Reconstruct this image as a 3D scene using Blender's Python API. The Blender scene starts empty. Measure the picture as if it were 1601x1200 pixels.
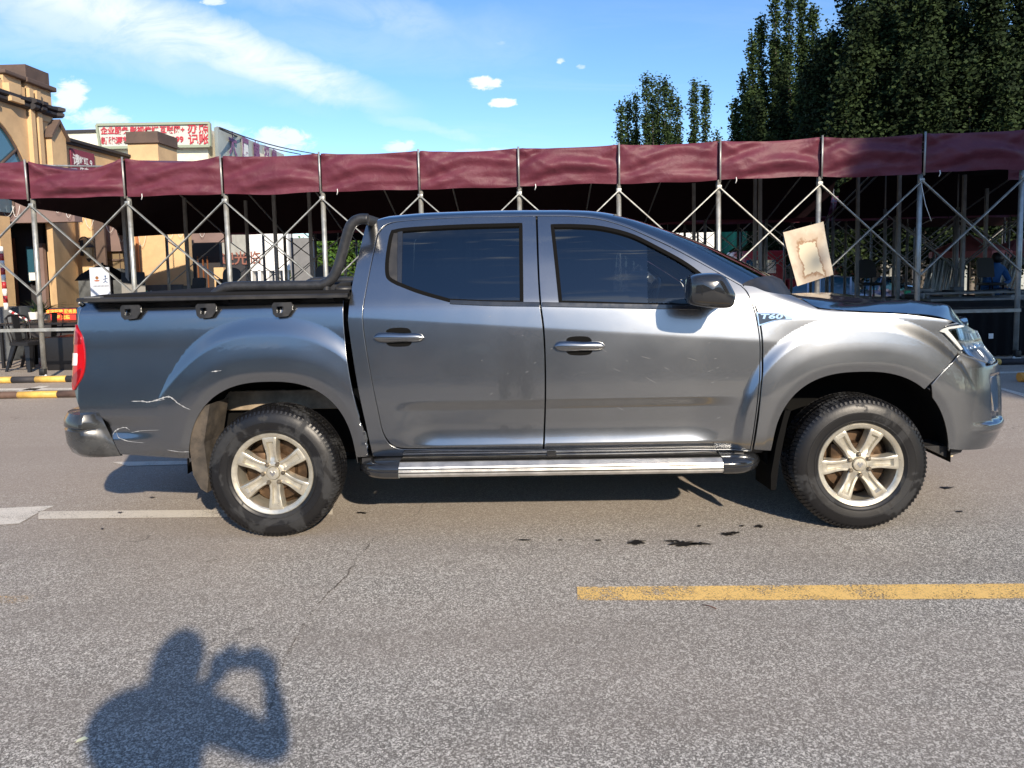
import bpy, bmesh, math, random
import numpy as np
from mathutils import Vector, Matrix
from mathutils.geometry import delaunay_2d_cdt
R = math.radians
PI = math.pi
sc = bpy.context.scene
col = sc.collection

# ------------------------------------------------------------------ camera
CF, CP, CCY, CYAW, CROLL, CH = 1156.0, 0.0788, 507.6, 0.0251, 0.022, 1.45
cam_d = bpy.data.cameras.new('camera')
cam = bpy.data.objects.new('camera', cam_d)
col.objects.link(cam)
cam_d.sensor_width = 36.0
cam_d.lens = 36.0 * CF / 1601.0
cam_d.shift_y = -(600.0 - CCY) / 1601.0
cam_d.clip_start = 0.02
cam_d.clip_end = 3000.0
cam.matrix_world = (Matrix.Translation((0, 0, CH)) @ Matrix.Rotation(CYAW, 4, 'Z')
                    @ Matrix.Rotation(PI / 2 - CP, 4, 'X') @ Matrix.Rotation(-CROLL, 4, 'Z'))
sc.camera = cam

# ------------------------------------------------------------------ sun, sky, exposure
SUN_EL, SUN_AZ = R(26.5), R(157.7)          # azimuth clockwise from +Y
sun_d = bpy.data.lights.new('sun', 'SUN')
sun = bpy.data.objects.new('sun', sun_d)
col.objects.link(sun)
sun_d.energy = 4.9
sun_d.angle = R(0.8)
sun_d.color = (1.0, 0.86, 0.68)
sdir = Vector((math.sin(SUN_AZ) * math.cos(SUN_EL), math.cos(SUN_AZ) * math.cos(SUN_EL), math.sin(SUN_EL)))
sun.rotation_euler = sdir.to_track_quat('Z', 'Y').to_euler()
sun.location = (8, -18, 12)
sc.view_settings.view_transform = 'Standard'
sc.view_settings.look = 'None'
sc.view_settings.exposure = 0.45
sc.view_settings.gamma = 1.0
sc.view_settings.use_curve_mapping = False

def ray(px, py):
    """world direction through a photograph pixel"""
    ix, iy = px - 800.5, CCY - py
    c, s = math.cos(CROLL), math.sin(CROLL)
    jx, jy = c * ix + s * iy, -s * ix + c * iy
    x, z, y = jx / CF, jy / CF, 1.0
    c, s = math.cos(CP), math.sin(CP)
    y, z = c * y + s * z, -s * y + c * z
    c, s = math.cos(CYAW), math.sin(CYAW)
    return Vector((c * x - s * y, s * x + c * y, z))

def at(px, py, Y):
    d = ray(px, py)
    t = Y / d.y
    return Vector((d.x * t, Y, CH + d.z * t))

def ground_at(px, py, z=0.0):
    d = ray(px, py)
    t = (z - CH) / d.z
    return Vector((d.x * t, d.y * t, z))

def project(X, Y, Z):
    Z = Z - CH
    c, s = math.cos(CYAW), math.sin(CYAW)
    x, y = c * X + s * Y, -s * X + c * Y
    c, s = math.cos(CP), math.sin(CP)
    d, u = c * y - s * Z, s * y + c * Z
    ix, iy = x / d * CF, u / d * CF
    c, s = math.cos(CROLL), math.sin(CROLL)
    return 800.5 + c * ix - s * iy, CCY - (s * ix + c * iy)

# ------------------------------------------------------------------ node helpers
class NT:
    def __init__(self, tree):
        self.t = tree; self.n = tree.nodes; self.l = tree.links
    def new(self, kind, **kw):
        nd = self.n.new(kind)
        for k, v in kw.items(): setattr(nd, k, v)
        return nd
    def put(self, sock, v):
        if hasattr(v, 'is_linked') or isinstance(v, bpy.types.NodeSocket): self.l.new(v, sock)
        else: sock.default_value = v
    def m(self, op, a, b=0.0, c=0.0, clamp=False):
        nd = self.new('ShaderNodeMath', operation=op, use_clamp=clamp)
        self.put(nd.inputs[0], a)
        if len(nd.inputs) > 1: self.put(nd.inputs[1], b)
        if len(nd.inputs) > 2: self.put(nd.inputs[2], c)
        return nd.outputs[0]
    def mix(self, f, a, b, mode='MIX'):
        nd = self.new('ShaderNodeMix', data_type='RGBA', blend_type=mode)
        self.put(nd.inputs['Factor'], f)
        for i, v in ((6, a), (7, b)):
            if isinstance(v, (tuple, list)): v = tuple(v) + (1.0,) * (4 - len(v))
            self.put(nd.inputs[i], v)
        return nd.outputs[2]
    def noise(self, vec, scale, detail=4.0, rough=0.55, dist=0.0):
        nd = self.new('ShaderNodeTexNoise')
        if vec is not None: self.l.new(vec, nd.inputs['Vector'])
        nd.inputs['Scale'].default_value = scale
        nd.inputs['Detail'].default_value = detail
        nd.inputs['Roughness'].default_value = rough
        nd.inputs['Distortion'].default_value = dist
        return nd.outputs['Fac']
    def ramp(self, f, a, b, lo=0.0, hi=1.0):
        nd = self.new('ShaderNodeMapRange', interpolation_type='SMOOTHSTEP')
        self.put(nd.inputs['Value'], f)
        nd.inputs['From Min'].default_value = a; nd.inputs['From Max'].default_value = b
        nd.inputs['To Min'].default_value = lo; nd.inputs['To Max'].default_value = hi
        return nd.outputs['Result']
    def mapping(self, vec, scale=(1, 1, 1), rot=(0, 0, 0), loc=(0, 0, 0)):
        nd = self.new('ShaderNodeMapping')
        self.l.new(vec, nd.inputs['Vector'])
        nd.inputs['Scale'].default_value = scale; nd.inputs['Rotation'].default_value = rot; nd.inputs['Location'].default_value = loc
        return nd.outputs['Vector']
    def obj(self):
        return self.new('ShaderNodeTexCoord').outputs['Object']
    def bump(self, h, strength=0.3, dist=0.01):
        nd = self.new('ShaderNodeBump')
        nd.inputs['Strength'].default_value = strength; nd.inputs['Distance'].default_value = dist
        self.l.new(h, nd.inputs['Height'])
        return nd.outputs['Normal']

# ------------------------------------------------------------------ world: sky with thin clouds
world = bpy.data.worlds.new('World')
sc.world = world
world.use_nodes = True
W = NT(world.node_tree)
W.n.clear()
w_out = W.new('ShaderNodeOutputWorld')
w_bg = W.new('ShaderNodeBackground')
SKY = 0.10
w_bg.inputs['Strength'].default_value = SKY
sky = W.new('ShaderNodeTexSky', sky_type='NISHITA')
sky.sun_disc = False
sky.sun_elevation = SUN_EL
sky.sun_rotation = SUN_AZ
sky.air_density = 1.0; sky.dust_density = 0.25; sky.ozone_density = 3.2
d_ = W.new('ShaderNodeTexCoord').outputs['Generated']
sx = W.new('ShaderNodeSeparateXYZ'); W.l.new(d_, sx.inputs[0])
dx, dy, dz = sx.outputs
front = W.ramp(dy, 0.25, 0.4)
ysafe = W.m('MAXIMUM', dy, 0.2)
gp = W.m('DIVIDE', dx, ysafe); gq = W.m('DIVIDE', dz, ysafe)
cz = W.m('MAXIMUM', dz, 0.0)
den = W.m('ADD', cz, 0.13)
pv = W.new('ShaderNodeCombineXYZ')
W.l.new(W.m('DIVIDE', dx, den), pv.inputs[0]); W.l.new(W.m('DIVIDE', dy, den), pv.inputs[1])
plane = pv.outputs[0]
wisp = W.noise(W.mapping(plane, (0.55, 1.7, 1), (0, 0, R(-28))), 1.5, 8, 0.62, 0.7)
patch = W.noise(plane, 0.55, 3, 0.5)
cir = W.m('MULTIPLY', W.ramp(wisp, 0.47, 0.72), W.ramp(patch, 0.42, 0.62))
gv = W.new('ShaderNodeCombineXYZ'); W.l.new(gp, gv.inputs[0]); W.l.new(gq, gv.inputs[1])
gvec = gv.outputs[0]
edge_n = W.noise(gvec, 9, 7, 0.62, 0.4)
puff_n = W.noise(W.mapping(gvec, (1, 1.8, 1)), 34, 7, 0.66, 0.6)
fine_n = W.noise(W.mapping(gvec, (1, 2.6, 1), (0, 0, R(20))), 7, 8, 0.65, 0.9)
def gno(px, py):
    r = ray(px, py); return r.x / r.y, r.z / r.y
def puff(px, py, wx, wy, lo=0.35, hi=0.75, amp=1.0, rot=0.0, nz=None, k=1.1):
    cx, cy = gno(px, py)
    ax, ay = wx / CF, wy / CF
    c, s = math.cos(rot), math.sin(rot)
    u = W.m('SUBTRACT', gp, cx); v = W.m('SUBTRACT', gq, cy)
    a = W.m('ADD', W.m('MULTIPLY', u, c / ax), W.m('MULTIPLY', v, s / ax))
    b = W.m('ADD', W.m('MULTIPLY', u, -s / ay), W.m('MULTIPLY', v, c / ay))
    r2 = W.m('ADD', W.m('MULTIPLY', a, a), W.m('MULTIPLY', b, b))
    g = W.m('SUBTRACT', 1.0, W.m('MULTIPLY', r2, 0.5))
    g = W.m('ADD', g, W.m('MULTIPLY', W.m('SUBTRACT', nz or puff_n, 0.5), k * 2))
    return W.m('MULTIPLY', W.ramp(g, lo, hi), amp)
def streak(p0, p1, w0, w1, amp):
    """thin cirrus streak between two directions, w in pixels at either end"""
    a = gno(*p0); b = gno(*p1)
    L = math.hypot(b[0] - a[0], b[1] - a[1]); ux, uy = (b[0] - a[0]) / L, (b[1] - a[1]) / L
    u = W.m('SUBTRACT', gp, a[0]); v = W.m('SUBTRACT', gq, a[1])
    t = W.m('DIVIDE', W.m('ADD', W.m('MULTIPLY', u, ux), W.m('MULTIPLY', v, uy)), L)
    s = W.m('ADD', W.m('MULTIPLY', u, -uy), W.m('MULTIPLY', v, ux))
    w = W.m('ADD', W.m('MULTIPLY', t, (w1 - w0) / CF), w0 / CF)
    w = W.m('MAXIMUM', w, 0.004)
    q = W.m('DIVIDE', W.m('ADD', s, W.m('MULTIPLY', W.m('SUBTRACT', edge_n, 0.5), 0.05)), w)
    g = W.m('SUBTRACT', 1.0, W.m('MULTIPLY', q, q), clamp=True)
    ends = W.m('MULTIPLY', W.ramp(t, -0.3, 0.05), W.ramp(t, 1.05, 0.75))
    g = W.m('MULTIPLY', g, W.ramp(fine_n, 0.25, 0.62, 0.35, 1.0))
    return W.m('MULTIPLY', W.m('MULTIPLY', g, ends), amp)
parts = [streak((-60, -70), (650, 178), 80, 24, 0.95), streak((40, 10), (330, 95), 60, 30, 0.6), streak((-80, 40), (560, 150), 40, 40, 0.28), streak((330, 70), (900, 60), 50, 60, 0.16),
         streak((300, -60), (760, 60), 60, 30, 0.30), streak((600, 185), (760, 225), 12, 10, 0.25),
         puff(757, 130, 27, 10, 0.35, 0.8), puff(786, 161, 22, 7, 0.4, 0.85), puff(876, 95, 8, 6, 0.5, 0.95, 0.8),
         puff(908, 104, 8, 4, 0.5, 1.1, 0.45), puff(783, 68, 14, 6, 0.5, 1.3, 0.3), puff(110, 150, 26, 30, 0.3, 0.9, 0.9),
         puff(150, 185, 50, 16, 0.3, 1.0, 0.8), puff(430, 220, 60, 20, 0.35, 0.95, 0.85), puff(330, 205, 50, 16, 0.3, 1.1, 0.5),
         puff(625, 228, 28, 9, 0.35, 0.9, 0.75), puff(330, 3, 26, 6, 0.4, 1.0, 0.8), puff(750, 236, 60, 5, 0.4, 1.1, 0.5)]
acc = parts[0]
for p_ in parts[1:]: acc = W.m('MAXIMUM', acc, p_)
acc = W.m('MULTIPLY', acc, front)
gen = W.m('MULTIPLY', cir, W.ramp(dy, 0.55, 0.1, 0.10, 0.75))
gpb = W.m('DIVIDE', dx, W.m('MAXIMUM', W.m('MULTIPLY', dy, -1.0), 0.2)); gqb = W.m('DIVIDE', dz, W.m('MAXIMUM', W.m('MULTIPLY', dy, -1.0), 0.2))
bv = W.new('ShaderNodeCombineXYZ'); W.l.new(gpb, bv.inputs[0]); W.l.new(gqb, bv.inputs[1])
bw = W.noise(W.mapping(bv.outputs[0], (2.6, 15, 1), (0, 0, R(-6))), 1.0, 8, 0.62, 0.9)
bm_ = W.noise(W.mapping(bv.outputs[0], (3.5, 7, 1), (0, 0, 0), (0.4, 1.1, 0)), 1.0, 2, 0.5)
back = W.m('MULTIPLY', W.m('MULTIPLY', W.ramp(bw, 0.50, 0.68), W.ramp(bm_, 0.50, 0.62)), W.m('MULTIPLY', W.ramp(dy, -0.15, -0.35), 0.9))
gen = W.m('MAXIMUM', gen, back)
haze = W.ramp(dz, 0.22, 0.0, 0.0, 0.16)
cloud = W.m('MAXIMUM', W.m('MAXIMUM', acc, gen), haze)
hsv = W.new('ShaderNodeHueSaturation'); W.l.new(sky.outputs[0], hsv.inputs['Color'])
hsv.inputs['Saturation'].default_value = 1.05; hsv.inputs['Value'].default_value = 1.4
blu = W.mix(1.0, hsv.outputs[0], (0.81, 0.94, 1.07), 'MULTIPLY')
skyc = W.mix(cloud, blu, (7.6, 8.2, 8.8))
W.l.new(skyc, w_bg.inputs['Color'])
W.l.new(w_bg.outputs[0], w_out.inputs['Surface'])

# ------------------------------------------------------------------ materials
def mat(name, color=(0.5, 0.5, 0.5), rough=0.5, metal=0.0, coat=0.0, var=0.0, vscale=6.0, bump=0.0, bscale=60.0,
        spec=0.5, dirt=None, dirt_amt=0.0, coat_rough=0.03):
    m = bpy.data.materials.new(name); m.use_nodes = True
    T = NT(m.node_tree); b = m.node_tree.nodes['Principled BSDF']
    b.inputs['Roughness'].default_value = rough; b.inputs['Metallic'].default_value = metal
    b.inputs['Coat Weight'].default_value = coat; b.inputs['Coat Roughness'].default_value = coat_rough
    b.inputs['Specular IOR Level'].default_value = spec
    c = tuple(color) + (1.0,)
    o = T.obj()
    if var or dirt:
        n = T.noise(o, vscale, 6, 0.6)
        src = T.mix(T.ramp(n, 0.3, 0.7), tuple(x * (1 - var) for x in color), tuple(min(1, x * (1 + var)) for x in color))
        if dirt:
            n2 = T.noise(o, vscale * 0.6 + 1.3, 8, 0.7, 0.3)
            src = T.mix(T.m('MULTIPLY', T.ramp(n2, 0.42, 0.68), dirt_amt), src, dirt)
        T.l.new(src, b.inputs['Base Color'])
        T.l.new(T.ramp(n, 0.3, 0.7, max(0.02, rough - 0.06), min(1, rough + 0.08)), b.inputs['Roughness'])
    else:
        b.inputs['Base Color'].default_value = c
    if bump:
        T.l.new(T.bump(T.noise(o, bscale, 5, 0.6), bump, 0.01), b.inputs['Normal'])
    return m

# ------------------------------------------------------------------ object helpers
def tag(o, label=None, cat=None, group=None, kind=None):
    if label: o['label'] = label
    if cat: o['category'] = cat
    if group: o['group'] = group
    if kind: o['kind'] = kind
    return o

def empty(name, loc=(0, 0, 0), label=None, cat=None, group=None, rz=0.0):
    o = bpy.data.objects.new(name, None)
    o.empty_display_size = 0.1
    o.location = loc; o.rotation_euler = (0, 0, rz)
    col.objects.link(o)
    return tag(o, label, cat, group)

def link(name, me, mats, parent=None):
    o = bpy.data.objects.new(name, me)
    for m in (mats if isinstance(mats, (list, tuple)) else [mats]): me.materials.append(m)
    col.objects.link(o)
    if parent is not None:
        o.parent = parent
        o.matrix_parent_inverse = Matrix.Translation(parent.location).inverted() if parent.rotation_euler.z == 0 and parent.parent is None else Matrix.Identity(4)
    return o

class MB:
    """collects shapes into one mesh"""
    def __init__(self): self.v = []; self.f = []; self.mi = []; self.sm = []
    def add(self, vs, fs, mi=0, smooth=False):
        b = len(self.v); self.v += [tuple(v) for v in vs]
        self.f += [tuple(b + i for i in f) for f in fs]
        self.mi += [mi] * len(fs); self.sm += [smooth] * len(fs)
        return self
    def box(self, c, s, rot=None, mi=0, bev=0.0):
        hx, hy, hz = s[0] / 2, s[1] / 2, s[2] / 2
        if bev > 0:
            b = min(bev, hx * .9, hy * .9, hz * .9)
            bm = bmesh.new(); bmesh.ops.create_cube(bm, size=1.0)
            for v in bm.verts: v.co = Vector((v.co.x * s[0], v.co.y * s[1], v.co.z * s[2]))
            bmesh.ops.bevel(bm, geom=bm.edges[:], offset=b, segments=2, affect='EDGES', profile=0.5)
            vs = [v.co.copy() for v in bm.verts]; bm.verts.index_update()
            fs = [[v.index for v in f.verts] for f in bm.faces]; bm.free()
        else:
            vs = [Vector((x, y, z)) for x in (-hx, hx) for y in (-hy, hy) for z in (-hz, hz)]
            fs = [(0, 1, 3, 2), (4, 6, 7, 5), (0, 4, 5, 1), (2, 3, 7, 6), (0, 2, 6, 4), (1, 5, 7, 3)]
        if rot is not None: vs = [rot @ v for v in vs]
        c = Vector(c)
        return self.add([v + c for v in vs], fs, mi)
    def bar(self, a, b, w, h, mi=0, up=(0, 0, 1)):
        a = Vector(a); b = Vector(b); d = (b - a); L = d.length; d.normalize()
        upv = Vector(up)
        if abs(d.dot(upv)) > 0.98: upv = Vector((0, 1, 0))
        s = d.cross(upv).normalized(); t = s.cross(d).normalized()
        vs = []
        for p in (a, b):
            for i, j in ((-1, -1), (1, -1), (1, 1), (-1, 1)): vs.append(p + s * (w / 2 * i) + t * (h / 2 * j))
        return self.add(vs, [(3, 2, 1, 0), (4, 5, 6, 7), (0, 1, 5, 4), (1, 2, 6, 5), (2, 3, 7, 6), (3, 0, 4, 7)], mi)
    def tube(self, pts, r, n=12, mi=0, cap=True, closed=False):
        pts = [Vector(p) for p in pts]
        rs = r if isinstance(r, (list, tuple)) else [r] * len(pts)
        vs = []; N = len(pts); ref = None
        for i, p in enumerate(pts):
            if closed: d = pts[(i + 1) % N] - pts[i - 1]
            else: d = pts[min(i + 1, N - 1)] - pts[max(i - 1, 0)]
            d.normalize()
            if ref is None:
                ref = Vector((0, 0, 1)) if abs(d.z) < 0.9 else Vector((1, 0, 0))
            s = d.cross(ref).normalized(); t = s.cross(d).normalized(); ref = t
            for k in range(n):
                a = 2 * PI * k / n
                vs.append(p + (s * math.cos(a) + t * math.sin(a)) * rs[i])
        fs = []
        for i in range(N if closed else N - 1):
            for k in range(n):
                i2 = (i + 1) % N
                fs.append((i * n + k, i * n + (k + 1) % n, i2 * n + (k + 1) % n, i2 * n + k))
        self.add(vs, fs, mi, True)
        if cap and not closed:
            b = len(self.v) - len(vs)
            self.f.append(tuple(b + k for k in range(n))[::-1]); self.mi.append(mi); self.sm.append(False)
            self.f.append(tuple(b + (N - 1) * n + k for k in range(n))); self.mi.append(mi); self.sm.append(False)
        return self
    def lathe(self, prof, origin, axis='Y', n=48, mi=0, smooth=True):
        """prof: (radius, along) pairs, axis through origin"""
        vs = []; o = Vector(origin)
        for r, a in prof:
            for k in range(n):
                t = 2 * PI * k / n
                if axis == 'Y': vs.append(o + Vector((r * math.cos(t), a, r * math.sin(t))))
                elif axis == 'Z': vs.append(o + Vector((r * math.cos(t), r * math.sin(t), a)))
                else: vs.append(o + Vector((a, r * math.cos(t), r * math.sin(t))))
        fs = []
        for i in range(len(prof) - 1):
            for k in range(n):
                fs.append((i * n + k, i * n + (k + 1) % n, (i + 1) * n + (k + 1) % n, (i + 1) * n + k))
        return self.add(vs, fs, mi, smooth)
    def grid(self, P, mi=0, smooth=True):
        nu, nv = len(P), len(P[0])
        vs = [p for row in P for p in row]
        fs = [(i * nv + j, i * nv + j + 1, (i + 1) * nv + j + 1, (i + 1) * nv + j) for i in range(nu - 1) for j in range(nv - 1)]
        return self.add(vs, fs, mi, smooth)
    def prism(self, poly, f0, f1, mi=0):
        """poly: 2-D points; f0 and f1 place them in space; closed solid between"""
        n = len(poly)
        a = [Vector(f0(*p)) for p in poly]; b = [Vector(f1(*p)) for p in poly]
        self.add(a + b, [tuple(range(n)), tuple(range(2 * n - 1, n - 1, -1))] + [(i, i + n, (i + 1) % n + n, (i + 1) % n) for i in range(n)], mi)
        return self
    def build(self, name, mats, parent=None, auto=None, recalc=True):
        me = bpy.data.meshes.new(name)
        me.from_pydata(self.v, [], self.f)
        me.polygons.foreach_set('material_index', self.mi)
        me.polygons.foreach_set('use_smooth', self.sm)
        if recalc:
            bm = bmesh.new(); bm.from_mesh(me)
            bmesh.ops.recalc_face_normals(bm, faces=bm.faces[:])
            bm.to_mesh(me); bm.free()
        if auto is not None:
            me.polygons.foreach_set('use_smooth', [True] * len(me.polygons))
            me.set_sharp_from_angle(angle=R(auto))
        me.update()
        return link(name, me, mats, parent)

def cr(pts, n=6, closed=False):
    """Catmull-Rom through points"""
    pts = [Vector(p) for p in pts]; N = len(pts)
    if N < 3 and not closed: return pts
    out = []
    for i in range(N if closed else N - 1):
        p0 = pts[i - 1] if (i > 0 or closed) else pts[0] * 2 - pts[1]
        p1, p2 = pts[i], pts[(i + 1) % N]
        p3 = pts[(i + 2) % N] if (i + 2 < N or closed) else p2 * 2 - p1
        for k in range(n):
            t = k / n
            out.append(0.5 * ((2 * p1) + (p2 - p0) * t + (2 * p0 - 5 * p1 + 4 * p2 - p3) * t * t + (3 * p1 - p0 - 3 * p2 + p3) * t ** 3))
    if not closed: out.append(pts[-1])
    return out

def text_mesh(body, size, extrude=0.0, align='CENTER', bold=0.0, spacing=1.0):
    """letter outlines as plain mesh data (verts, faces) in XY"""
    cu = bpy.data.curves.new('t', 'FONT')
    cu.body = body; cu.size = size; cu.extrude = extrude; cu.align_x = align; cu.align_y = 'CENTER'
    cu.offset = bold; cu.space_character = spacing; cu.resolution_u = 3
    o = bpy.data.objects.new('t', cu); col.objects.link(o)
    dg = bpy.context.evaluated_depsgraph_get(); dg.update()
    me = bpy.data.meshes.new_from_object(o.evaluated_get(dg))
    vs = [v.co.copy() for v in me.vertices]; fs = [tuple(p.vertices) for p in me.polygons]
    bpy.data.objects.remove(o); bpy.data.curves.remove(cu); bpy.data.meshes.remove(me)
    return vs, fs

def sm(a, b, x):
    t = np.clip((x - a) / (b - a), 0, 1)
    return t * t * (3 - 2 * t)
# ------------------------------------------------------------------ vehicle materials
# ---- truck materials
def paint_mat():
    m = bpy.data.materials.new('gunmetal_paint'); m.use_nodes = True
    T = NT(m.node_tree); b = m.node_tree.nodes['Principled BSDF']
    o = T.obj()
    fl = T.noise(o, 900, 2, 0.6)
    fl2 = T.noise(o, 3.0, 5, 0.6)
    c = T.mix(T.ramp(fl, 0.3, 0.7), (0.225, 0.235, 0.248), (0.265, 0.275, 0.288))
    dust = T.noise(T.mapping(o, (1, 1, 1.6)), 2.2, 5, 0.6, 0.3)
    sep = T.new('ShaderNodeSeparateXYZ'); T.l.new(o, sep.inputs[0])
    low = T.ramp(sep.outputs[2], 0.8, 0.45, 0.02, 0.22)
    dm = T.m('MULTIPLY', T.ramp(dust, 0.35, 0.85), low)
    c = T.mix(dm, c, (0.17, 0.16, 0.14))
    T.l.new(c, b.inputs['Base Color'])
    b.inputs['Metallic'].default_value = 1.0
    T.l.new(T.ramp(fl2, 0.3, 0.7, 0.235, 0.265), b.inputs['Roughness'])
    b.inputs['Coat Weight'].default_value = 1.0
    T.l.new(T.ramp(dust, 0.35, 0.8, 0.02, 0.12), b.inputs['Coat Roughness'])
    b.inputs['Coat IOR'].default_value = 1.65
    b.inputs['Coat Normal']
    T.l.new(T.bump(T.noise(o, 55, 2, 0.5), 0.018, 0.01), b.inputs['Coat Normal'])
    T.l.new(T.bump(T.noise(o, 2.2, 3, 0.5), 0.05, 0.02), b.inputs['Normal'])
    return m
M_paint = paint_mat()
M_blk = mat('black_plastic', (0.018, 0.018, 0.019), 0.42, var=0.25, vscale=9, dirt=(0.09, 0.08, 0.07), dirt_amt=0.25)
M_rub = mat('black_rubber', (0.006, 0.006, 0.006), 0.75, spec=0.05)
M_void = mat('underbody_black', (0.008, 0.008, 0.008), 0.9, spec=0.1)
M_gloss = mat('gloss_black_paint', (0.018, 0.019, 0.021), 0.16, coat=1.0, var=0.2)
M_flap = mat('dusty_flap_rubber', (0.05, 0.042, 0.034), 0.85, var=0.4, vscale=12, dirt=(0.14, 0.11, 0.08), dirt_amt=0.5)
M_galvdark = mat('dull_grey_cap', (0.12, 0.12, 0.12), 0.5)
M_cover = mat('matte_black_cover', (0.012, 0.012, 0.013), 0.85, spec=0.15)
M_bar = mat('powder_coated_black', (0.022, 0.023, 0.026), 0.38, var=0.2, vscale=30, bump=0.08, bscale=400)
M_alu = mat('brushed_aluminium', (0.78, 0.77, 0.74), 0.38, 0.85, var=0.12, vscale=12, dirt=(0.3, 0.27, 0.22), dirt_amt=0.2)
M_rim = mat('silver_wheel_paint', (0.62, 0.59, 0.50), 0.33, 0.7, coat=0.4, var=0.08, vscale=16, dirt=(0.30, 0.22, 0.13), dirt_amt=0.3)
M_chrome = mat('chrome', (0.8, 0.8, 0.8), 0.08, 1.0)
M_disc = mat('brake_metal', (0.10, 0.062, 0.036), 0.5, 0.7, var=0.3, vscale=20)
M_nut = mat('dull_lug_nut', (0.20, 0.17, 0.13), 0.45, 0.8, var=0.3, vscale=40)
M_frame = mat('dusty_chassis_paint', (0.34, 0.27, 0.19), 0.8, var=0.2, vscale=14, dirt=(0.1, 0.08, 0.06), dirt_amt=0.5)
M_white = mat('white_plastic', (0.75, 0.75, 0.73), 0.4)
M_seat = mat('dark_seat_cloth', (0.05, 0.048, 0.046), 0.85)
M_dash = mat('grey_dashboard', (0.28, 0.28, 0.27), 0.6)
M_lampb = mat('lamp_housing', (0.34, 0.35, 0.36), 0.25, 0.75)
M_scf = mat('faint_scuff', (0.20, 0.205, 0.21), 0.55, 0.3)
M_scr = mat('bare_scrape', (0.30, 0.31, 0.32), 0.6, var=0.3, vscale=60)
def tyre_mat():
    m = bpy.data.materials.new('tyre_rubber'); m.use_nodes = True
    T = NT(m.node_tree); b = m.node_tree.nodes['Principled BSDF']; o = T.obj()
    n = T.noise(o, 5.5, 6, 0.62, 0.6); n2 = T.noise(o, 40, 5, 0.7)
    f = T.m('MULTIPLY', T.ramp(n, 0.50, 0.58), T.ramp(n2, 0.25, 0.6, 0.5, 1))
    T.l.new(T.mix(f, (0.006, 0.006, 0.007), (0.022, 0.023, 0.025)), b.inputs['Base Color'])
    T.l.new(T.ramp(f, 0, 1, 0.42, 0.8), b.inputs['Roughness'])
    T.l.new(T.bump(n2, 0.15, 0.004), b.inputs['Normal'])
    return m
M_tyre = tyre_mat()
def glass_mat(name, tint, refl, rough=0.0):
    m = bpy.data.materials.new(name); m.use_nodes = True
    T = NT(m.node_tree); T.n.clear()
    out = T.new('ShaderNodeOutputMaterial'); tr = T.new('ShaderNodeBsdfTransparent'); gl = T.new('ShaderNodeBsdfGlossy')
    tr.inputs['Color'].default_value = tuple(tint) + (1,)
    gl.inputs['Roughness'].default_value = rough; gl.inputs['Color'].default_value = (1, 1, 1, 1)
    lw = T.new('ShaderNodeFresnel'); lw.inputs['IOR'].default_value = 1.5
    f = T.m('ADD', lw.outputs[0], refl, clamp=True)
    mx = T.new('ShaderNodeMixShader'); T.l.new(f, mx.inputs[0]); T.l.new(tr.outputs[0], mx.inputs[1]); T.l.new(gl.outputs[0], mx.inputs[2])
    T.l.new(mx.outputs[0], out.inputs['Surface'])
    return m
M_tint = glass_mat('tinted_glass', (0.03, 0.036, 0.045), 0.075)
M_clear = glass_mat('clear_glass', (0.80, 0.84, 0.84), 0.03)
M_lens = glass_mat('lamp_lens', (0.86, 0.88, 0.9), 0.06)
M_red = mat('red_lens', (0.42, 0.004, 0.008), 0.12, coat=1.0)
M_red2 = mat('deep_red_lens', (0.20, 0.002, 0.005), 0.12, coat=1.0)

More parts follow.
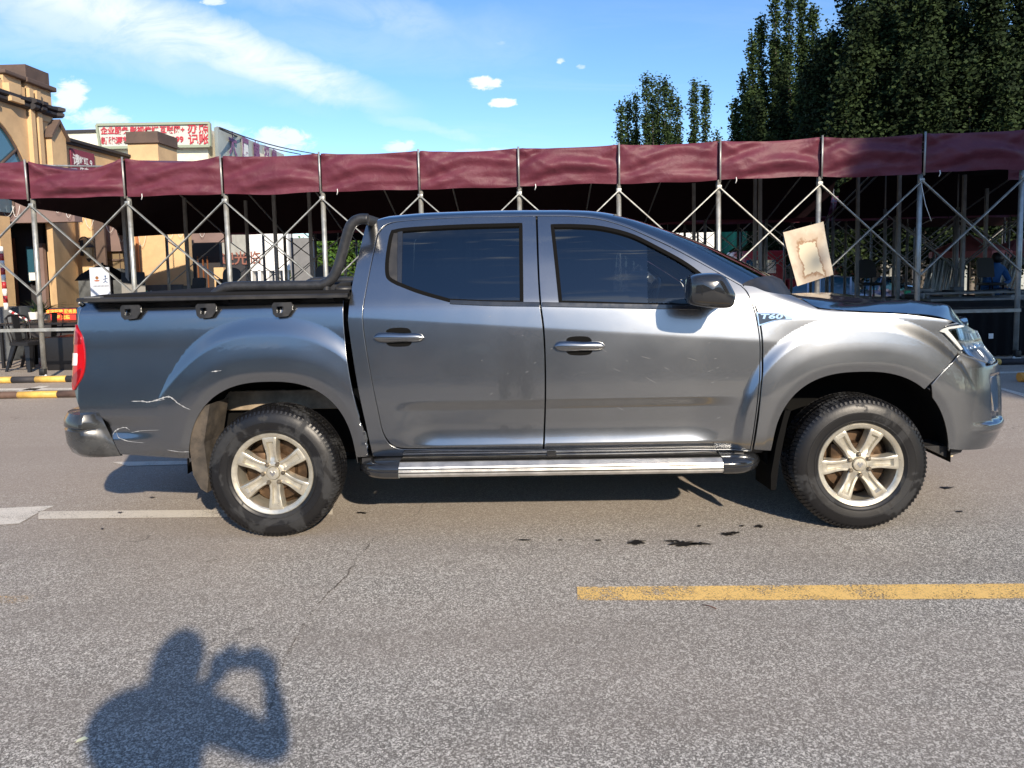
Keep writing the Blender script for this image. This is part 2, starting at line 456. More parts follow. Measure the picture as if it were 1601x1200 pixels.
# ================================================================== GROUND
def asphalt():
    m = bpy.data.materials.new('asphalt'); m.use_nodes = True
    T = NT(m.node_tree); b = m.node_tree.nodes['Principled BSDF']; o = T.obj()
    v = T.new('ShaderNodeTexVoronoi'); T.l.new(o, v.inputs['Vector']); v.inputs['Scale'].default_value = 165
    sepc = T.new('ShaderNodeSeparateColor'); T.l.new(v.outputs['Color'], sepc.inputs[0])
    n1 = T.noise(o, 190, 3, 0.6)
    n2 = T.noise(o, 1.1, 6, 0.6, 0.3); n3 = T.noise(T.mapping(o, (0.35, 1.0, 1)), 0.5, 5, 0.55, 0.4)
    v2 = T.new('ShaderNodeTexVoronoi'); T.l.new(o, v2.inputs['Vector']); v2.inputs['Scale'].default_value = 310
    sep2 = T.new('ShaderNodeSeparateColor'); T.l.new(v2.outputs['Color'], sep2.inputs[0])
    st = T.m('ADD', T.m('MULTIPLY', T.m('POWER', sepc.outputs[0], 2.4), 0.85), T.m('MULTIPLY', T.m('SUBTRACT', T.m('POWER', sep2.outputs[0], 2.0), 0.30), 0.75))
    st = T.m('ADD', st, T.ramp(n1, 0.35, 0.65, -0.08, 0.08))
    c = T.mix(T.m('MAXIMUM', T.m('MINIMUM', st, 1.0), 0.0), (0.092, 0.090, 0.083), (0.86, 0.83, 0.76))
    c = T.mix(T.ramp(n2, 0.3, 0.7, 0.0, 0.30), c, (0.30, 0.275, 0.245), 'MIX')
    c = T.mix(T.m('MULTIPLY', T.ramp(T.noise(T.mapping(o, (0.25, 1.2, 1)), 1.4, 4, 0.6, 0.2), 0.42, 0.66), 0.28), c, (0.13, 0.12, 0.108))
    sep = T.new('ShaderNodeSeparateXYZ'); T.l.new(o, sep.inputs[0])
    # older, dustier and browner surface beyond and around the truck
    far = T.m('MULTIPLY', T.ramp(T.m('ADD', sep.outputs[1], T.m('MULTIPLY', n3, 1.6)), 4.0, 5.8), 1.0)
    side = T.ramp(T.m('ADD', sep.outputs[0], T.m('MULTIPLY', n3, 2.0)), 0.5, -2.4, 0.0, 0.35)
    c = T.mix(T.m('MAXIMUM', far, side), c, T.mix(0.60, c, (0.40, 0.33, 0.27)))
    c = T.mix(T.m('MULTIPLY', T.ramp(n3, 0.40, 0.62), 0.35), c, (0.31, 0.26, 0.215))
    # fine cracks
    vc = T.new('ShaderNodeTexVoronoi', feature='DISTANCE_TO_EDGE'); vc.inputs['Scale'].default_value = 0.8
    wv = T.new('ShaderNodeVectorMath', operation='ADD'); T.l.new(o, wv.inputs[0])
    nz = T.new('ShaderNodeTexNoise'); T.l.new(o, nz.inputs['Vector']); nz.inputs['Scale'].default_value = 2.5; nz.inputs['Detail'].default_value = 7
    vs = T.new('ShaderNodeVectorMath', operation='SCALE'); T.l.new(nz.outputs['Color'], vs.inputs[0]); vs.inputs['Scale'].default_value = 0.5
    T.l.new(vs.outputs[0], wv.inputs[1]); T.l.new(wv.outputs[0], vc.inputs['Vector'])
    ck = T.m('MULTIPLY', T.ramp(vc.outputs['Distance'], 0.006, 0.0), T.ramp(T.noise(o, 0.9, 2), 0.50, 0.62, 0, 0.5))
    c = T.mix(ck, c, (0.05, 0.045, 0.04))
    # oil stains
    sp = T.noise(o, 2.3, 7, 0.7, 0.2)
    c = T.mix(T.ramp(sp, 0.70, 0.745, 0, 0.55), c, (0.05, 0.047, 0.045))
    T.l.new(c, b.inputs['Base Color'])
    b.inputs['Roughness'].default_value = 0.82; b.inputs['Specular IOR Level'].default_value = 0.35
    T.l.new(T.bump(st, 0.4, 0.004), b.inputs['Normal'])
    return m
M_asph = asphalt()
g = MB()      # one sheet; the yard beyond the canopies lies lower
g.grid([[(x, y, z) for x in (-400, 400)] for y, z in ((-400, 0), (24.6, 0), (26.2, -0.75), (600, -0.75))], smooth=False)
o = g.build('ground', M_asph); tag(o, kind='structure')
for p in o.data.polygons:
    if p.normal.z < 0: p.flip()
def worn(name, color, wear, under=(0.17, 0.16, 0.15)):
    """road paint worn through in specks; the bare asphalt shows between"""
    m = bpy.data.materials.new(name); m.use_nodes = True
    T = NT(m.node_tree); b = m.node_tree.nodes['Principled BSDF']; o = T.obj()
    n = T.noise(o, 150, 4, 0.7); n2 = T.noise(o, 4, 5, 0.65)
    f = T.ramp(T.m('ADD', n, T.m('MULTIPLY', n2, 0.5)), wear, wear + 0.10)
    cc = T.mix(T.noise(o, 60, 3), tuple(x * 0.75 for x in color), color)
    T.l.new(T.mix(0.08, cc, under), b.inputs['Base Color']); b.inputs['Roughness'].default_value = 0.75
    T.l.new(f, b.inputs['Alpha'])
    T.l.new(T.bump(n, 0.4, 0.003), b.inputs['Normal'])
    return m
M_yel = worn('worn_yellow_paint', (0.95, 0.62, 0.20), 0.66)
M_yel2 = worn('faded_yellow_paint', (0.72, 0.45, 0.16), 0.74)
M_whl = worn('worn_white_paint', (0.82, 0.77, 0.68), 0.60)
M_whl2 = worn('faded_white_paint', (0.78, 0.72, 0.62), 0.58)
def marking(name, pix, m, label=None, z=0.004):
    P = [ground_at(px, py, z) for px, py in pix]
    g = MB(); g.add(P, [tuple(range(len(P)))])
    o = g.build(name, m, recalc=False); tag(o, kind='structure')
    if P and o.data.polygons[0].normal.z < 0: o.data.flip_normals()
    return o
marking('road_line', [(902, 917), (1100, 915.5), (1650, 911.5), (1650, 934.5), (1300, 937), (903, 938)], M_yel)
marking('road_line', [(-60, 932), (55, 930.5), (40, 942), (-60, 944)], M_yel2)
marking('road_line', [(60, 799), (345, 796.5), (520, 795), (520, 804), (340, 808), (60, 811)], M_whl2)
marking('road_marking', [(-60, 797), (86, 790), (60, 801), (30, 818), (-60, 824)], M_whl)
marking('road_line', [(-60, 621), (0, 617), (62, 603), (78, 603), (12, 622), (-60, 628)], M_whl)
marking('road_line', [(-60, 607.5), (118, 606), (118, 609), (-60, 611)], M_whl)
marking('road_line', [(1562, 607.5), (1566, 606), (1640, 625), (1640, 632)], M_whl)
marking('road_line', [(1560, 581), (1640, 579), (1640, 581.5), (1560, 583.5)], M_whl)
marking('road_line', [(175, 722), (250, 720.5), (306, 720), (306, 725), (200, 728)], M_whl2)
def crack(pts, w, seed):
    rn = random.Random(seed); P = cr([(x, y, 0) for x, y in pts], 9); L_, R_ = [], []
    for i, p in enumerate(P):
        x = p.x + rn.uniform(-2.2, 2.2); y = p.y + rn.uniform(-1, 1); k = w * rn.uniform(0.2, 1.5)
        L_.append(ground_at(x - k, y, 0.003)); R_.append(ground_at(x + k, y, 0.003))
    g = MB(); g.grid([[a, b] for a, b in zip(L_, R_)], smooth=False)
    o = g.build('asphalt_crack', M_crack, recalc=False); tag(o, kind='structure')
    for p in o.data.polygons:
        if p.normal.z < 0: p.flip()
M_crack = worn('crack_dirt', (0.11, 0.09, 0.075), 0.72)
crack([(588, 838), (560, 872), (536, 905), (505, 935), (480, 968), (462, 1000), (445, 1030)], 1.7, 1)
crack([(445, 1030), (430, 1075), (421, 1120)], 1.4, 2)
crack([(310, 880), (330, 876), (352, 870)], 0.8, 3)
# oil drips in front of the front wheel
def wet():
    m = mat('oil_stain', (0.018, 0.016, 0.015), 0.35)
    return m
M_oil = wet(); rnd = random.Random(3)
def blot(px, py, w, h):
    c = ground_at(px, py); pts = []
    n = 40
    for k in range(n):
        a = 2 * PI * k / n; r_ = rnd.uniform(0.35, 1.2)
        q = ground_at(px + w * r_ * math.cos(a), py + h * r_ * math.sin(a), 0.005); pts.append(q)
    return pts
g = MB()
for b_ in [(996, 847.5, 17, 4), (1070, 849, 24, 4.5), (1095, 849.5, 18, 3), (1050, 845, 14, 2), (1138, 834.5, 14, 2.5), (1187, 822, 9, 2.5), (1160, 821.5, 5, 1.5), (1093, 821.5, 4, 1.5), (935, 844, 6, 1.5), (820, 843.5, 14, 1.2),
           (876, 843.5, 5, 1), (1148, 832, 10, 2), (1480, 762, 12, 2.5), (1500, 799, 6, 1.5), (565, 801, 9, 1.8), (188, 801, 6, 2), (160, 826, 3, 1.5), (238, 777, 5, 1.5)]:
    P = blot(*b_); g.add(P, [tuple(range(len(P)))])
o = g.build('oil_stain', M_oil, recalc=False); tag(o, kind='structure')
for p in o.data.polygons:
    if p.normal.z < 0: p.flip()
# twig and a scrap of paper on the asphalt
a, b = ground_at(1098, 945, 0.004), ground_at(1120, 951, 0.004)
tag(MB().tube([a, (a + b) / 2 + Vector((0, 0.002, 0.003)), b], 0.0016, 6).build('twig', mat('twig_brown', (0.12, 0.05, 0.03), 0.8)), 'thin reddish brown twig lying on the asphalt below the yellow line', 'twig')
c = ground_at(128, 1157, 0.003)
tag(MB().add([c + Vector((-.014, -.012, 0)), c + Vector((.004, -.006, .002)), c + Vector((.018, .008, .001)), c + Vector((.002, .012, .006)), c + Vector((-.016, .006, 0))], [(0, 1, 2, 3, 4)]).build('paper_scrap', mat('pale_paper', (0.75, 0.75, 0.5), 0.8)), 'tiny pale yellow scrap on the asphalt left of the shadow', 'litter')
# ================================================================== BUILDINGS
M_tan = mat('tan_render', (0.62, 0.43, 0.235), 0.85, var=0.10, vscale=1.5, bump=0.15, bscale=40, dirt=(0.40, 0.27, 0.16), dirt_amt=0.35)
M_brn = mat('brown_trim', (0.105, 0.072, 0.058), 0.8, var=0.18, vscale=3, bump=0.1)
M_brn2 = mat('mauve_brown_panel', (0.20, 0.14, 0.13), 0.7, var=0.12, vscale=2)
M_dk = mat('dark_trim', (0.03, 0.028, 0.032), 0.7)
M_stone = mat('grey_wainscot', (0.09, 0.10, 0.11), 0.6, var=0.3, vscale=4, bump=0.2, bscale=20)
M_cream = mat('cream_wall', (0.72, 0.68, 0.56), 0.85, var=0.08, vscale=0.8, dirt=(0.45, 0.40, 0.32), dirt_amt=0.4)
M_sign = mat('sign_panel', (0.50, 0.52, 0.48), 0.6, var=0.05)
M_signred = mat('red_letters', (0.42, 0.03, 0.05), 0.6)
M_purp = mat('purple_letters', (0.22, 0.09, 0.20), 0.7, var=0.2)
M_burg = mat('burgundy_banner', (0.20, 0.035, 0.065), 0.7)
M_wht = mat('white_paint', (0.78, 0.78, 0.76), 0.6, var=0.05)
M_win = mat('window_glass', (0.03, 0.10, 0.15), 0.06, coat=1.0, spec=0.8)
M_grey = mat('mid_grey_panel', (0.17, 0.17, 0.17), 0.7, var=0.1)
M_blackp = mat('black_furniture', (0.012, 0.012, 0.014), 0.45)
M_blkcl = mat('black_cloth', (0.008, 0.008, 0.009), 0.9, spec=0.15)
M_redp = mat('red_paint', (0.42, 0.03, 0.035), 0.4, coat=0.4)
M_org = mat('orange_red_container', (0.38, 0.09, 0.04), 0.6, var=0.15)
def Rz(n): return Matrix.Rotation(n, 3, 'Z')
def put_text(name, body, size, o, xd, yd, m, parent, bold=0.0, sx=1.0, depth=0.0):
    vs, fs = text_mesh(body, size, depth, bold=bold)
    o, xd, yd = Vector(o), Vector(xd).normalized(), Vector(yd).normalized(); nd = xd.cross(yd)
    g = MB(); g.add([o + xd * v.x * sx + yd * v.y + nd * v.z for v in vs], fs)
    return g.build(name, m, parent, recalc=False)

# --- castle-like restaurant on the left, its long side running away from the camera
XB = -9.95
rb_ = empty('restaurant_building', (XB, 14, 0), 'tan rendered restaurant building with brown battlements and an arched window, left edge', 'building')
def bz_(py, Y): return at(60, py, Y).z
# main wall with arched window opening (profile in Y, Z)
yw0, yw1 = 11.0, 15.6
ztop = 5.2
arch_c, arch_r, arch_sp = 13.2, 1.60, 3.0
AH = 1.62
op = [(arch_c - arch_r, 2.7)] + [(arch_c - arch_r * math.cos(PI * k / 24), arch_sp + AH * math.sin(PI * k / 24)) for k in range(25)] + [(arch_c + arch_r, 2.7)]
g = MB()
g.prism([(yw0, 2.62), (yw0, ztop), (arch_c, ztop)] + op[:14][::-1] + [(op[0][0], 2.62)], lambda y, z: (XB, y, z), lambda y, z: (XB - 0.5, y, z))
g.prism([(arch_c, ztop), (yw1, ztop), (yw1, 2.62), (op[-1][0], 2.62)] + op[13:][::-1], lambda y, z: (XB, y, z), lambda y, z: (XB - 0.5, y, z))
g.box((XB - 3.5, yw1 - 0.25, ztop / 2 + 1.3), (6.9, 0.5, ztop - 2.6))
g.build('wall', M_tan, rb_)
w_ = MB(); w_.prism([(y, z) for y, z in op], lambda y, z: (XB - 0.07, y, z), lambda y, z: (XB - 0.12, y, z)); wn = w_.build('arched_window', M_win, rb_)
g = MB()
for rr in (1.0, 0.52): g.tube([(XB - 0.05, arch_c - arch_r * rr * math.cos(PI * k / 20), arch_sp + AH * rr * math.sin(PI * k / 20)) for k in range(21)], 0.035, 6)
for a in (0.2, 0.35, 0.5, 0.65, 0.8): g.tube([(XB - 0.05, arch_c, arch_sp), (XB - 0.05, arch_c - arch_r * math.cos(PI * a), arch_sp + AH * math.sin(PI * a))], 0.028, 6)
for y in (arch_c - 1.1, arch_c - .4, arch_c + .4, arch_c + 1.1): g.bar((XB - 0.05, y, 2.7), (XB - 0.05, y, 3.2), 0.05, 0.05)
g.build('window_frame', M_brn, wn)
MB().box((XB - 1.2, 13.1, 1.35), (0.3, 4.6, 2.7)).build('ground_floor_wall', M_dk, rb_)
MB().box((XB - 4.0, 11.15, 2.6), (8.0, 0.3, 5.2)).build('end_wall', M_tan, rb_)
for y in (11.2, 12.6, 14.0): MB().box((XB - 0.25, y, 1.31), (0.4, 0.3, 2.62)).build('porch_pier', M_tan, rb_)
# cornice band, double roll, stepping round the pilasters
def band(z0, pts, prof, m, name):
    g = MB(); g.grid([[(x + d, y, z0 + h) for d, h in prof] for x, y in pts], smooth=False); return g.build(name, m, rb_)
pl = [(XB, yw0), (XB, 14.78), (XB + 0.10, 14.78), (XB + 0.10, 14.92), (XB + 0.02, 14.92), (XB + 0.02, 15.0), (XB + 0.10, 15.0), (XB + 0.10, 15.14), (XB, 15.14), (XB, yw1), ]
cprof = [(0, -0.11), (0.05, -0.11), (0.10, -0.07), (0.10, -0.02), (0.06, 0.0), (0.13, 0.03), (0.13, 0.09), (0.0, 0.13)]
def zz(px, py, Y): return at(px, py, Y).z
zc1 = 4.89
band(zc1, pl + [(XB + 0.10, yw1 + 0.1), (XB - 1.0, yw1 + 0.1)], cprof, M_dk, 'cornice')
g = MB()
for y in (14.85, 15.07): g.box((XB + 0.03, y, 3.9), (0.12, 0.12, 2.6))
g.build('pilaster', M_tan, rb_)
zc2 = 5.33
g = MB(); g.box((XB - 0.25, 15.18, 5.0), (0.54, 0.78, 0.7)); g.build('corner_turret', M_tan, rb_)
g = MB(); g.box((XB - 0.22, 15.18, zc2 + 0.02), (0.66, 0.92, 0.10), bev=0.02); g.box((XB - 0.24, 15.18, zc2 + 0.20), (0.52, 0.72, 0.28)); g.build('turret_cap', M_brn, rb_)
mz = 5.18
for y in (11.4, 12.5, 13.6, 14.42):
    g = MB(); g.box((XB - 0.2, y, mz - 0.10), (0.42, 0.50, 0.5)); me_ = g.build('merlon', M_tan, rb_)
    g = MB(); g.box((XB - 0.18, y, mz + 0.18), (0.54, 0.60, 0.08), bev=0.02); g.build('merlon_cap', M_brn, me_)
    g = MB(); g.box((XB + 0.06, y - 0.12, mz - 0.16), (0.14, 0.30, 0.26)); g.box((XB + 0.07, y - 0.10, mz - 0.33), (0.20, 0.36, 0.08)); g.build('corbel', M_tan, me_)
# gabled buttress
bx0, bx1 = XB - 0.12, XB + 0.14
g = MB(); zb0 = 4.37
g.prism([(15.3, 0), (15.3, zb0), (15.54, zb0 + 0.28), (15.78, zb0), (15.78, 0)], lambda y, z: (bx0, y, z), lambda y, z: (bx1, y, z)); g.build('buttress', M_tan, rb_)
g = MB(); g.prism([(15.24, zb0 - 0.06), (15.24, zb0 + 0.0), (15.54, zb0 + 0.36), (15.84, zb0 + 0.0), (15.84, zb0 - 0.06), (15.54, zb0 + 0.28)], lambda y, z: (bx0 - 0.3, y, z), lambda y, z: (bx1 + 0.06, y, z)); g.build('buttress_roof', M_brn, rb_)
# low rear wing and its front block
zl_ = 4.30
g = MB(); g.box((XB - 1.0, 17.05, zl_ / 2), (2.0, 2.7, zl_)); g.build('rear_wing_wall', M_tan, rb_)
g = MB(); g.box((XB - 0.98, 17.05, zl_ + 0.03), (2.10, 2.72, 0.06)); g.box((XB - 0.97, 17.05, zl_ + 0.09), (2.18, 2.74, 0.06)); g.build('wing_coping', M_dk, rb_)
xa_, xb_ = at(201, 250, 18.4).x, at(248, 250, 18.4).x
zt_ = zz(225, 222, 18.4)
g = MB(); g.box(((xa_ + xb_) / 2, 18.9, zt_ / 2), (xb_ - xa_, 1.0, zt_)); g.build('front_block', M_tan, rb_)
g = MB(); g.box(((xa_ + xb_) / 2, 18.9, zt_ + 0.14), (xb_ - xa_ + 0.04, 1.04, 0.24)); g.box(((xa_ + xb_) / 2, 18.9, zt_), (xb_ - xa_ + 0.12, 1.12, 0.05)); g.build('block_cap', M_brn, rb_)
# banner on the wing
yb0, yb1 = 16.08, 16.95
g = MB(); g.box((XB + 0.03, (yb0 + yb1) / 2, 3.75), (0.03, yb1 - yb0, 0.95))
bn = g.build('banner', M_burg, rb_)
put_text('banner_text', '请', 0.26, (XB + 0.05, 16.25, 3.98), (0, 1, 0), (0, 0, 1), M_wht, bn, 0.006)
put_text('banner_text', '上', 0.26, (XB + 0.05, 16.25, 3.66), (0, 1, 0), (0, 0, 1), M_wht, bn, 0.006)
put_text('banner_text', '鲜红', 0.17, (XB + 0.05, 16.53, 4.0), (0, 1, 0), (0, 0, 1), M_wht, bn, 0.004)
put_text('banner_text', '牛肉', 0.17, (XB + 0.05, 16.53, 3.78), (0, 1, 0), (0, 0, 1), M_wht, bn, 0.004)
put_text('banner_text', '9', 0.2, (XB + 0.05, 16.8, 3.98), (0, 1, 0), (0, 0, 1), M_wht, bn, 0.004)
# ground floor under the canopy: porch fascia, front walls, panels, windows
def fbox(name, px0, py0, px1, py1, Y, dep, m, par=rb_, bev=0):
    a, b = at(px0, py0, Y), at(px1, py1, Y)
    if Y > 26 and b.z < 0.6: b.z = -0.76
    g = MB(); g.box(((a.x + b.x) / 2, Y + dep / 2, (a.z + b.z) / 2), (abs(b.x - a.x), dep, abs(a.z - b.z)), bev=bev)
    return g.build(name, m, par)
fbox('porch_fascia', -140, 312, 117, 346, 14.3, 0.25, M_brn2)
fbox('porch_wall', -140, 346, 84, 600, 15.3, 0.2, M_dk)
fbox('porch_window', 40, 385, 55, 440, 15.2, 0.06, M_win)
fbox('door_frame', 18, 372, 28, 560, 15.15, 0.1, mat('copper_frame', (0.22, 0.10, 0.07), 0.5))
fbox('door_post', 66, 380, 72, 560, 15.15, 0.1, M_brn2)
fbox('menu_panel', 45, 426, 57, 438, 15.1, 0.04, M_wht)
# wall return facing right and the wall with the lantern
a0, a1 = at(85, 400, 14.5), at(121, 400, 15.9)
g = MB(); g.prism([(a0.x, 14.5), (a1.x, 15.9), (a1.x - 0.15, 15.95), (a0.x - 0.15, 14.55)], lambda x, y: (x, y, 0), lambda x, y: (x, y, 2.9)); g.build('wall_return', M_tan, rb_)
fbox('lantern_wall', 121, 300, 161, 620, 15.9, 0.3, M_tan)
fbox('downpipe', 159, 310, 162, 600, 15.82, 0.06, M_brn)
fbox('window_surround', 162, 320, 198, 392, 16.5, 0.3, M_brn2)
wf = fbox('brown_window', 163, 392, 196, 420, 16.6, 0.1, mat('ochre_blind', (0.20, 0.15, 0.09), 0.5))
for x in (163, 174, 186, 195): fbox('mullion', x, 392, x + 1.6, 420, 16.56, 0.04, M_brn, wf)
fbox('mullion', 163, 405, 196, 407, 16.56, 0.04, M_brn, wf)
fbox('wall_panel', 162, 420, 200, 600, 16.5, 0.3, M_stone)
fbox('sunlit_wall', 203, 330, 292, 446, 18.35, 0.4, M_tan)
fbox('wainscot', 203, 446, 292, 560, 18.30, 0.45, M_stone)
fbox('wainscot', 84, 436, 161, 600, 15.84, 0.34, M_stone)
fbox('downpipe', 213, 345, 216, 450, 18.28, 0.06, mat('terracotta_pipe', (0.42, 0.17, 0.07), 0.7))
fbox('far_fascia', 292, 356, 356, 378, 20.0, 0.3, M_brn2)
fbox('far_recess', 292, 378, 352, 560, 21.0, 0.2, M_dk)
fbox('sunlit_wall', 334, 418, 352, 470, 20.6, 0.2, M_tan)
for x in (308, 316, 323): fbox('door_frame', x, 400, x + 3, 460, 20.8, 0.08, mat('orange_wood', (0.35, 0.13, 0.05), 0.6))
# string-light garland on the fascia
g = MB(); rnd = random.Random(4)
for (x, y, w_, h_, Y) in [(12, 322, 10, 16, 14.2), (25, 321, 6, 18, 14.2), (90, 324, 5, 8, 14.2), (107, 326, 5, 14, 14.2), (140, 330, 9, 26, 15.8), (125, 330, 6, 16, 15.8), (172, 345, 8, 18, 16.4), (190, 350, 7, 28, 16.4), (222, 355, 8, 30, 18.25), (266, 363, 5, 9, 18.25), (282, 362, 5, 8, 18.25), (316, 360, 5, 10, 19.9)]:
    pts = [at(x + w_ * (2 * k / 8 - 1), y + h_ * (1 - (2 * k / 8 - 1) ** 2), Y) for k in range(9)]
    g2 = MB(); g2.tube(pts, 0.0045, 5); g2.build('light_garland', M_wht, rb_)
# wall lantern
lx = at(136, 380, 15.9)
g = MB()
g.box((lx.x - 0.10, 15.86, lx.z - 0.10), (0.06, 0.05, 0.34), bev=0.01)
g.tube([(lx.x - 0.10 + 0.12 * (1 - math.cos(t)) * 0.9, 15.78, lx.z + 0.02 + 0.11 * math.sin(t)) for t in np.linspace(0, PI * 1.1, 14)], 0.014, 8)
lt = g.build('wall_lantern', M_dk, None)
tag(lt, 'black scroll-bracket lantern mounted on the sunlit tan wall left', 'lantern')
c = Vector((lx.x + 0.09, 15.78, lx.z - 0.14))
g = MB(); g.lathe([(0.005, 0.17), (0.03, 0.15), (0.12, 0.08), (0.13, 0.05), (0.09, 0.04)], c, 'Z', 8, smooth=False); g.lathe([(0.06, -0.18), (0.03, -0.24), (0.004, -0.27)], c, 'Z', 8)
g.build('lantern_cap', M_dk, lt)
g = MB(); g.lathe([(0.095, 0.05), (0.06, -0.19)], c, 'Z', 8, smooth=False); g.build('lantern_glass', mat('amber_glass', (0.45, 0.36, 0.22), 0.2), lt)

# --- white building with the roof billboard
wb = empty('white_building', (-18, 38, 0), 'white flat-roofed building behind the restaurant, below the roof billboard', 'building')
YB1 = 36.0
def fb(name, px0, py0, px1, py1, Y, dep, m, par): return fbox(name, px0, py0, px1, py1, Y, dep, m, par)
fb('wall', 104, 206, 338, 470, YB1, 4.0, M_cream, wb)
fb('parapet_cap', 103, 203, 154, 206, YB1 - 0.1, 4.2, M_dk, wb)
e0, e1 = at(338, 205, YB1), at(452, 240, 47.0)
g = MB(); g.prism([(e0.x, YB1 + 0.01), (e1.x, 47.0), (e1.x - 1, 47.3), (e0.x - 1.0, YB1 + 4)], lambda x, y: (x, y, -0.76), lambda x, y: (x, y, e0.z - 0.15)); g.build('side_wall', M_cream, wb)
bb_ = empty('billboard', (-17, YB1, 0), 'long white roof billboard with rows of red Chinese characters, far left', 'billboard')
sa, sb = at(152, 195, YB1 - .3), at(328, 192, YB1 - .3); sc_, sd_ = at(158, 231, YB1 - .3), at(329, 228, YB1 - .3)
g = MB(); g.add([sa, sb, sd_, sc_] + [p + Vector((0, 0.2, 0)) for p in (sa, sb, sd_, sc_)], [(0, 3, 2, 1), (4, 5, 6, 7), (0, 1, 5, 4), (1, 2, 6, 5), (2, 3, 7, 6), (3, 0, 4, 7)]); g.build('panel', M_sign, bb_)
g = MB()
for a, b in ((sa, sb), (sb, sd_), (sd_, sc_), (sc_, sa)): g.bar(a + Vector((0, -0.05, 0)), b + Vector((0, -0.05, 0)), 0.10, 0.12)
g.build('panel_frame', mat('weathered_green_frame', (0.28, 0.32, 0.24), 0.7), bb_)
sxd = (sb - sa).normalized(); szd = Vector((0, 0, 1))
def sgn(txt, px, py, hpx, sx=1.0, m=M_signred, bold=0.012):
    o = at(px, py, YB1 - .34); put_text('lettering', txt, hpx / CF * YB1 * 1.0, o, sxd, szd, m, bb_, bold, sx)
sgn('企业服务', 179, 204.5, 11.5, 0.95); sgn('影视传媒', 225.5, 204, 11.5, 0.98); sgn('互联网+', 269, 203, 11.5, 0.95); sgn('办照', 310, 201, 17.5, 0.98, bold=0.012)
sgn('新能源节', 180.5, 220, 11.5, 0.98); sgn('299', 277.5, 218, 12, 1.05, bold=0.012); sgn('记账', 310.5, 218.5, 17, 0.98, bold=0.012)
# side billboard running away
s2 = empty('side_billboard', (-14, 40, 0), 'pale slatted billboard with large purple characters, receding right of the red-lettered one', 'billboard')
p0, p1 = at(340, 197, YB1 - 0.5), at(444, 241, 47.0)
q0_, q1_ = Vector((p0.x, p0.y, at(340, 247, YB1 - 0.5).z)), Vector((p1.x, p1.y, p1.z - 0.9))
p1 = Vector((p1.x, p1.y, p1.z))
g = MB(); g.add([p0, p1, q1_, q0_] + [v + Vector((-0.3, 0.3, 0)) for v in (p0, p1, q1_, q0_)], [(0, 3, 2, 1), (4, 5, 6, 7), (0, 1, 5, 4), (1, 2, 6, 5), (2, 3, 7, 6), (3, 0, 4, 7)]); g.build('panel', mat('grey_green_slats', (0.40, 0.44, 0.42), 0.7, var=0.1, vscale=1), s2)
dirx = Vector((q1_ - q0_).to_tuple()); dirx.z = 0; dirx.normalize()
for i, (ch, f) in enumerate((('大', 0.16), ('厦', 0.33), ('某', 0.50), ('招', 0.66), ('租', 0.80))):
    b_ = p0.lerp(p1, f); bq = q0_.lerp(q1_, f); mid = (b_ + bq) / 2 + Vector((0.06, -0.10, 0))
    nrm = Vector((dirx.y, -dirx.x, 0))
    put_text('lettering', ch, 1.35 - 0.5 * f, mid + nrm * 0.05, dirx, szd, M_purp, s2, 0.03)
    wv = (p1 - p0).length * 0.045
    g = MB(); g.add([b_ - dirx * wv + nrm * .02 + Vector((.06, -.1, -.15)), b_ + dirx * wv + nrm * .02 + Vector((.06, -.1, -.15)), bq + dirx * wv + nrm * .02 + Vector((.06, -.1, .1)), bq - dirx * wv + nrm * .02 + Vector((.06, -.1, .1))], [(0, 1, 2, 3)])
    if i > 0: g.build('strip', M_wht if i % 2 else M_purp, s2)
g = MB()
for (x0, y0, x1, y1, wl) in ((343, 199, 492, 240, 'upper, longer'), (343, 201, 470, 241, 'lower, shorter')):
    pts = [at(x0 + (x1 - x0) * f, y0 + (y1 - y0) * f + 5 * math.sin(PI * f), 34 + 20 * f) for f in np.linspace(0, 1, 9)]
    o = MB().tube(pts, 0.035, 5).build('overhead_cable', M_dk); tag(o, wl + ' overhead cable sagging from the side billboard towards the canopy', 'cable', 'overhead cables')

# --- things seen through the canopy frame, far behind
fw = empty('white_shop', (-10, 31, 0), 'white shop front with an arcade of pale pillars, seen through the canopy left', 'building')
fb('wall', 388, 360, 452, 422, 30, 0.5, M_wht, fw)
for k in range(5): fb('pillar', 390 + k * 13, 422, 397 + k * 13, 480, 30, 0.4, M_wht, fw)
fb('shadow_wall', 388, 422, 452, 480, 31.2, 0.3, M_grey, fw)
fs_ = tag(fbox('dark_shop_sign', 346, 398, 386, 470, 27, 0.3, M_dk, None), 'dark shop sign board left of the white arcade behind the canopy', 'sign')
put_text('sign_text', '欢迎光临', 0.5, at(366, 405, 26.95), (1, 0, 0), (0, 0, 1), mat('bronze_letters', (0.25, 0.10, 0.07), 0.6), fs_, 0.01)
tag(fbox('grey_partition', 452, 372, 494, 438, 28, 0.3, M_grey, None), 'plain grey partition panel right of the white arcade behind the canopy', 'partition')
tag(fbox('grey_partition', 1040, 352, 1118, 470, 30, 0.3, M_wht, None), 'white partition wall behind the canopy above the truck bonnet slope', 'partition')
tag(fbox('pale_sheet', 1393, 357, 1428, 412, 30, 0.2, mat('grey_white_sheet', (0.42, 0.42, 0.40), 0.7), None), 'large pale sheet standing right of the pierced block wall', 'sheet')
tag(fbox('warehouse_wall', 1425, 350, 1700, 470, 46, 0.5, mat('dull_white_wall', (0.30, 0.32, 0.30), 0.8, var=0.2, vscale=0.6), None), 'dull white warehouse wall behind the pink umbrellas, far right', 'wall')
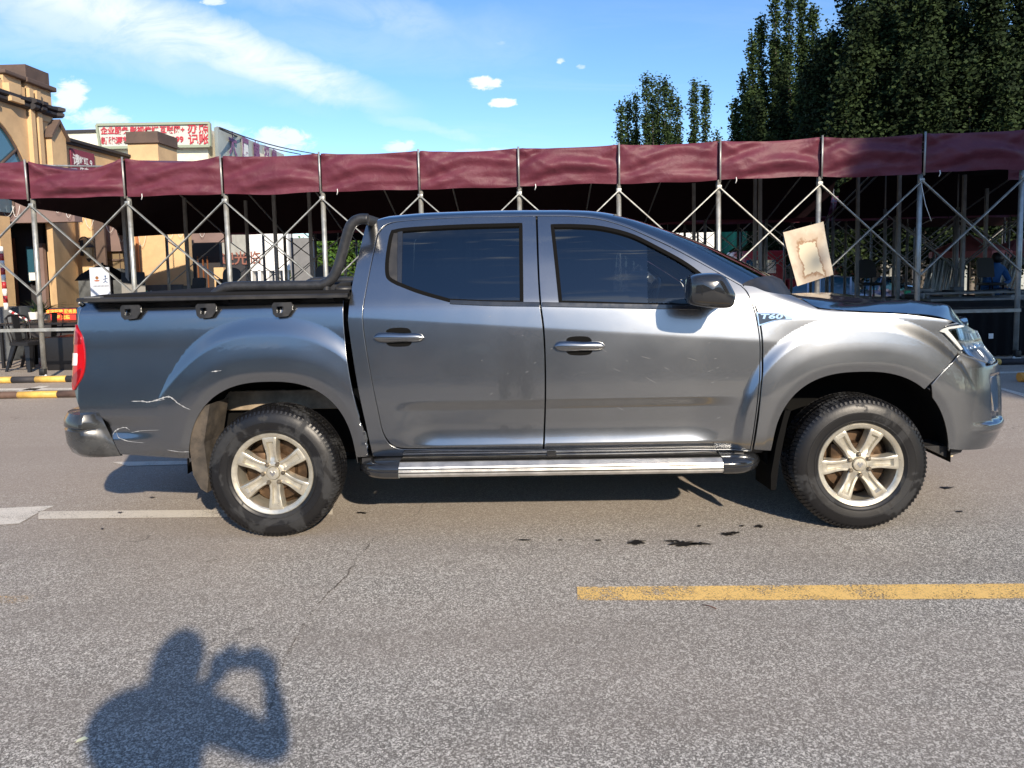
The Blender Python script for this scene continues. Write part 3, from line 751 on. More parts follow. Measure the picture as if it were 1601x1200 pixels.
# pierced block wall
M_blk2 = mat('old_block', (0.20, 0.20, 0.18), 0.85, var=0.3, vscale=2)
a, b = at(1200, 356, 42), at(1402, 440, 42); b.z = -0.7
g = MB(); nx_, nz_ = 17, 7
W_ = (b.x - a.x); H_ = (a.z - b.z)
for i in range(nx_ + 1): g.box((a.x + W_ * i / nx_, 42, (a.z + b.z) / 2), (0.14, 0.35, H_))
for j in range(nz_ + 1): g.box(((a.x + b.x) / 2, 42.02, b.z + H_ * j / nz_), (W_, 0.30, 0.20))
for i in range(nx_):
    for j in range(nz_):
        if (i + 2 * j) % 3 == 0: g.box((a.x + W_ * (i + .5) / nx_, 42.05, b.z + H_ * (j + .5) / nz_), (W_ / nx_, 0.2, 0.12))
tag(g.build('pierced_block_wall', M_blk2), 'old pierced block wall with rows of square openings behind the parked cars', 'wall')
tag(fbox('shade_backdrop', 1190, 340, 1430, 440, 44, 0.3, M_dk, None), 'dark backdrop added behind the pierced block wall for the shade in its openings', 'wall')  # dark sheet added to paint the shade seen in the openings
# green shade net
g = MB(); rws = []
for j in range(7):
    rws.append([at(1126 + 42 * i / 8, 356 + j * 5.5 + 3 * math.sin(i * 1.3 + j) * (j / 6) - i * 0.0 * j + (10 - i * 2.2) * (j / 6), 34 + 0.3 * math.sin(i)) for i in range(9)])
g.grid(rws); tag(g.build('shade_net', mat('green_net', (0.03, 0.22, 0.13), 0.8)), 'green shade net hanging above the red lorry', 'net')
g = MB(); g.grid([[at(1180 + 240 * i / 12, 355 + 6 * j + 1.5 * math.sin(i), 40 - j) for i in range(13)] for j in range(2)]); tag(g.build('shade_net', mat('dull_green_net', (0.05, 0.12, 0.09), 0.8)), 'dull green net strip along the top of the pierced block wall', 'net')
# red container
g = MB(); a, b = at(1308, 416, 38), at(1352, 441, 38); b.z = -0.7; n = 26; rws = []
for i in range(n * 4 + 1): rws.append((a.x + (b.x - a.x) * i / (n * 4), 38 - (0.07 if (i // 2) % 2 else 0)))
g.grid([[(x, y, b.z), (x, y, a.z)] for x, y in rws], smooth=False); g.box(((a.x + b.x) / 2, 38.9, (a.z + b.z) / 2), (b.x - a.x, 1.6, a.z - b.z)); tag(g.build('shipping_container', M_org), 'ribbed orange-red steel container behind the silver saloon', 'container')

# --- cars and lorry in the distance
def simple_car(name, label, cat, px, Y, L, Hh, body, rz, suv, face=1):
    """car lying along local x, then turned and moved"""
    r = empty(name, (0, 0, 0), label, cat)
    Wd = 0.88; g = MB()
    if suv: st = [(-L/2, .45, .95, .80), (-L/2+.1, .35, 1.05, .86), (-L/2+.7, .3, 1.03, Wd), (0, .28, 1.02, Wd), (L/2-1.1, .28, 1.0, Wd), (L/2-.2, .32, .88, .82), (L/2, .42, .72, .7)]
    else: st = [(-L/2, .45, .90, .76), (-L/2+.15, .35, .98, .84), (-L/2+.8, .3, .98, Wd), (0, .26, .95, Wd), (L/2-1.2, .27, .92, Wd), (L/2-.25, .32, .76, .82), (L/2, .42, .66, .7)]
    rws = []
    for x, z0, z1, w in st:
        rws.append([(x, -w * .9, z0), (x, -w, z0 + .12), (x, -w * 1.0, (z0 + z1) / 2), (x, -w * .97, z1 - .08), (x, -w * .86, z1), (x, 0, z1 + .03), (x, w * .86, z1), (x, w * .97, z1 - .08), (x, w, (z0 + z1) / 2), (x, w, z0 + .12), (x, w * .9, z0)])
    g.grid(rws)
    for s in (0, -1): g.f.append(tuple((len(rws) - 1 if s else 0) * 11 + i for i in range(11))); g.mi.append(0); g.sm.append(False)
    g.build('body', body, r, auto=50)
    zr = Hh; xb = -L/2 + (.25 if suv else .75); g = MB(); gl = MB()
    st = [(xb, .98, .72), (xb + (.35 if suv else .6), zr - .06, .60), (xb + 1.0, zr, .58), (xb + 1.7, zr - .03, .60), (xb + 2.65, .98, .74)]
    rws = [[(x, -w, min(z, .98)), (x, -(w - .06), z), (x, 0, z + .02 * (z > 1)), (x, (w - .06), z), (x, w, min(z, .98))] for x, z, w in st]
    low = .97
    rws = [[(x, -.80, low), (x, -w * 1.0, z - .04 if z > 1 else low), (x, -w * .9, z), (x, 0, z + .01), (x, w * .9, z), (x, w, z - .04 if z > 1 else low), (x, .80, low)] for x, z, w in st]
    g.grid(rws); g.build('cabin_glass', M_win, r, auto=40)
    g = MB(); g.grid([[(x, y * 1.02, z + .012) for x, y, z in rw[1:6]] for rw in rws[1:4]]); g.build('roof', body, r, auto=40)
    for x in (xb + .35 if suv else xb + .6, xb + 1.35, xb + 1.75):
        for s in (-1, 1): MB().bar((x, s * .80, .97), (x + .02, s * .61, zr - .05), .06, .05).build('window_pillar', body, r)
    for x in (-L/2 + .8, L/2 - .85):
        for s in (-1, 1):
            w_ = MB(); w_.lathe([(0.001, -.11), (.20, -.11), (.30, -.10), (.32, -.04), (.32, .06), (.1, .08)], (x, s * .80, .32), 'Y', 24)
            wo = w_.build('wheel', M_tyre, r, auto=40)
            MB().lathe([(.001, -.125 * 1), (.19, -.118)], (x, s * .80, .32), 'Y', 20).lathe([(.001, .125), (.19, .118)], (x, s * .80, .32), 'Y', 20).build('hubcap', M_alu, wo)
    for s in (-1, 1):
        MB().box((L/2 - .12, s * .62, .68), (.22, .34, .13), bev=.04).build('headlight', M_white, r, auto=40)
        MB().box((-L/2 + .06, s * .68, .85), (.16, .28, .16), bev=.04).build('tail_light', M_red, r, auto=40)
    MB().box((L/2 - .02, 0, .60), (.06, .8, .14), bev=.02).build('grille', M_blk, r, auto=40)
    MB().box((L/2, 0, .42), (.05, 1.5, .14), bev=.03).build('bumper', body, r, auto=40)
    for s in (-1, 1): MB().box((xb + 2.2, s * .95, 1.0), (.12, .2, .13), bev=.04).build('wing_mirror', body, r, auto=40)
    g0 = ground_at(px, 470, 0); r.location = (at(px, 440, Y).x, Y, -0.75); r.rotation_euler = (0, 0, rz)
    return r
simple_car('parked_suv', 'pale grey sport utility vehicle parked beyond the canopy, left of the water-stained board', 'car', 1258, 27.5, 4.5, 1.62, mat('silver_blue_paint', (0.40, 0.44, 0.52), 0.3, 0.6, coat=1), R(150), True)
simple_car('parked_saloon', 'silver blue saloon parked nose-on beyond the canopy, right of the stained board', 'car', 1324, 30, 4.5, 1.42, mat('silver_paint', (0.30, 0.36, 0.42), 0.3, 0.6, coat=1), R(-75), False)
simple_car('parked_hatchback', 'dark lilac small car parked beyond the canopy beside the tall dark post', 'car', 1392, 29, 3.9, 1.5, mat('dark_lilac_paint', (0.10, 0.10, 0.16), 0.3, 0.5, coat=1), R(-60), True)
lr = empty('red_lorry', (0, 0, 0), 'red lorry cab with a side window parked behind the canopy, above the truck windscreen', 'lorry')
MB().box((0, 0, 1.6), (2.0, 2.2, 2.1), bev=0.12).build('cab', M_redp, lr, auto=40)
MB().box((-1.02, 0, 1.85), (0.06, 1.9, 0.85), bev=0.02).build('windscreen', M_win, lr)
MB().box((0.25, -1.11, 1.95), (0.5, 0.03, 0.6), bev=0.01).build('side_window', M_win, lr)
MB().box((-0.55, -1.11, 1.85), (0.6, 0.03, 0.8), bev=0.01).build('side_window', M_win, lr)
put_text('door_lettering', 'JAB', 0.26, (0.1, -1.13, 1.35), (1, 0, 0), (0, 0, 1), M_wht, lr, 0.01)
MB().box((3.2, 0, 1.1), (4.2, 2.1, 0.5)).build('bed', M_redp, lr)
for x in (-0.5, 2.2, 4.2):
    for s in (-1, 1): MB().lathe([(0.001, -.14), (.25, -.14), (.45, -.12), (.48, 0), (.45, .12), (.001, .14)], (x, s * .95, .48), 'Y', 24).build('wheel', M_tyre, lr, auto=40)
lr.location = (at(1180, 420, 34).x, 34, -0.75)
lr.rotation_euler = (0, 0, R(6))

# ================================================================== CANOPIES
XC0, SP, YV, ZVB, ZVT = -6.829, 1.3425, 10.15, 2.52, 3.03
def cloth_mat():
    m = bpy.data.materials.new('burgundy_tarpaulin'); m.use_nodes = True
    T = NT(m.node_tree); b = m.node_tree.nodes['Principled BSDF']; o = T.obj()
    n = T.noise(o, 2.0, 6, 0.6); n2 = T.noise(T.mapping(o, (1, 1, 3)), 4, 6, 0.7, 0.4)
    c = T.mix(T.ramp(n, 0.3, 0.7), (0.095, 0.018, 0.033), (0.135, 0.030, 0.048))
    c = T.mix(T.m('MULTIPLY', T.ramp(n2, 0.5, 0.75), 0.22), c, (0.26, 0.11, 0.14))
    T.l.new(c, b.inputs['Base Color']); b.inputs['Roughness'].default_value = 0.55; b.inputs['Specular IOR Level'].default_value = 0.35
    T.l.new(T.bump(T.noise(o, 7, 5, 0.6, 0.6), 0.35, 0.03), b.inputs['Normal'])
    return m
M_cloth = cloth_mat()
M_galv = mat('galvanised_tube', (0.40, 0.41, 0.39), 0.42, 0.55, var=0.18, vscale=10, dirt=(0.25, 0.20, 0.15), dirt_amt=0.35)
M_under = mat('canopy_underside_shade', (0.016, 0.008, 0.011), 0.9, spec=0.1)  # shade beneath the roof cloth put into the colour
def canopy(label, x0, nb, y0, y1, zb, zt, ridge, seed, detail=True, mb=M_galv, rear_cut=None, group=None, zr=None, lat=(1, 1), mid=()):
    rn = random.Random(seed)
    zr = zb + 0.1 if zr is None else zr
    r = empty('retractable_canopy', (x0, y0, 0), label, 'canopy', group)
    sgs = [rn.uniform(0.008, 0.035) + (0.12 if (detail and i == 1) else 0) + (0.035 if detail and i == 2 else 0) for i in range(nb)]
    def bay(i0, y, sgn, name, m):
        xa, xb = x0 + i0 * SP, x0 + (i0 + 1) * SP; rws = []
        ph, am, sg = rn.uniform(0, 6), rn.uniform(0.6, 1.3), sgs[i0]
        sk = rn.uniform(-0.2, 0.2); drop = rn.uniform(-0.02, 0.015)
        for i in range(29):
            f = i / 28; c = 4 * f * (1 - f); rw = []
            zt_ = zt - sg * c ** 1.2
            for j in range(25):
                v = j / 24; z = zt_ + (zb + drop * c + 0.006 * math.sin(f * 9 + ph) - zt_) * v
                w = v + 0.38 * (1 - abs(2 * (f + sk * c * .5) - 1) ** 1.5) * (1 - v * 0.6)
                env = min(1, c * 3.0)
                d = 0.030 * am * math.sin(2 * PI * 1.5 * w + ph) * env * (1 - abs(2 * v - 1) ** 3) + 0.05 * c * math.sin(PI * v) * 0.9
                d += 0.013 * math.sin(2 * PI * (3.1 * w + f) + 2 * ph) * env
                d += 0.007 * math.exp(-((v - 0.78) / 0.035) ** 2) + 0.010 * math.exp(-((v - 0.06) / 0.04) ** 2)
                # pulls that fan out of the upper corners
                for e in (f, 1 - f):
                    d += 0.032 * am * math.exp(-((v - 1.6 * e) / 0.10) ** 2) * math.exp(-e * 3.0) * (e > 0.01)
                    d += 0.012 * math.exp(-((v - 3.8 * e) / 0.16) ** 2) * (e > 0.01)
                rw.append((xa + (xb - xa) * (0.008 + 0.984 * f), y + sgn * (0.055 + d), z))
            rws.append(rw)
        return MB().grid(rws).build(name, m, r)
    for i in range(nb): bay(i, y0, -1, 'valance_panel', M_cloth)
    # roof cloth: rises to the ridge, sags between the bows
    g = MB(); rws = []; ys = [y0 - 0.03, y0 + 0.4, y0 + 1.2, (y0 + y1) / 2 - 0.3, (y0 + y1) / 2, (y0 + y1) / 2 + 0.3, y1 - 1.2, y1 - 0.4, y1]
    for i in range(nb * 8 + 1):
        f = (i % 8) / 8; c = 4 * f * (1 - f); x = x0 + SP * i / 8; rw = []
        for k, y in enumerate(ys):
            q = 1 - abs(2 * (y - y0) / (y1 - y0) - 1)
            z = zt + (ridge - zt) * min(1, q * 1.05) - (0.05 * c + 0.012) * (1 if 0 < k < len(ys) - 1 else 0.8)
            if k == len(ys) - 1: z = zr + (0.05 if detail else 0.0) * abs(math.sin(PI * x / (2 * SP)))
            if k < 3: z -= sgs[min(i // 8, nb - 1)] * c ** 1.2 * (1.0, 0.8, 0.35)[k] - (0.05 * c * (0.8, 1, .3)[k])
            xx = x
            if detail and i < 16:      # the left end is pulled outwards in a free-hanging curve
                xl_ = float(np.interp(y, [y0, y0 + .45, y0 + 1.85, y0 + 4.15, y1], [x0, x0 + 1.12, x0 + 0.8, x0 + 0.02, x0 - 1.1]))
                xr_ = x0 + 2 * SP; xx = xr_ - (xr_ - x) * (xr_ - xl_) / (2 * SP)
                if k > 0: z -= (z - min(z, 2.46)) * (1 - i / 16) ** 2.2
            rw.append((xx, y, z))
        rws.append(rw)
    o = g.grid(rws).build('roof_cloth', M_cloth, r)
    g = MB(); g.grid([[(p[0], p[1] + (0.0 if 0 < k < len(ys) - 1 else 0), p[2] - 0.02) for k, p in enumerate(rw)] for rw in rws]); g.build('roof_underside_shade', M_under, r)  # near-black sheet below the cloth stands for the shade inside
    for side, yy in [('f', y0), ('r', y1)] + [('m', q) for q in mid]:
        if side != 'm' and not lat[0 if side == 'f' else 1]: continue
        zb = zb if side == 'f' else zr
        for i in range(nb + 1):
            x = x0 + i * SP
            if not (side == 'f' and detail) and rear_cut and not (rear_cut[0] < x < rear_cut[1]): continue
            lean = rn.uniform(-0.015, 0.015)
            p = MB().tube([(x + lean, yy, 0.16), (x, yy, zb + 0.01)], 0.033, 14)
            p.tube([(x, yy - 0.10 if side == 'f' else yy, zb - 0.03), (x, yy - 0.115 if side == 'f' else yy, zt + 0.015)], 0.013, 8)
            po = p.build('pole', mb, r)
            if detail and side == 'f':
                w = MB(); w.lathe([(0.005, -0.022), (0.045, -0.022), (0.052, -0.012), (0.052, 0.012), (0.045, 0.022), (0.005, 0.022)], (x + lean, yy - 0.03, 0.052), 'Y', 20)
                w.build('caster_wheel', M_white, po, auto=40)
                MB().box((x + lean, yy - 0.03, 0.12), (0.075, 0.075, 0.09), bev=0.008).build('caster_fork', M_blk, po, auto=40)
                MB().box((x, yy - 0.035, zb - 0.09), (0.07, 0.05, 0.06), bev=0.01).build('joint', mb, po, auto=40)
            if detail and side == 'f' and i < nb and i % 2 == 0:
                MB().tube([(x + .22, yy - .07, zb + .03), (x + .225, yy - .075, zb - .01), (x + .21, yy - .07, zb - .05)], 0.006, 5).build('tie_cord', M_wht, r)
            if i < nb:
                z0, z1 = 1.20, zb - 0.09
                if rear_cut and not (side == 'f' and detail) and not (rear_cut[0] < x + SP < rear_cut[1]): continue
                MB().bar((x, yy - 0.045, z1), (x + SP, yy - 0.045, z0), 0.014, 0.042, up=(0, 1, 0)).build('scissor_bar', mb, r)
                MB().bar((x, yy - 0.062, z0), (x + SP, yy - 0.062, z1), 0.014, 0.042, up=(0, 1, 0)).build('scissor_bar', mb, r)
    for i in range(0, nb + 1, 1):
        x = x0 + i * SP; m_ = (y0 + y1) / 2
        MB().tube([(x, y0, zt - 0.05), (x, m_, ridge - 0.06), (x, y1, zr - 0.02)], 0.016, 8).build('roof_bow', mb, r)
    return r
c1 = canopy('front burgundy tarpaulin canopy on silver scissor-frame poles, directly behind the truck', XC0 - SP, 11, YV, 16.6, ZVB, ZVT, 3.44, 11, True, zr=2.32)
M_dgalv = mat('dull_or_shaded_metal', (0.24, 0.24, 0.24), 0.55, 0.3, var=0.2)  # galvanised tube darkened for canopy shade; also the tables' own dull metal
c2 = canopy('rear burgundy canopy row behind the front one, in deep shade, its underside coloured dark for that shade', -6.8, 16, 16.8, 23.4, 2.30, 2.72, 3.15, 21, False, M_dgalv, zr=2.40, lat=(0, 1), mid=(18.9, 21.2))
c3 = canopy('side burgundy canopy adjoining the right end pole of the front one', XC0 + 10 * SP + 0.12, 6, 10.7, 16.6, 2.50, 2.98, 3.40, 31, False, M_dgalv, zr=2.36, lat=(0, 1), mid=(14.2,))
for o in [c for c in bpy.data.objects if c.parent == c1 or (c.parent and c.parent.parent == c1)]:
    for v in o.data.vertices: v.co.z += 0.0105 * max(0.0, v.co.x) * v.co.z / 3
# horizontal rail along the front frame
a = at(-60, 520, YV - 0.05); z_ = 0.715
g = MB(); g.box(((XC0 - SP + 6.6) / 2, YV - 0.055, z_), (6.6 - XC0 + SP, 0.02, 0.045)); g.build('bottom_rail', M_galv, c1)
# interior props
for (px, Y, t0) in ((1188, 12.8, 2.9), (1180, 14.0, 3.0), (293, 14.2, 2.9), (432, 13.0, 3.0), (487, 13.6, 3.0), (1505, 13.5, 2.9), (1340, 14.4, 3.0), (1404, 13.2, 2.9), (198, 12.4, 2.8), (388, 15.0, 2.9), (1085, 13.8, 2.9), (1540, 15.2, 2.8)):
    x = at(px, 400, Y).x
    MB().box((x, Y, t0 / 2), (0.055, 0.055, t0)).build('prop_post', M_dgalv, c1)

# stained board hung on the frame
bd = [(1224.5, 363), (1287.5, 346), (1302.5, 429), (1246, 447)]
P = [at(px, py, YV - 0.11) for px, py in bd]
def board_mat():
    m = bpy.data.materials.new('water_stained_board'); m.use_nodes = True
    T = NT(m.node_tree); b = m.node_tree.nodes['Principled BSDF']; o = T.obj()
    cx_ = sum(p.x for p in P) / 4 + 0.02; cz2 = sum(p.z for p in P) / 4 - 0.06
    mp_ = T.mapping(o, (1, 1, 1), (0, 0, 0), (-cx_, 0, -cz2))
    sp = T.new('ShaderNodeSeparateXYZ'); T.l.new(mp_, sp.inputs[0])
    u_ = T.m('ADD', sp.outputs[0], T.m('MULTIPLY', sp.outputs[2], 0.25))
    nn = T.m('ADD', T.m('MULTIPLY', T.m('SUBTRACT', T.noise(o, 22, 8, 0.75, 0.6), 0.5), 0.55), T.m('MULTIPLY', T.m('SUBTRACT', T.noise(o, 6, 3, 0.6, 0.3), 0.5), 1.1))
    d = T.m('MAXIMUM', T.m('MULTIPLY', T.m('ABSOLUTE', u_), 1 / 0.125), T.m('MULTIPLY', T.m('ABSOLUTE', sp.outputs[2]), 1 / 0.22))
    d = T.m('ADD', d, nn)
    ring = T.m('MULTIPLY', T.ramp(d, 0.92, 1.0), T.ramp(d, 1.22, 1.0))
    ring2 = T.m('MULTIPLY', T.ramp(d, 1.0, 1.1), T.ramp(d, 1.9, 1.2, 0, 0.5))
    blot = T.ramp(T.noise(o, 4, 5, 0.6), 0.5, 0.7, 0, 0.45)
    c = T.mix(T.m('MAXIMUM', ring2, blot), (0.62, 0.54, 0.42), (0.40, 0.28, 0.19))
    c = T.mix(ring, c, (0.30, 0.18, 0.10)); c = T.mix(T.ramp(d, 0.95, 0.88), c, (0.66, 0.58, 0.42))
    T.l.new(c, b.inputs['Base Color']); b.inputs['Roughness'].default_value = 0.85
    return m
g = MB(); off = Vector((0, 0.02, 0)); rws = []
for i in range(13):
    u_ = i / 12; rw = []
    for j in range(13):
        v_ = j / 12; p = P[0].lerp(P[1], u_).lerp(P[3].lerp(P[2], u_), v_)
        rw.append(p + Vector((0, -0.03 * math.sin(PI * u_) * (1 - v_) + 0.012 * math.sin(5 * v_), 0)))
    rws.append(rw)
g.grid(rws); g.grid([[p + Vector((0, 0.008, 0)) for p in rw] for rw in rws])
tag(g.build('stained_board', board_mat()), 'large water-stained beige board hung askew on the canopy lattice, right of the truck roof', 'board')
# string dangling at the right
tag(MB().tube([at(1440, 285, YV - .08), at(1447, 320, YV - .09), at(1456, 345, YV - .08)], 0.004, 5).build('dangling_string', M_wht), 'thin string dangling from the canopy frame beside the second pole from right', 'string')

# ================================================================== TERRACE FURNITURE
def metal_chair(name='metal_chair'):
    r = empty(name)
    rs = []; g = MB()
    g.box((0, 0, 0.445), (0.36, 0.36, 0.02), bev=0.008); g.box((0, -0.18, 0.425), (0.36, 0.012, 0.05)); g.box((0, 0.18, 0.425), (0.36, 0.012, 0.05)); g.box((-.18, 0, 0.425), (0.012, 0.36, 0.05)); g.box((.18, 0, 0.425), (0.012, 0.36, 0.05))
    g.build('seat', M_blackp, r, auto=40)
    for sx_ in (-1, 1):
        for sy_ in (-1, 1):
            l = MB(); a = Vector((sx_ * .15, sy_ * .15, .44)); b = Vector((sx_ * .23, sy_ * .23, 0))
            tp = [(a, .075), ((a + b) / 2, .05), (b, .028)]
            rw = []
            for p, w in tp: rw.append([p + Vector((-sx_ * w, sy_ * .02, 0)), p + Vector((sx_ * .005, sy_ * .025, 0)), p + Vector((sx_ * .01, -sy_ * w, 0))])
            l.grid(rw, smooth=False); l.grid([[q + Vector((-sx_ * .008, -sy_ * .008, 0)) for q in row] for row in rw], smooth=False)
            l.build('leg', M_blackp, r)
    b = MB(); b.tube(cr([(-.17, .17, .44), (-.20, .21, .70), (-.17, .235, .83), (0, .25, .86), (.17, .235, .83), (.20, .21, .70), (.17, .17, .44)], 5), .011, 8)
    b.build('back_frame', M_blackp, r)
    MB().box((0, .225, .65), (.11, .008, .42), rot=Matrix.Rotation(R(-7), 3, 'X')).build('back_slat', M_blackp, r)
    return r
def children(o): return [c for c in bpy.data.objects if c.parent == o]
def copy_tree(o, loc, rz, label):
    r = o.copy(); col.objects.link(r); r.location = loc; r.rotation_euler = (0, 0, rz); r['label'] = label
    for ch in children(o):
        c = ch.copy(); col.objects.link(c); c.parent = r
        for g_ in children(ch):
            d = g_.copy(); col.objects.link(d); d.parent = c
    return r
mc = metal_chair(); tag(mc, 'black metal chair under the terrace table at the left edge, seen side-on', 'chair', 'black metal terrace chairs')
proto_kids = None
c = ground_at(2, 588); p = copy_tree(mc, (c.x, 11.3, 0), R(75), mc['label'])
c_ = at(26, 580, 11.4).x; copy_tree(mc, (c_ + 0.02, 11.75, 0), R(160), 'black metal chair behind the other, tucked under the terrace table near the first pole')
mc.location = (at(52, 580, 11.6).x, 11.9, 0); mc.rotation_euler = (0, 0, R(-100)); mc['label'] = 'black metal chair nearest the dark cupboard left of the truck tail'
a, b = at(14, 523, 11.6), at(106, 523, 11.6)
tb = empty('terrace_table', ((a.x + b.x) / 2, 11.9, 0), 'long dark terrace table behind the left canopy pole with chairs under it', 'table')
MB().box(((a.x + b.x) / 2 + 0.3, 11.9, 0.70), (1.9, 0.7, 0.03), bev=0.005).build('tabletop', M_blackp, tb)
for sx_ in (-1, 1):
    for sy_ in (-1, 1): MB().box(((a.x + b.x) / 2 + 0.3 + sx_ * .9, 11.9 + sy_ * .3, 0.345), (.04, .04, .69)).build('leg', M_blackp, tb)
def gbox(name, px0, py0, px1, Y, dep, m, label, cat, z0=0.0, par=None):
    a, b = at(px0, py0, Y), at(px1, py0, Y)
    g = MB(); g.box(((a.x + b.x) / 2, Y + dep / 2, (a.z + z0) / 2), (b.x - a.x, dep, a.z - z0), bev=0.012)
    o = g.build(name, m, par, auto=40)
    return tag(o, label, cat) if label else o
gbox('service_cupboard', 70, 528, 160, 11.2, 0.6, M_blackp, 'black service cupboard beside the left canopy pole, behind the truck tail', 'cupboard')
gbox('grey_planter', -60, 482, 16, 12.6, 0.6, M_stone, 'grey stone planter box at the left edge behind the terrace chairs', 'planter')
gbox('low_counter', 20, 505, 130, 13.0, 0.5, M_dk, 'dark low counter carrying potted plants and the red message display', 'counter')
# potted plants
def plant(px, py, Y, potw, poth, n, ln, label, wide=0.35, colr=(0.07, 0.13, 0.02)):
    base = at(px, py, Y); r = empty('potted_plant', base, label, 'plant')
    MB().lathe([(0.001, 0), (potw * .38, 0), (potw * .5, poth), (potw * .44, poth), (potw * .42, poth * .85), (0.001, poth * .85)], base, 'Z', 20).build('pot', M_wht, r, auto=40)
    g = MB(); rn = random.Random(int(px))
    for k in range(n):
        a = rn.uniform(0, 2 * PI); L = ln * rn.uniform(.6, 1.1); sp = rn.uniform(.3, 1.0) * wide
        P_ = []
        for i in range(6):
            f = i / 5; rr = sp * L * 2.2 * f; z = poth * .8 + L * (f - .45 * f * f * (sp * 2.4))
            c_ = base + Vector((rr * math.cos(a), rr * math.sin(a), z)); w = .022 * (1 - f) ** .7 * (ln / .3) ** .5
            P_.append([c_ + Vector((-w * math.sin(a), w * math.cos(a), 0)), c_ + Vector((w * math.sin(a), -w * math.cos(a), .004))])
        g.grid(P_)
    g.build('foliage', mat('leaf_green', colr, 0.5, var=0.3, vscale=9), r)
plant(53, 499, 12.9, 0.16, 0.13, 26, 0.13, 'small white pot of green leaves on the low counter left of the pole')
plant(39, 517, 12.0, 0.14, 0.11, 22, 0.09, 'small cream pot plant standing on the terrace table edge')
plant(63, 500, 13.6, 0.3, 0.1, 60, 0.42, 'large spiky palm with arching yellow green leaves behind the first canopy pole', wide=0.75, colr=(0.13, 0.15, 0.03))
# red message display
a, b = at(75, 482, 12.7), at(120, 508, 12.7)
dsp = tag(MB().box(((a.x + b.x) / 2, 12.75, (a.z + b.z) / 2), (b.x - a.x, 0.06, a.z - b.z + .02), bev=.006).build('message_display', M_dk), 'red scrolling message display on the low counter beside the truck tail', 'display')
def emit(name, c, s):
    m = bpy.data.materials.new(name); m.use_nodes = True; b_ = m.node_tree.nodes['Principled BSDF']
    b_.inputs['Base Color'].default_value = tuple(c) + (1,); b_.inputs['Emission Color'].default_value = tuple(c) + (1,); b_.inputs['Emission Strength'].default_value = s
    return m
M_led = emit('red_display_glow', (1.0, 0.10, 0.03), 0.9); M_led2 = emit('orange_display_glow', (1.0, 0.30, 0.05), 1.0)
fbox('display_band', 77, 483.5, 119, 490.5, 12.715, 0.004, emit('dim_red_glow', (0.75, 0.05, 0.03), 0.45), dsp)
fbox('display_band', 79, 492.5, 119, 499.5, 12.715, 0.004, emit('dim_red_glow', (0.6, 0.04, 0.03), 0.4), dsp)
put_text('display_text', '本店招聘 服务员', 0.075, at(96, 487, 12.70), (1, 0, 0), (0, 0, 1), M_led2, dsp, 0.003)
put_text('display_text', '欢迎 光临', 0.075, at(95, 496, 12.70), (1, 0, 0), (0, 0, 1), M_led2, dsp, 0.003)
put_text('display_text', '二楼 雅间', 0.06, at(98, 504, 12.70), (1, 0, 0), (0, 0, 1), M_led, dsp, 0.001)
# red and white barrier pole and bar
def stripe(P0, P1, w, n, name, label, cat):
    r = empty(name, P0, label, cat)
    for k in range(n):
        a_ = P0.lerp(P1, k / n); b_ = P0.lerp(P1, (k + 1) / n)
        MB().tube([a_, b_], w, 10).build('red_band' if k % 2 else 'white_band', M_redp if k % 2 else M_wht, r)
    return r
stripe(at(10, 484, 12.2), at(1, 385, 12.2), 0.035, 9, 'barrier_pole', 'red and white banded pole standing upright at the left edge', 'pole')
stripe(at(15, 486, 12.15), at(52, 505, 12.15), 0.022, 9, 'barrier_bar', 'red and white banded bar sloping down beside the grey planter', 'barrier')
# poster stand with its board
a, b = at(140, 418, 11.5), at(173, 462, 11.5)
ps = empty('poster_stand', ((a.x + b.x) / 2, 11.5, 0), 'white poster stand with two small emblems, above the left end of the truck bed', 'poster stand')
MB().box(((a.x + b.x) / 2, 11.5, (a.z + 0.5) / 2), (b.x - a.x, 0.03, a.z - 0.5), bev=0.004).build('poster', mat('pale_poster', (0.55, 0.60, 0.70), 0.5), ps)
MB().box(((a.x + b.x) / 2, 11.54, 0.5), (0.05, 0.04, 1.0)).build('stand', M_dk, ps)
def disc(px, py, rpx, m, par, sq=1.0, Y=11.48, n=16):
    c_ = at(px, py, Y); rr = rpx / CF * Y
    MB().add([c_ + Vector((rr * math.cos(2 * PI * k / n), 0, rr * sq * math.sin(2 * PI * k / n))) for k in range(n)], [tuple(range(n))]).build('emblem', m, par)
disc(151.5, 434, 2.6, mat('brown_emblem', (0.25, 0.10, 0.03), 0.6), ps); disc(151.5, 438.5, 4.5, mat('rust_emblem', (0.40, 0.12, 0.04), 0.6), ps, 0.25)
M_navy = mat('navy_print', (0.05, 0.10, 0.22), 0.6)
disc(164.5, 431.5, 1.4, M_navy, ps)
g = MB()
for (x0, y0, x1, y1) in ((164.5, 433, 164.5, 440), (161, 436.5, 168, 434.5), (164.5, 439, 161.5, 442), (164.5, 439, 168, 441.5)): g.bar(at(x0, y0, 11.478), at(x1, y1, 11.478), 0.004, 0.011, up=(0, 1, 0))
g.build('figure_emblem', M_navy, ps)
put_text('poster_text', 'TEAM', 0.035, at(164.5, 445, 11.48), (1, 0, 0), (0, 0, 1), M_navy, ps, 0.001) if False else None
g = MB()
for k in range(11): g.box((at(147 + k * 2.2, 447, 11.48).x, 11.481, at(147, 447, 11.48).z), (0.012, 0.003, 0.018))
g.build('print_line', M_grey, ps)
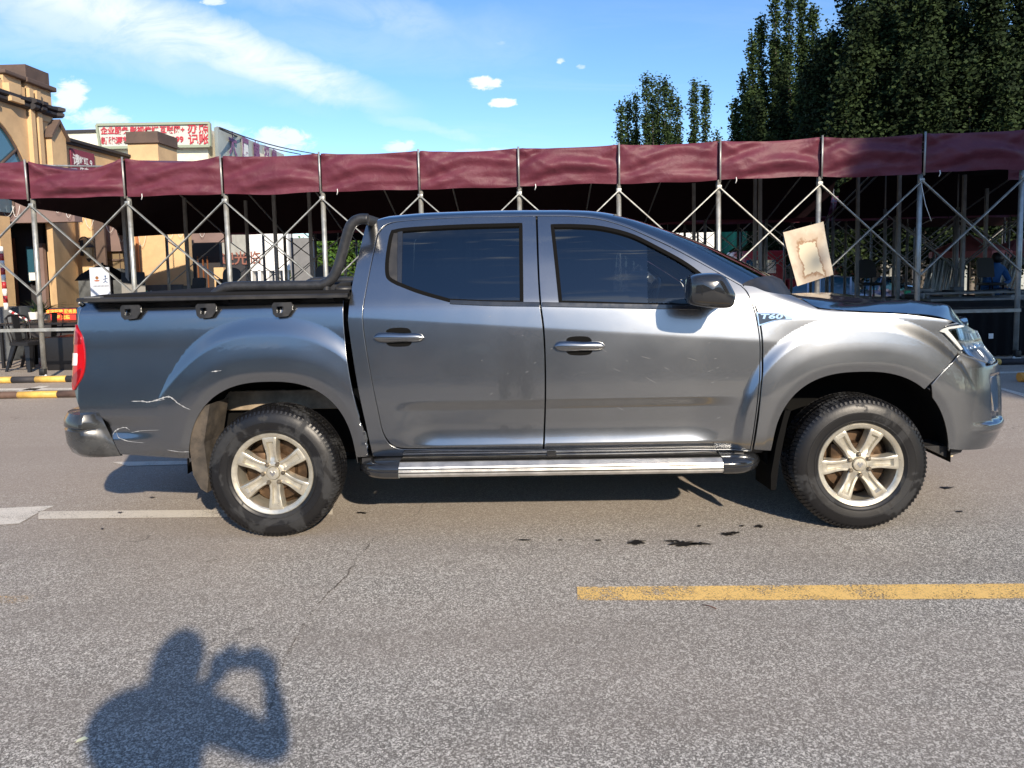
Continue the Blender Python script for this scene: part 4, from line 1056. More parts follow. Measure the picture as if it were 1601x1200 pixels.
# dark parasol folded behind the poster
g = MB(); c0 = at(160, 413, 12.6)
g.lathe([(0.02, 0.0), (0.16, -0.05), (0.36, -0.17), (0.44, -0.27), (0.40, -0.25)], c0, 'Z', 8, smooth=False)
pa = g.build('dark_parasol', M_blkcl); tag(pa, 'small black parasol opened behind the white poster stand', 'parasol')
MB().tube([(c0.x, 12.6, 0), (c0.x, 12.6, c0.z + 0.03)], 0.018, 8).build('parasol_pole', M_dk, pa)
# high-backed black bar chairs whose backs show above the bed
def bar_chair(px, py, Y, w, h, rz, label, rd=0.5, tilt=-8):
    top = at(px, py, Y); r = empty('bar_chair', (0, 0, 0), label, 'chair', 'black bar chairs behind the truck bed')
    zs = top.z - h - 0.12
    MB().box((0, 0, zs), (w * 1.05, 0.40, 0.05), bev=0.02).build('seat', M_blackp, r, auto=40)
    n = 9; o = [(-w / 2, 0), (w / 2, 0)] + [(w / 2 * math.copysign(abs(math.cos(t)) ** rd, math.cos(t)), h - w * .42 + w * .42 * abs(math.sin(t)) ** rd) for t in np.linspace(0, PI, 15)]
    tl = Matrix.Rotation(R(tilt), 3, 'X')
    MB().prism(o, lambda x, z: Vector((0, 0.17, zs + .12)) + tl @ Vector((x, -0.02 + 0.06 * (2 * x / w) ** 2 * 0, z)), lambda x, z: Vector((0, 0.17, zs + .12)) + tl @ Vector((x, 0.02, z))).build('backrest', M_blackp, r)
    for sx_ in (-1, 1):
        for sy_ in (-1, 1): MB().tube([(sx_ * w * .38, sy_ * .15, zs), (sx_ * w * .5, sy_ * .2, 0)], .014, 8).build('leg', M_blackp, r)
    MB().tube([(-.12, .17, zs), (-.12, .19, zs + .2)], .012, 6).build('back_stay', M_blackp, r); MB().tube([(.12, .17, zs), (.12, .19, zs + .2)], .012, 6).build('back_stay', M_blackp, r)
    r.location = (top.x, Y, 0); r.rotation_euler = (0, 0, rz)
bar_chair(206, 424, 12.2, 0.36, 0.42, R(25), 'black square-backed bar chair right of the white poster', 0.15, -16)
bar_chair(301, 434, 13.5, 0.26, 0.34, R(-8), 'narrow black bar chair in front of the sunlit tan wall', 0.3)
bar_chair(356, 418, 12.4, 0.30, 0.40, R(5), 'round-topped black bar chair behind the left end of the sports bar', 0.8)
bar_chair(335, 436, 14.0, 0.26, 0.3, R(-20), 'black bar chair half hidden left of the round-topped one', 0.4)
bar_chair(502, 414, 12.2, 0.30, 0.40, R(0), 'round-topped black bar chair beside the upright of the sports bar', 0.85)
bar_chair(1360, 405, 14.6, 0.40, 0.36, R(0), 'dark round-backed chair before the pierced block wall', 0.8)
bar_chair(1551, 402, 13.6, 0.30, 0.36, R(0), 'dark chair with angular back beside the bright pipes, far right', 0.5)
# bottles and cups on a table behind the bed
a, b = at(215, 470, 13.2), at(330, 470, 13.2)
t2 = empty('dining_table', ((a.x + b.x) / 2, 13.2, 0), 'dark dining table behind the truck bed carrying bottles and a white bag', 'table')
MB().box(((a.x + b.x) / 2, 13.2, a.z - 0.04), (b.x - a.x, 0.7, 0.03)).build('tabletop', M_blackp, t2)
for sx_ in (-1, 1): MB().box(((a.x + b.x) / 2 + sx_ * .5, 13.2, (a.z - .05) / 2), (.05, .5, a.z - .06)).build('leg', M_blackp, t2)
for i, (px, cc, nm, lb) in enumerate(((221, (0.5, 0.55, 0.55), 'clear_bottle', 'clear bottle leftmost on the table behind the bed'), (230, (0.02, 0.25, 0.16), 'green_bottle', 'green glass bottle between two clear ones on the table'), (237, (0.35, 0.42, 0.5), 'clear_bottle', 'pale blue bottle right of the green bottle on the table'))):
    c_ = at(px, 470, 13.1); c_.z = a.z - 0.024
    tag(MB().lathe([(.001, 0), (.032, 0), (.034, .12), (.014, .17), (.013, .21), (.001, .21)], c_, 'Z', 12).build(nm, mat(nm, cc, .1, coat=1)), lb, 'bottle')
c_ = at(256, 462, 13.15); tag(MB().box((c_.x, 13.15, a.z + .03), (.14, .1, .11), bev=.03).build('paper_bag', M_wht, auto=40), 'crumpled white bag on the table before the tan wall', 'bag')

# right side: black skirted stage, shelving clutter, umbrellas, pipes
sk = MB(); a, b = at(1380, 486, 10.75), at(1800, 486, 10.75); rws = []
for i in range(121):
    x = a.x + (b.x - a.x) * i / 120; rws.append([(x, 10.75 + .02 * math.sin(i * 1.1) * k, z) for z, k in ((0.70, .3), (0.35, 1), (0.02, 1.4))])
stg = empty('skirted_stage', (a.x + 1, 11.5, 0), 'low stage with a pleated black skirt behind the truck nose', 'stage')
sk.grid(rws).build('skirt', M_blkcl, stg); MB().box(((a.x + b.x) / 2, 12.6, 0.70), (b.x - a.x, 3.6, 0.04)).build('platform', M_blackp, stg)
tag(fbox('notice_tag', 1546, 521, 1553, 529, 10.70, 0.004, M_wht, None), 'small white notice pinned on the black stage skirt', 'tag')
for (y, px0, px1, Y, z) in ((458, 1430, 1700, 13.2, 1.02), (468, 1440, 1700, 12.6, 0.93)):
    a, b = at(px0, y, Y), at(px1, y, Y)
    r = empty('trestle_table', ((a.x + b.x) / 2, Y, 0), 'dark trestle table on the stage, %s row' % ('rear' if Y > 13 else 'front'), 'table')
    MB().box(((a.x + b.x) / 2, Y, a.z), (b.x - a.x, 0.6, 0.035)).build('tabletop', M_dgalv, r)
    n = 6
    for k in range(n): MB().box((a.x + .1 + (b.x - a.x - .2) * k / (n - 1), Y, (a.z + .72) / 2), (.04, .5, a.z - .72)).build('leg', M_dgalv, r)
rn = random.Random(9)
for k in range(16):
    px = rn.uniform(1405, 1600); Y = 12.5 if k % 2 else 13.1; zb_ = at(px, 468 if k % 2 else 458, Y).z + .02
    s_ = (rn.uniform(.08, .35), rn.uniform(.1, .3), rn.uniform(.03, .10))
    o = MB().box((at(px, 460, Y).x, Y, zb_ + s_[2] / 2), s_, rot=Rz(rn.uniform(0, 1)), bev=.008).build('storage_box', rn.choice([M_dgalv, M_blackp, M_grey, M_stone]), auto=40)
    tag(o, 'small dark box among the clutter on the trestle tables, behind the bonnet', 'box', 'dark boxes on the trestle tables')
tag(fbox('green_label_box', 1416, 454, 1424, 459, 12.9, 0.06, mat('green_sign', (0.03, 0.45, 0.22), 0.5), None), 'tiny green box right of the second pole from the right', 'box')
def umbrella(px, py, Y, rr, hh, label, m):
    c_ = at(px, py, Y); r = empty('market_umbrella', (c_.x, Y, 0), label, 'umbrella')
    g = MB(); g.lathe([(0.01, 0), (rr * .45, -hh * .42), (rr * .85, -hh * .85), (rr, -hh), (rr * 1.0, -hh - .16)], c_, 'Z', 8, smooth=False); g.build('canopy', m, r)
    MB().tube([(c_.x, Y, 0), (c_.x, Y, c_.z + .06)], .025, 8).build('pole', M_dk, r)
M_pink = mat('faded_pink_canvas', (0.50, 0.16, 0.17), 0.7, var=0.15, vscale=2)
umbrella(1516, 367, 19.5, 0.95, 0.42, 'faded pink market umbrella behind the right end of the canopy', M_pink)
umbrella(1592, 372, 20.5, 0.9, 0.36, 'second faded pink umbrella cut by the right edge pole', M_pink)
# leaning steel pipes
def pipes(px0, px1, y0, y1, Y, n, lean, label, base=0.72):
    rn = random.Random(n)
    for k in range(n):
        f = k / (n - 1); a = at(px0 + (px1 - px0) * f + rn.uniform(-1, 1), y1, Y); b = at(px0 + (px1 - px0) * f + lean + rn.uniform(-2, 2), y0 + rn.uniform(-4, 6), Y + 0.4)
        tag(MB().tube([a, b], .016, 6).build('steel_pipe', M_galv if k % 3 else M_wht), label, 'pipe', 'steel pipes leaning in bundles')
pipes(1455, 1498, 408, 456, 15.0, 22, 8, 'grey steel pipe leaning in the bundle under the pink umbrella')
pipes(1444, 1456, 400, 450, 15.2, 7, 14, 'bright steel pipe leaning left of the grey bundle')
pipes(1553, 1584, 398, 452, 15.0, 15, 16, 'steel pipe leaning in the bundle at the right edge pole')
pipes(1526, 1532, 415, 456, 14.6, 3, 10, 'white pipe leaning beside the person in blue')
# parking kerbs: painted tubes along the ground
def kerb_tube(segs, Y, rad, label):
    r = empty('wheel_stop', (0, 0, 0), label, 'wheel stop')
    for (x0, x1, m) in segs:
        a, b = at(x0, 600, Y).x, at(x1, 600, Y).x
        MB().tube([(a, Y, rad), (b, Y, rad)], rad, 14).build('tube_section', m, r)
M_kyel = mat('yellow_tube_paint', (0.75, 0.46, 0.10), 0.5, var=0.15, vscale=8, dirt=(0.3, 0.2, 0.1), dirt_amt=0.3)
M_kbrn = mat('rusty_brown_tube', (0.10, 0.06, 0.045), 0.7, var=0.3, vscale=8)
kerb_tube([(-80, 28, M_kbrn), (28, 90, M_kyel), (90, 160, M_kbrn)], 8.65, 0.042, 'brown and yellow tubular wheel stop on the ground nearer the truck tail')
kerb_tube([(-80, 20, M_kyel), (20, 57, M_dk), (57, 105, M_kyel), (105, 180, M_dk)], 9.93, 0.045, 'yellow and black tubular wheel stop at the foot of the left canopy pole')
kerb_tube([(1480, 1562, M_kyel), (1562, 1640, M_dk)], 9.93, 0.042, 'yellow and black tubular wheel stop at the foot of the right end pole')
kerb_tube([(1593, 1700, mat('orange_tube_paint', (0.75, 0.32, 0.05), 0.5))], 8.55, 0.055, 'orange tubular wheel stop at the right edge')

# ================================================================== TREES
def leaf_mat(name, c0, c1):
    m = bpy.data.materials.new(name); m.use_nodes = True
    T = NT(m.node_tree); b = m.node_tree.nodes['Principled BSDF']
    geo = T.new('ShaderNodeNewGeometry')
    n = T.noise(T.obj(), 1.5, 4, 0.65)
    f = T.m('ADD', T.m('MULTIPLY', geo.outputs['Random Per Island'], 0.3), T.m('MULTIPLY', T.ramp(n, 0.38, 0.66), 0.7))
    T.l.new(T.mix(f, c0, c1), b.inputs['Base Color'])
    b.inputs['Roughness'].default_value = 0.75; b.inputs['Specular IOR Level'].default_value = 0.12
    b.inputs['Transmission Weight'].default_value = 0.0
    return m
M_leafA = leaf_mat('poplar_leaf', (0.014, 0.028, 0.010), (0.050, 0.078, 0.024))
M_leafB = leaf_mat('dark_leaf', (0.005, 0.011, 0.005), (0.038, 0.060, 0.021))
M_leafC = leaf_mat('bright_leaf', (0.04, 0.09, 0.015), (0.09, 0.16, 0.03))
M_bark = mat('grey_bark', (0.16, 0.14, 0.12), 0.9, var=0.3, vscale=5, bump=0.5, bscale=20)
def leaves(name, P, size, m, parent, rng, up=0.35):
    n = len(P)
    a = rng.normal(size=(n, 3)); a[:, 2] = np.abs(a[:, 2]) * up + a[:, 2] * .4; a /= np.linalg.norm(a, axis=1)[:, None]
    b = rng.normal(size=(n, 3)); b -= a * np.sum(a * b, 1)[:, None]; b /= np.linalg.norm(b, axis=1)[:, None]
    s = (size * rng.uniform(0.55, 1.25, n))[:, None]
    q = np.stack([P + a * s, P + b * s * .62, P - a * s * .8, P - b * s * .62], 1).reshape(-1, 3)
    me = bpy.data.meshes.new(name)
    me.vertices.add(4 * n); me.vertices.foreach_set('co', q.astype(np.float32).ravel())
    me.loops.add(4 * n); me.loops.foreach_set('vertex_index', np.arange(4 * n, dtype=np.int32))
    me.polygons.add(n); me.polygons.foreach_set('loop_start', np.arange(0, 4 * n, 4, dtype=np.int32))
    me.update(calc_edges=True)
    return link(name, me, m, parent)
def poplar(x, y, h, rad, nlead, nleaf, size, m, seed, label, group=None, clump=None, lr=(0.15, 0.27)):
    rng = np.random.default_rng(seed)
    r = empty('poplar_tree', (x, y, 0), label, 'tree', group)
    g = MB(); g.tube([(x, y, -0.8 if y > 25 else 0), (x + .1, y, h * .4), (x, y, h * .8)], [max(.15, h * .016), h * .010, h * .003], 8)
    lead = []
    for k in range(nlead):
        a = rng.uniform(0, 2 * PI); rr = rad * math.sqrt(rng.uniform(0, 1)) * (0.75 if k else 0)
        top = h * (1 - 0.42 * (rr / rad) ** 1.3) * rng.uniform(0.80, 1.0) if k else h
        lead.append((x + rr * math.cos(a), y + rr * math.sin(a), h * rng.uniform(0.08, 0.3), top, max(0.35, rad * rng.uniform(*lr))))
        l = lead[-1]; g.tube([(x, y, l[2] * .8), (x + (l[0] - x) * .8, y + (l[1] - y) * .8, (l[2] + l[3]) * .45), (l[0], l[1], l[3] * .96)], [h * .006, h * .004, h * .001], 5)
    g.build('trunk', M_bark, r)
    per = np.array([(l[3] - l[2]) * l[4] for l in lead]); per = (per / per.sum() * nleaf).astype(int)
    Ps = []
    for l, n in zip(lead, per):
        # clusters climbing the leader
        ncl = max(6, n // (26 if clump is None else 150)); t = rng.uniform(0, 1, ncl) ** 0.9
        prof = np.sin(PI * np.clip(t * 0.93 + 0.05, 0, 1)) ** 0.55 * (1 - 0.55 * t)
        a = rng.uniform(0, 2 * PI, ncl); rr = l[4] * prof * np.sqrt(rng.uniform(0.25, 1, ncl)) * rng.uniform(0.7, 1.35, ncl)
        C = np.c_[l[0] + rr * np.cos(a), l[1] + rr * np.sin(a), l[2] + (l[3] - l[2]) * t]
        idx = rng.integers(0, ncl, n)
        Ps.append(C[idx] + rng.normal(size=(n, 3)) * np.array([1, 1, 1.6]) * (size * 1.5 if clump is None else clump))
    leaves('crown', np.concatenate(Ps), size, m, r, rng)
    return r
def X(px, Y): return at(px, 300, Y).x
def Hh(px, py, Y): return at(px, py, Y).z
tl_ = [(972, 168, .9), (983, 160, 1.0), (995, 150, 1.1), (1011, 122, 1.1), (1021, 126, .9), (1030, 124, 1.1), (1040, 130, .9), (1049, 140, .8), (1060, 156, .9), (1086, 131, 1.3), (1103, 136, .9), (1121, 200, 1.0)]
nm_ = ['leftmost and shortest', 'second from the left', 'third from the left', 'its tallest spire', 'just right of the tallest spire', 'sixth from the left', 'seventh from the left', 'eighth from the left', 'ninth, low, before the sky gap', 'broad one beyond the sky gap', 'slim one beyond the sky gap', 'tiny last one']
for i, (px, py, w) in enumerate(tl_):
    Y = 80 + (i % 3) * 3
    poplar(X(px, Y), Y, Hh(px, py, Y), w * .62, 2, 4200, 0.17, M_leafA, 100 + i, 'distant poplar in the far row above the canopy, %s' % nm_[i], 'distant poplars')
mid = [(1150, 165, 42), (1163, 118, 44), (1175, 62, 41), (1190, 26, 43), (1211, -30, 42), (1232, -12, 40), (1250, -2, 44), (1268, 14, 41), (1221, 110, 38), (1186, 158, 37), (1256, 120, 37), (1285, 75, 37)]
for i, (px, py, Y) in enumerate(mid):
    nm = ('poplar of the middle clump, %s' % ['low left outer one', 'second from its left', 'third with a bare tip', 'slender fourth', 'its tallest spire leaving the frame', 'beside its tallest spire', 'with sky to its right', 'rightmost before the dark mass', 'short one in front at its centre', 'short one in front at its left', 'short one in front at its right', 'short one touching the dark mass'][i])
    poplar(X(px, Y), Y, Hh(px, py, Y), 0.55 if i < 8 else 0.9, 4, 13000, 0.10, M_leafA if i < 8 else M_leafB, 200 + i, nm, 'poplars of the middle clump')
big = [(1325, -60, 31), (1370, -75, 29), (1420, -65, 31), (1475, -80, 28), (1530, -70, 30), (1590, -85, 28), (1650, -70, 30), (1345, 20, 27), (1440, -30, 26), (1540, -40, 26)]
for i, (px, py, Y) in enumerate(big):
    nm = 'dense dark tree of the mass at upper right, %s' % ['its left edge against the sky', 'second from its left', 'third from its left', 'fourth from its left', 'fifth from its left', 'cut by the right edge', 'beyond the right edge', 'lower one in front at left', 'lower one in front at centre', 'lower one in front at right'][i]
    poplar(X(px, Y), Y, Hh(px, py, Y), 2.1, 9, 70000, 0.085, M_leafB, 300 + i, nm, 'dense dark trees at upper right', clump=0.20, lr=(0.25, 0.42))
# trees behind the camera, to the right, whose shade falls over the right half of the canopy
for i, (x, y) in enumerate(((14.3, -9), (18.3, -9.5), (22.5, -8.6), (26.7, -9.5))):
    poplar(x, y, 19, 2.9, 14, 30000, 0.22, M_leafB, 400 + i, 'tall tree standing behind the photographer beside the car park, %s' % ['nearest', 'second', 'third', 'farthest'][i], 'trees behind the photographer')
# low building and a hedge across the car park behind the photographer
bh = empty('row_of_shops', (0, -26, 0), 'long low row of shops across the car park behind the photographer', 'building')
MB().box((-6, -29, 3.3), (62, 6, 6.6)).build('wall', mat('brown_grey_wall', (0.20, 0.17, 0.14), 0.85, var=0.2, vscale=0.5), bh)
MB().box((-6, -29, 6.75), (62.6, 6.6, 0.3)).build('roof_edge', M_dk, bh)
for k in range(15):
    MB().box((-34 + 4 * k, -25.96, 1.35), (3.0, 0.06, 2.5)).build('shop_window', M_win, bh)
    if k % 2: MB().box((-34 + 4 * k, -25.95, 4.7), (1.6, 0.06, 1.3)).build('upper_window', M_win, bh)
# broad trees glimpsed through the frame
def bush(px, py, Y, w, h, n, m, label, s=0.12):
    rng = np.random.default_rng(int(px)); c_ = at(px, py, Y); r = empty('leafy_tree', (c_.x, Y, 0), label, 'tree')
    MB().tube([(c_.x, Y, -0.8), (c_.x, Y, c_.z)], .12, 8).build('trunk', M_bark, r)
    cl = rng.normal(size=(40, 3)) * np.array([w, w, h]) * .42 + np.array([c_.x, Y, c_.z])
    leaves('crown', cl[rng.integers(0, 40, n)] + rng.normal(size=(n, 3)) * w * .14, s, m, r, rng)
bush(510, 405, 36, 1.6, 1.4, 9000, M_leafC, 'bright green tree seen through the canopy beside the sports bar upright')
bush(545, 400, 38, 1.4, 1.5, 7000, M_leafC, 'bright green tree right of the sports bar upright, behind the canopy')
bush(1575, 330, 27, 1.4, 1.3, 9000, M_leafB, 'dark tree behind the right end pole under the canopy edge')
bush(1520, 360, 26, 0.8, 0.6, 5000, M_leafA, 'green shrub-like tree above the first pink umbrella')
for i, px in enumerate((1446, 1487, 1500, 1470)):
    x = X(px, 33); tr_ = tag(MB().tube([(x, 33, -0.8), (x + .05, 33, 5)], [.22, .17], 10).build('pale_tree_trunk', mat('pale_bark', (0.34, 0.33, 0.30), 0.9, var=0.3, vscale=3)), 'pale tree trunk %s behind the pink umbrella' % ['leftmost', 'third', 'rightmost', 'second'][i], 'tree trunk', 'pale trunks behind the umbrellas')
# ================================================================== PICKUP TRUCK
YS = 3.875               # plane of the widest body side
HWID = 0.95
YC = YS + HWID
WR, WF, WZ = -1.416, 1.739, 0.357
def _plan():
    pts = []
    for k in range(0, 241):                       # front: superellipse
        th = PI / 2 * k / 240; n = 2.75
        pts.append((2.235 + 0.50 * math.cos(th) ** (2 / n), HWID - HWID * math.sin(th) ** (2 / n)))
    pts.append((-2.46, 0.0))
    for k in range(1, 31):
        th = PI / 2 * k / 30
        pts.append((-2.46 - 0.12 * math.sin(th), 0.12 - 0.12 * math.cos(th)))
    pts.append((-2.58, HWID))
    P = np.array(pts)[::-1]
    L = np.concatenate([[0], np.cumsum(np.hypot(*np.diff(P, axis=0).T))])
    i = np.argmin(np.abs(P[:, 0] - 2.235) + np.abs(P[:, 1]))
    U = L - L[i] + 2.235
    g = np.arange(U[0], U[-1], 0.004)
    X = np.interp(g, U, P[:, 0]); Y = np.interp(g, U, P[:, 1])
    k = np.ones(9) / 9
    Xs = np.convolve(np.pad(X, 4, 'edge'), k, 'valid'); Ys = np.convolve(np.pad(Y, 4, 'edge'), k, 'valid')
    tx, ty = np.gradient(Xs), np.gradient(Ys)
    l = np.hypot(tx, ty); tx /= l; ty /= l
    return g, Xs, Ys, ty, -tx
PG, PX, PY, PNX, PNY = _plan()       # outward normal (nx, ny) with y measured inward from the side plane
UF = PG[-1]; UR = PG[0]
GAPZ = [at(px, py, YS + 0.06) for px, py in ((578, 700), (576, 690), (561.5, 637), (551.5, 587), (541.5, 520), (541.5, 470))]
GZ = np.array([p.z for p in GAPZ]); GX = np.array([p.x for p in GAPZ])
def softp(x, w): return w * np.logaddexp(0, x / w)
def inset(u, z):
    u = np.asarray(u, float); z = np.asarray(z, float)
    N = 0.036 + 0.004 * np.clip(u, -2.4, 2.2) ** 2 + 0.052 * softp(z - 0.735, 0.01)
    N = N + 0.06 * np.clip(z - 0.8, 0, 2) ** 2
    zc = 1.19 - 0.079 * (u + 0.85)
    cab = (u > np.interp(z, GZ, GX)) * (1 - sm(1.2, 1.5, u))
    N = N + cab * 0.075 * softp(z - zc, 0.004) + (1 - cab) * 0.05 * softp(z - 1.12, 0.02)
    zb = 1.245 - 0.05 * sm(1.2, 1.9, u)
    N = N + 0.27 * softp(z - zb, 0.012) + 0.25 * np.clip(z - 1.45, 0, 1) ** 2
    # fender and bed tops roll over
    ff = sm(1.25, 1.7, u)
    N = N + ff * 4.0 * np.clip(z - (1.13 - 0.07 * sm(1.9, 2.6, u)), 0, 1) ** 2
    bb = (u < np.interp(z, GZ, GX)) * (z < 1.34) * 1.0
    N = N + bb * 3.0 * np.clip(z - 1.24, 0, 1) ** 2
    # lower door scallop with a crisp top edge
    m = sm(-0.78, -0.50, u) * (1 - sm(0.82, 1.15, u))
    pt = np.clip((0.733 - z) / 0.045, 0, 1); qt = np.clip((z - 0.494) / 0.125, 0, 1)
    N = N + m * 0.0195 * (1 - (1 - pt) ** 1.12) * (1 - (1 - qt) ** 2.2)
    N = N + m * 0.30 * np.clip(0.494 - z, 0, 1) + (1 - m) * 1.6 * np.clip(0.535 - z, 0, 1) ** 2 * (1 - sm(1.9, 2.2, u))
    # flared wheel arches
    for xw, A, B, A2, B2 in ((WR, 0.462, 0.505, 0.680, 0.850), (WF, 0.470, 0.500, 0.680, 0.795)):
        dx = np.abs(u - xw); dzz = np.clip(z - WZ, 0, 9)
        ra = ((dx / (A * 1.09)) ** 2.5 + (dzz / (B * 1.10)) ** 2.5) ** (1 / 2.5)
        out_ = (u < xw) if xw == WR else (u > xw)
        A2v = A2 + out_ * 0.10 * (1 - sm(0.6, 1.05, z))
        rb = ((dx / A2v) ** 2.3 + (dzz / B2) ** 2.3) ** (1 / 2.3)
        a_ = np.clip(ra - 1, 0, 9); b_ = np.clip(1 - rb, 0, 9)
        t = a_ / (a_ + b_ + 1e-6)
        bul = 1 - 0.28 * np.clip(t, 0, 1) ** 2 - 0.22 * sm(0.30, 0.95, t) - 0.50 * sm(0.74, 1.02, t)
        bul = np.where(ra <= 1, 1.0, bul)
        bul = np.maximum(bul, out_ * (1 - sm(0.55, 1.08, z)) * 0.92)
        if xw == WR: bul = bul * (u < np.interp(z, GZ, GX))
        N = N - 0.025 * bul
        r1 = ((dx / A) ** 2.5 + (dzz / B) ** 2.5) ** (1 / 2.5)
        N = N + 0.10 * softp(1.085 - r1, 0.008) * bul
    # crease over the bed corner above the bumper
    mr = 1 - sm(-2.30, -1.95, u)
    N = N + mr * 0.020 * (1 - sm(0.62, 0.69, z)) - mr * 0.012 * (1 - sm(0.55, 0.60, z))
    # nose
    fr = sm(2.2, 2.55, u)
    N = N + fr * (0.06 * sm(0.86, 1.0, z) + 0.35 * np.clip(z - 1.0, 0, 1) + 1.2 * np.clip(0.52 - z, 0, 1) ** 1.5)
    N = N + 0.010 * sm(2.05, 2.25, u) * sm(0.60, 0.62, z) * (1 - sm(0.66, 0.68, z)) * 0
    return N
def surf(u, z, off=0.0):
    u = np.asarray(u, float); z = np.asarray(z, float)
    N = inset(u, z) - off
    x = np.interp(u, PG, PX); y = np.interp(u, PG, PY)
    nx = np.interp(u, PG, PNX); ny = np.interp(u, PG, PNY)
    return x - nx * N, YS + y - ny * N, z
def snorm(u, z):
    e = 0.0015
    a = np.array(surf(u + e, z)) - np.array(surf(u - e, z))
    b = np.array(surf(u, z + e)) - np.array(surf(u, z - e))
    n = np.cross(a.T, b.T)
    n /= np.linalg.norm(n, axis=1)[:, None] + 1e-12
    n[n[:, 1] > 0.75] *= -1
    return n
def uz(px, py, off=0.0):
    p = at(px, py, YS + 0.04)
    u, z = float(p.x), float(p.z)
    for _ in range(25):
        def F(u, z):
            q = surf(u, z, off); return project(float(q[0]), float(q[1]), float(q[2]))
        a = F(u, z); e = 1e-3
        b = F(u + e, z); c = F(u, z + e)
        J = np.array([[(b[0] - a[0]) / e, (c[0] - a[0]) / e], [(b[1] - a[1]) / e, (c[1] - a[1]) / e]])
        r = np.array([px - a[0], py - a[1]])
        try: d = np.linalg.solve(J.T @ J + np.eye(2) * 40, J.T @ r)
        except Exception: break
        d = np.clip(d, -0.06, 0.06); u += d[0]; z += d[1]
        if abs(d[0]) + abs(d[1]) < 1e-5: break
    return (float(u), float(z))
def resample(pts, s):
    P = np.array([tuple(p)[:2] for p in pts]); seg = np.hypot(*np.diff(P, axis=0).T)
    L = np.concatenate([[0], np.cumsum(seg)]); n = max(1, int(round(L[-1] / s)))
    t = np.linspace(0, L[-1], n + 1)
    return np.c_[np.interp(t, L, P[:, 0]), np.interp(t, L, P[:, 1])]
def outline(segs, s=0.013, raw=False):
    """closed outline from smooth segments of photograph points (or of (u, z) points)"""
    out = []
    P = [[(p if (raw or (len(p) == 3)) else uz(*p)) for p in sg] for sg in segs]
    P = [[tuple(p)[:2] for p in sg] for sg in P]
    for i, sg in enumerate(P):
        nxt = P[(i + 1) % len(P)][0]
        c = cr([(a, b, 0) for a, b in sg], 8) if len(sg) > 2 else [Vector((a, b, 0)) for a, b in sg]
        if len(sg) > 1: r = resample(c, s); out += [tuple(q) for q in r]
        else: out.append(sg[0])
        a = out[-1]
        if math.hypot(a[0] - nxt[0], a[1] - nxt[1]) > s * 1.3:
            out += [tuple(q) for q in resample([a, nxt], s)][1:-1]
        elif math.hypot(a[0] - nxt[0], a[1] - nxt[1]) < s * 0.3: out.pop()
    return out
def inside(P, poly):
    P = np.asarray(P); q = np.array(poly); x, y = P[:, 0], P[:, 1]
    r = np.zeros(len(P), bool); j = len(q) - 1
    for i in range(len(q)):
        xi, yi = q[i]; xj, yj = q[j]
        c = ((yi > y) != (yj > y)) & (x < (xj - xi) * (y - yi) / (yj - yi + 1e-15) + xi)
        r ^= c; j = i
    return r
def near_poly(P, poly, d):
    P = np.asarray(P); q = np.array(poly); r = np.zeros(len(P), bool)
    for i in range(0, len(P), 4000):
        D = np.min(np.hypot(P[i:i + 4000, None, 0] - q[None, :, 0], P[i:i + 4000, None, 1] - q[None, :, 1]), axis=1)
        r[i:i + 4000] = D < d
    return r
def tri(poly, holes=(), s=0.015):
    q = np.array(poly); lo = q.min(0); hi = q.max(0)
    gx, gz = np.meshgrid(np.arange(lo[0], hi[0], s), np.arange(lo[1], hi[1], s))
    gx = gx + (np.arange(gx.shape[0]) % 2)[:, None] * s / 2
    G = np.c_[gx.ravel(), gz.ravel()]
    k = inside(G, poly) & ~near_poly(G, poly, s * 0.6)
    for h in holes: k &= ~inside(G, h) & ~near_poly(G, h, s * 0.6)
    G = G[k]
    co = [Vector(p) for p in poly]; ed = [(i, (i + 1) % len(poly)) for i in range(len(poly))]
    for h in holes:
        b = len(co); co += [Vector(p) for p in h]; ed += [(b + i, b + (i + 1) % len(h)) for i in range(len(h))]
    co += [Vector((float(a), float(b))) for a, b in G]
    V, E_, F, *_ = delaunay_2d_cdt(co, ed, [], 0, 1e-6)
    V = np.array([tuple(v) for v in V]); F = np.array([tuple(f) for f in F if len(f) == 3])
    C = V[F].mean(1)
    k = inside(C, poly)
    for h in holes: k &= ~inside(C, h)
    F = F[k]
    a, b, c = V[F[:, 0]], V[F[:, 1]], V[F[:, 2]]
    ar = (b[:, 0] - a[:, 0]) * (c[:, 1] - a[:, 1]) - (b[:, 1] - a[:, 1]) * (c[:, 0] - a[:, 0])
    F[ar < 0] = F[ar < 0][:, ::-1]
    return V, F[np.abs(ar) > 1e-10]
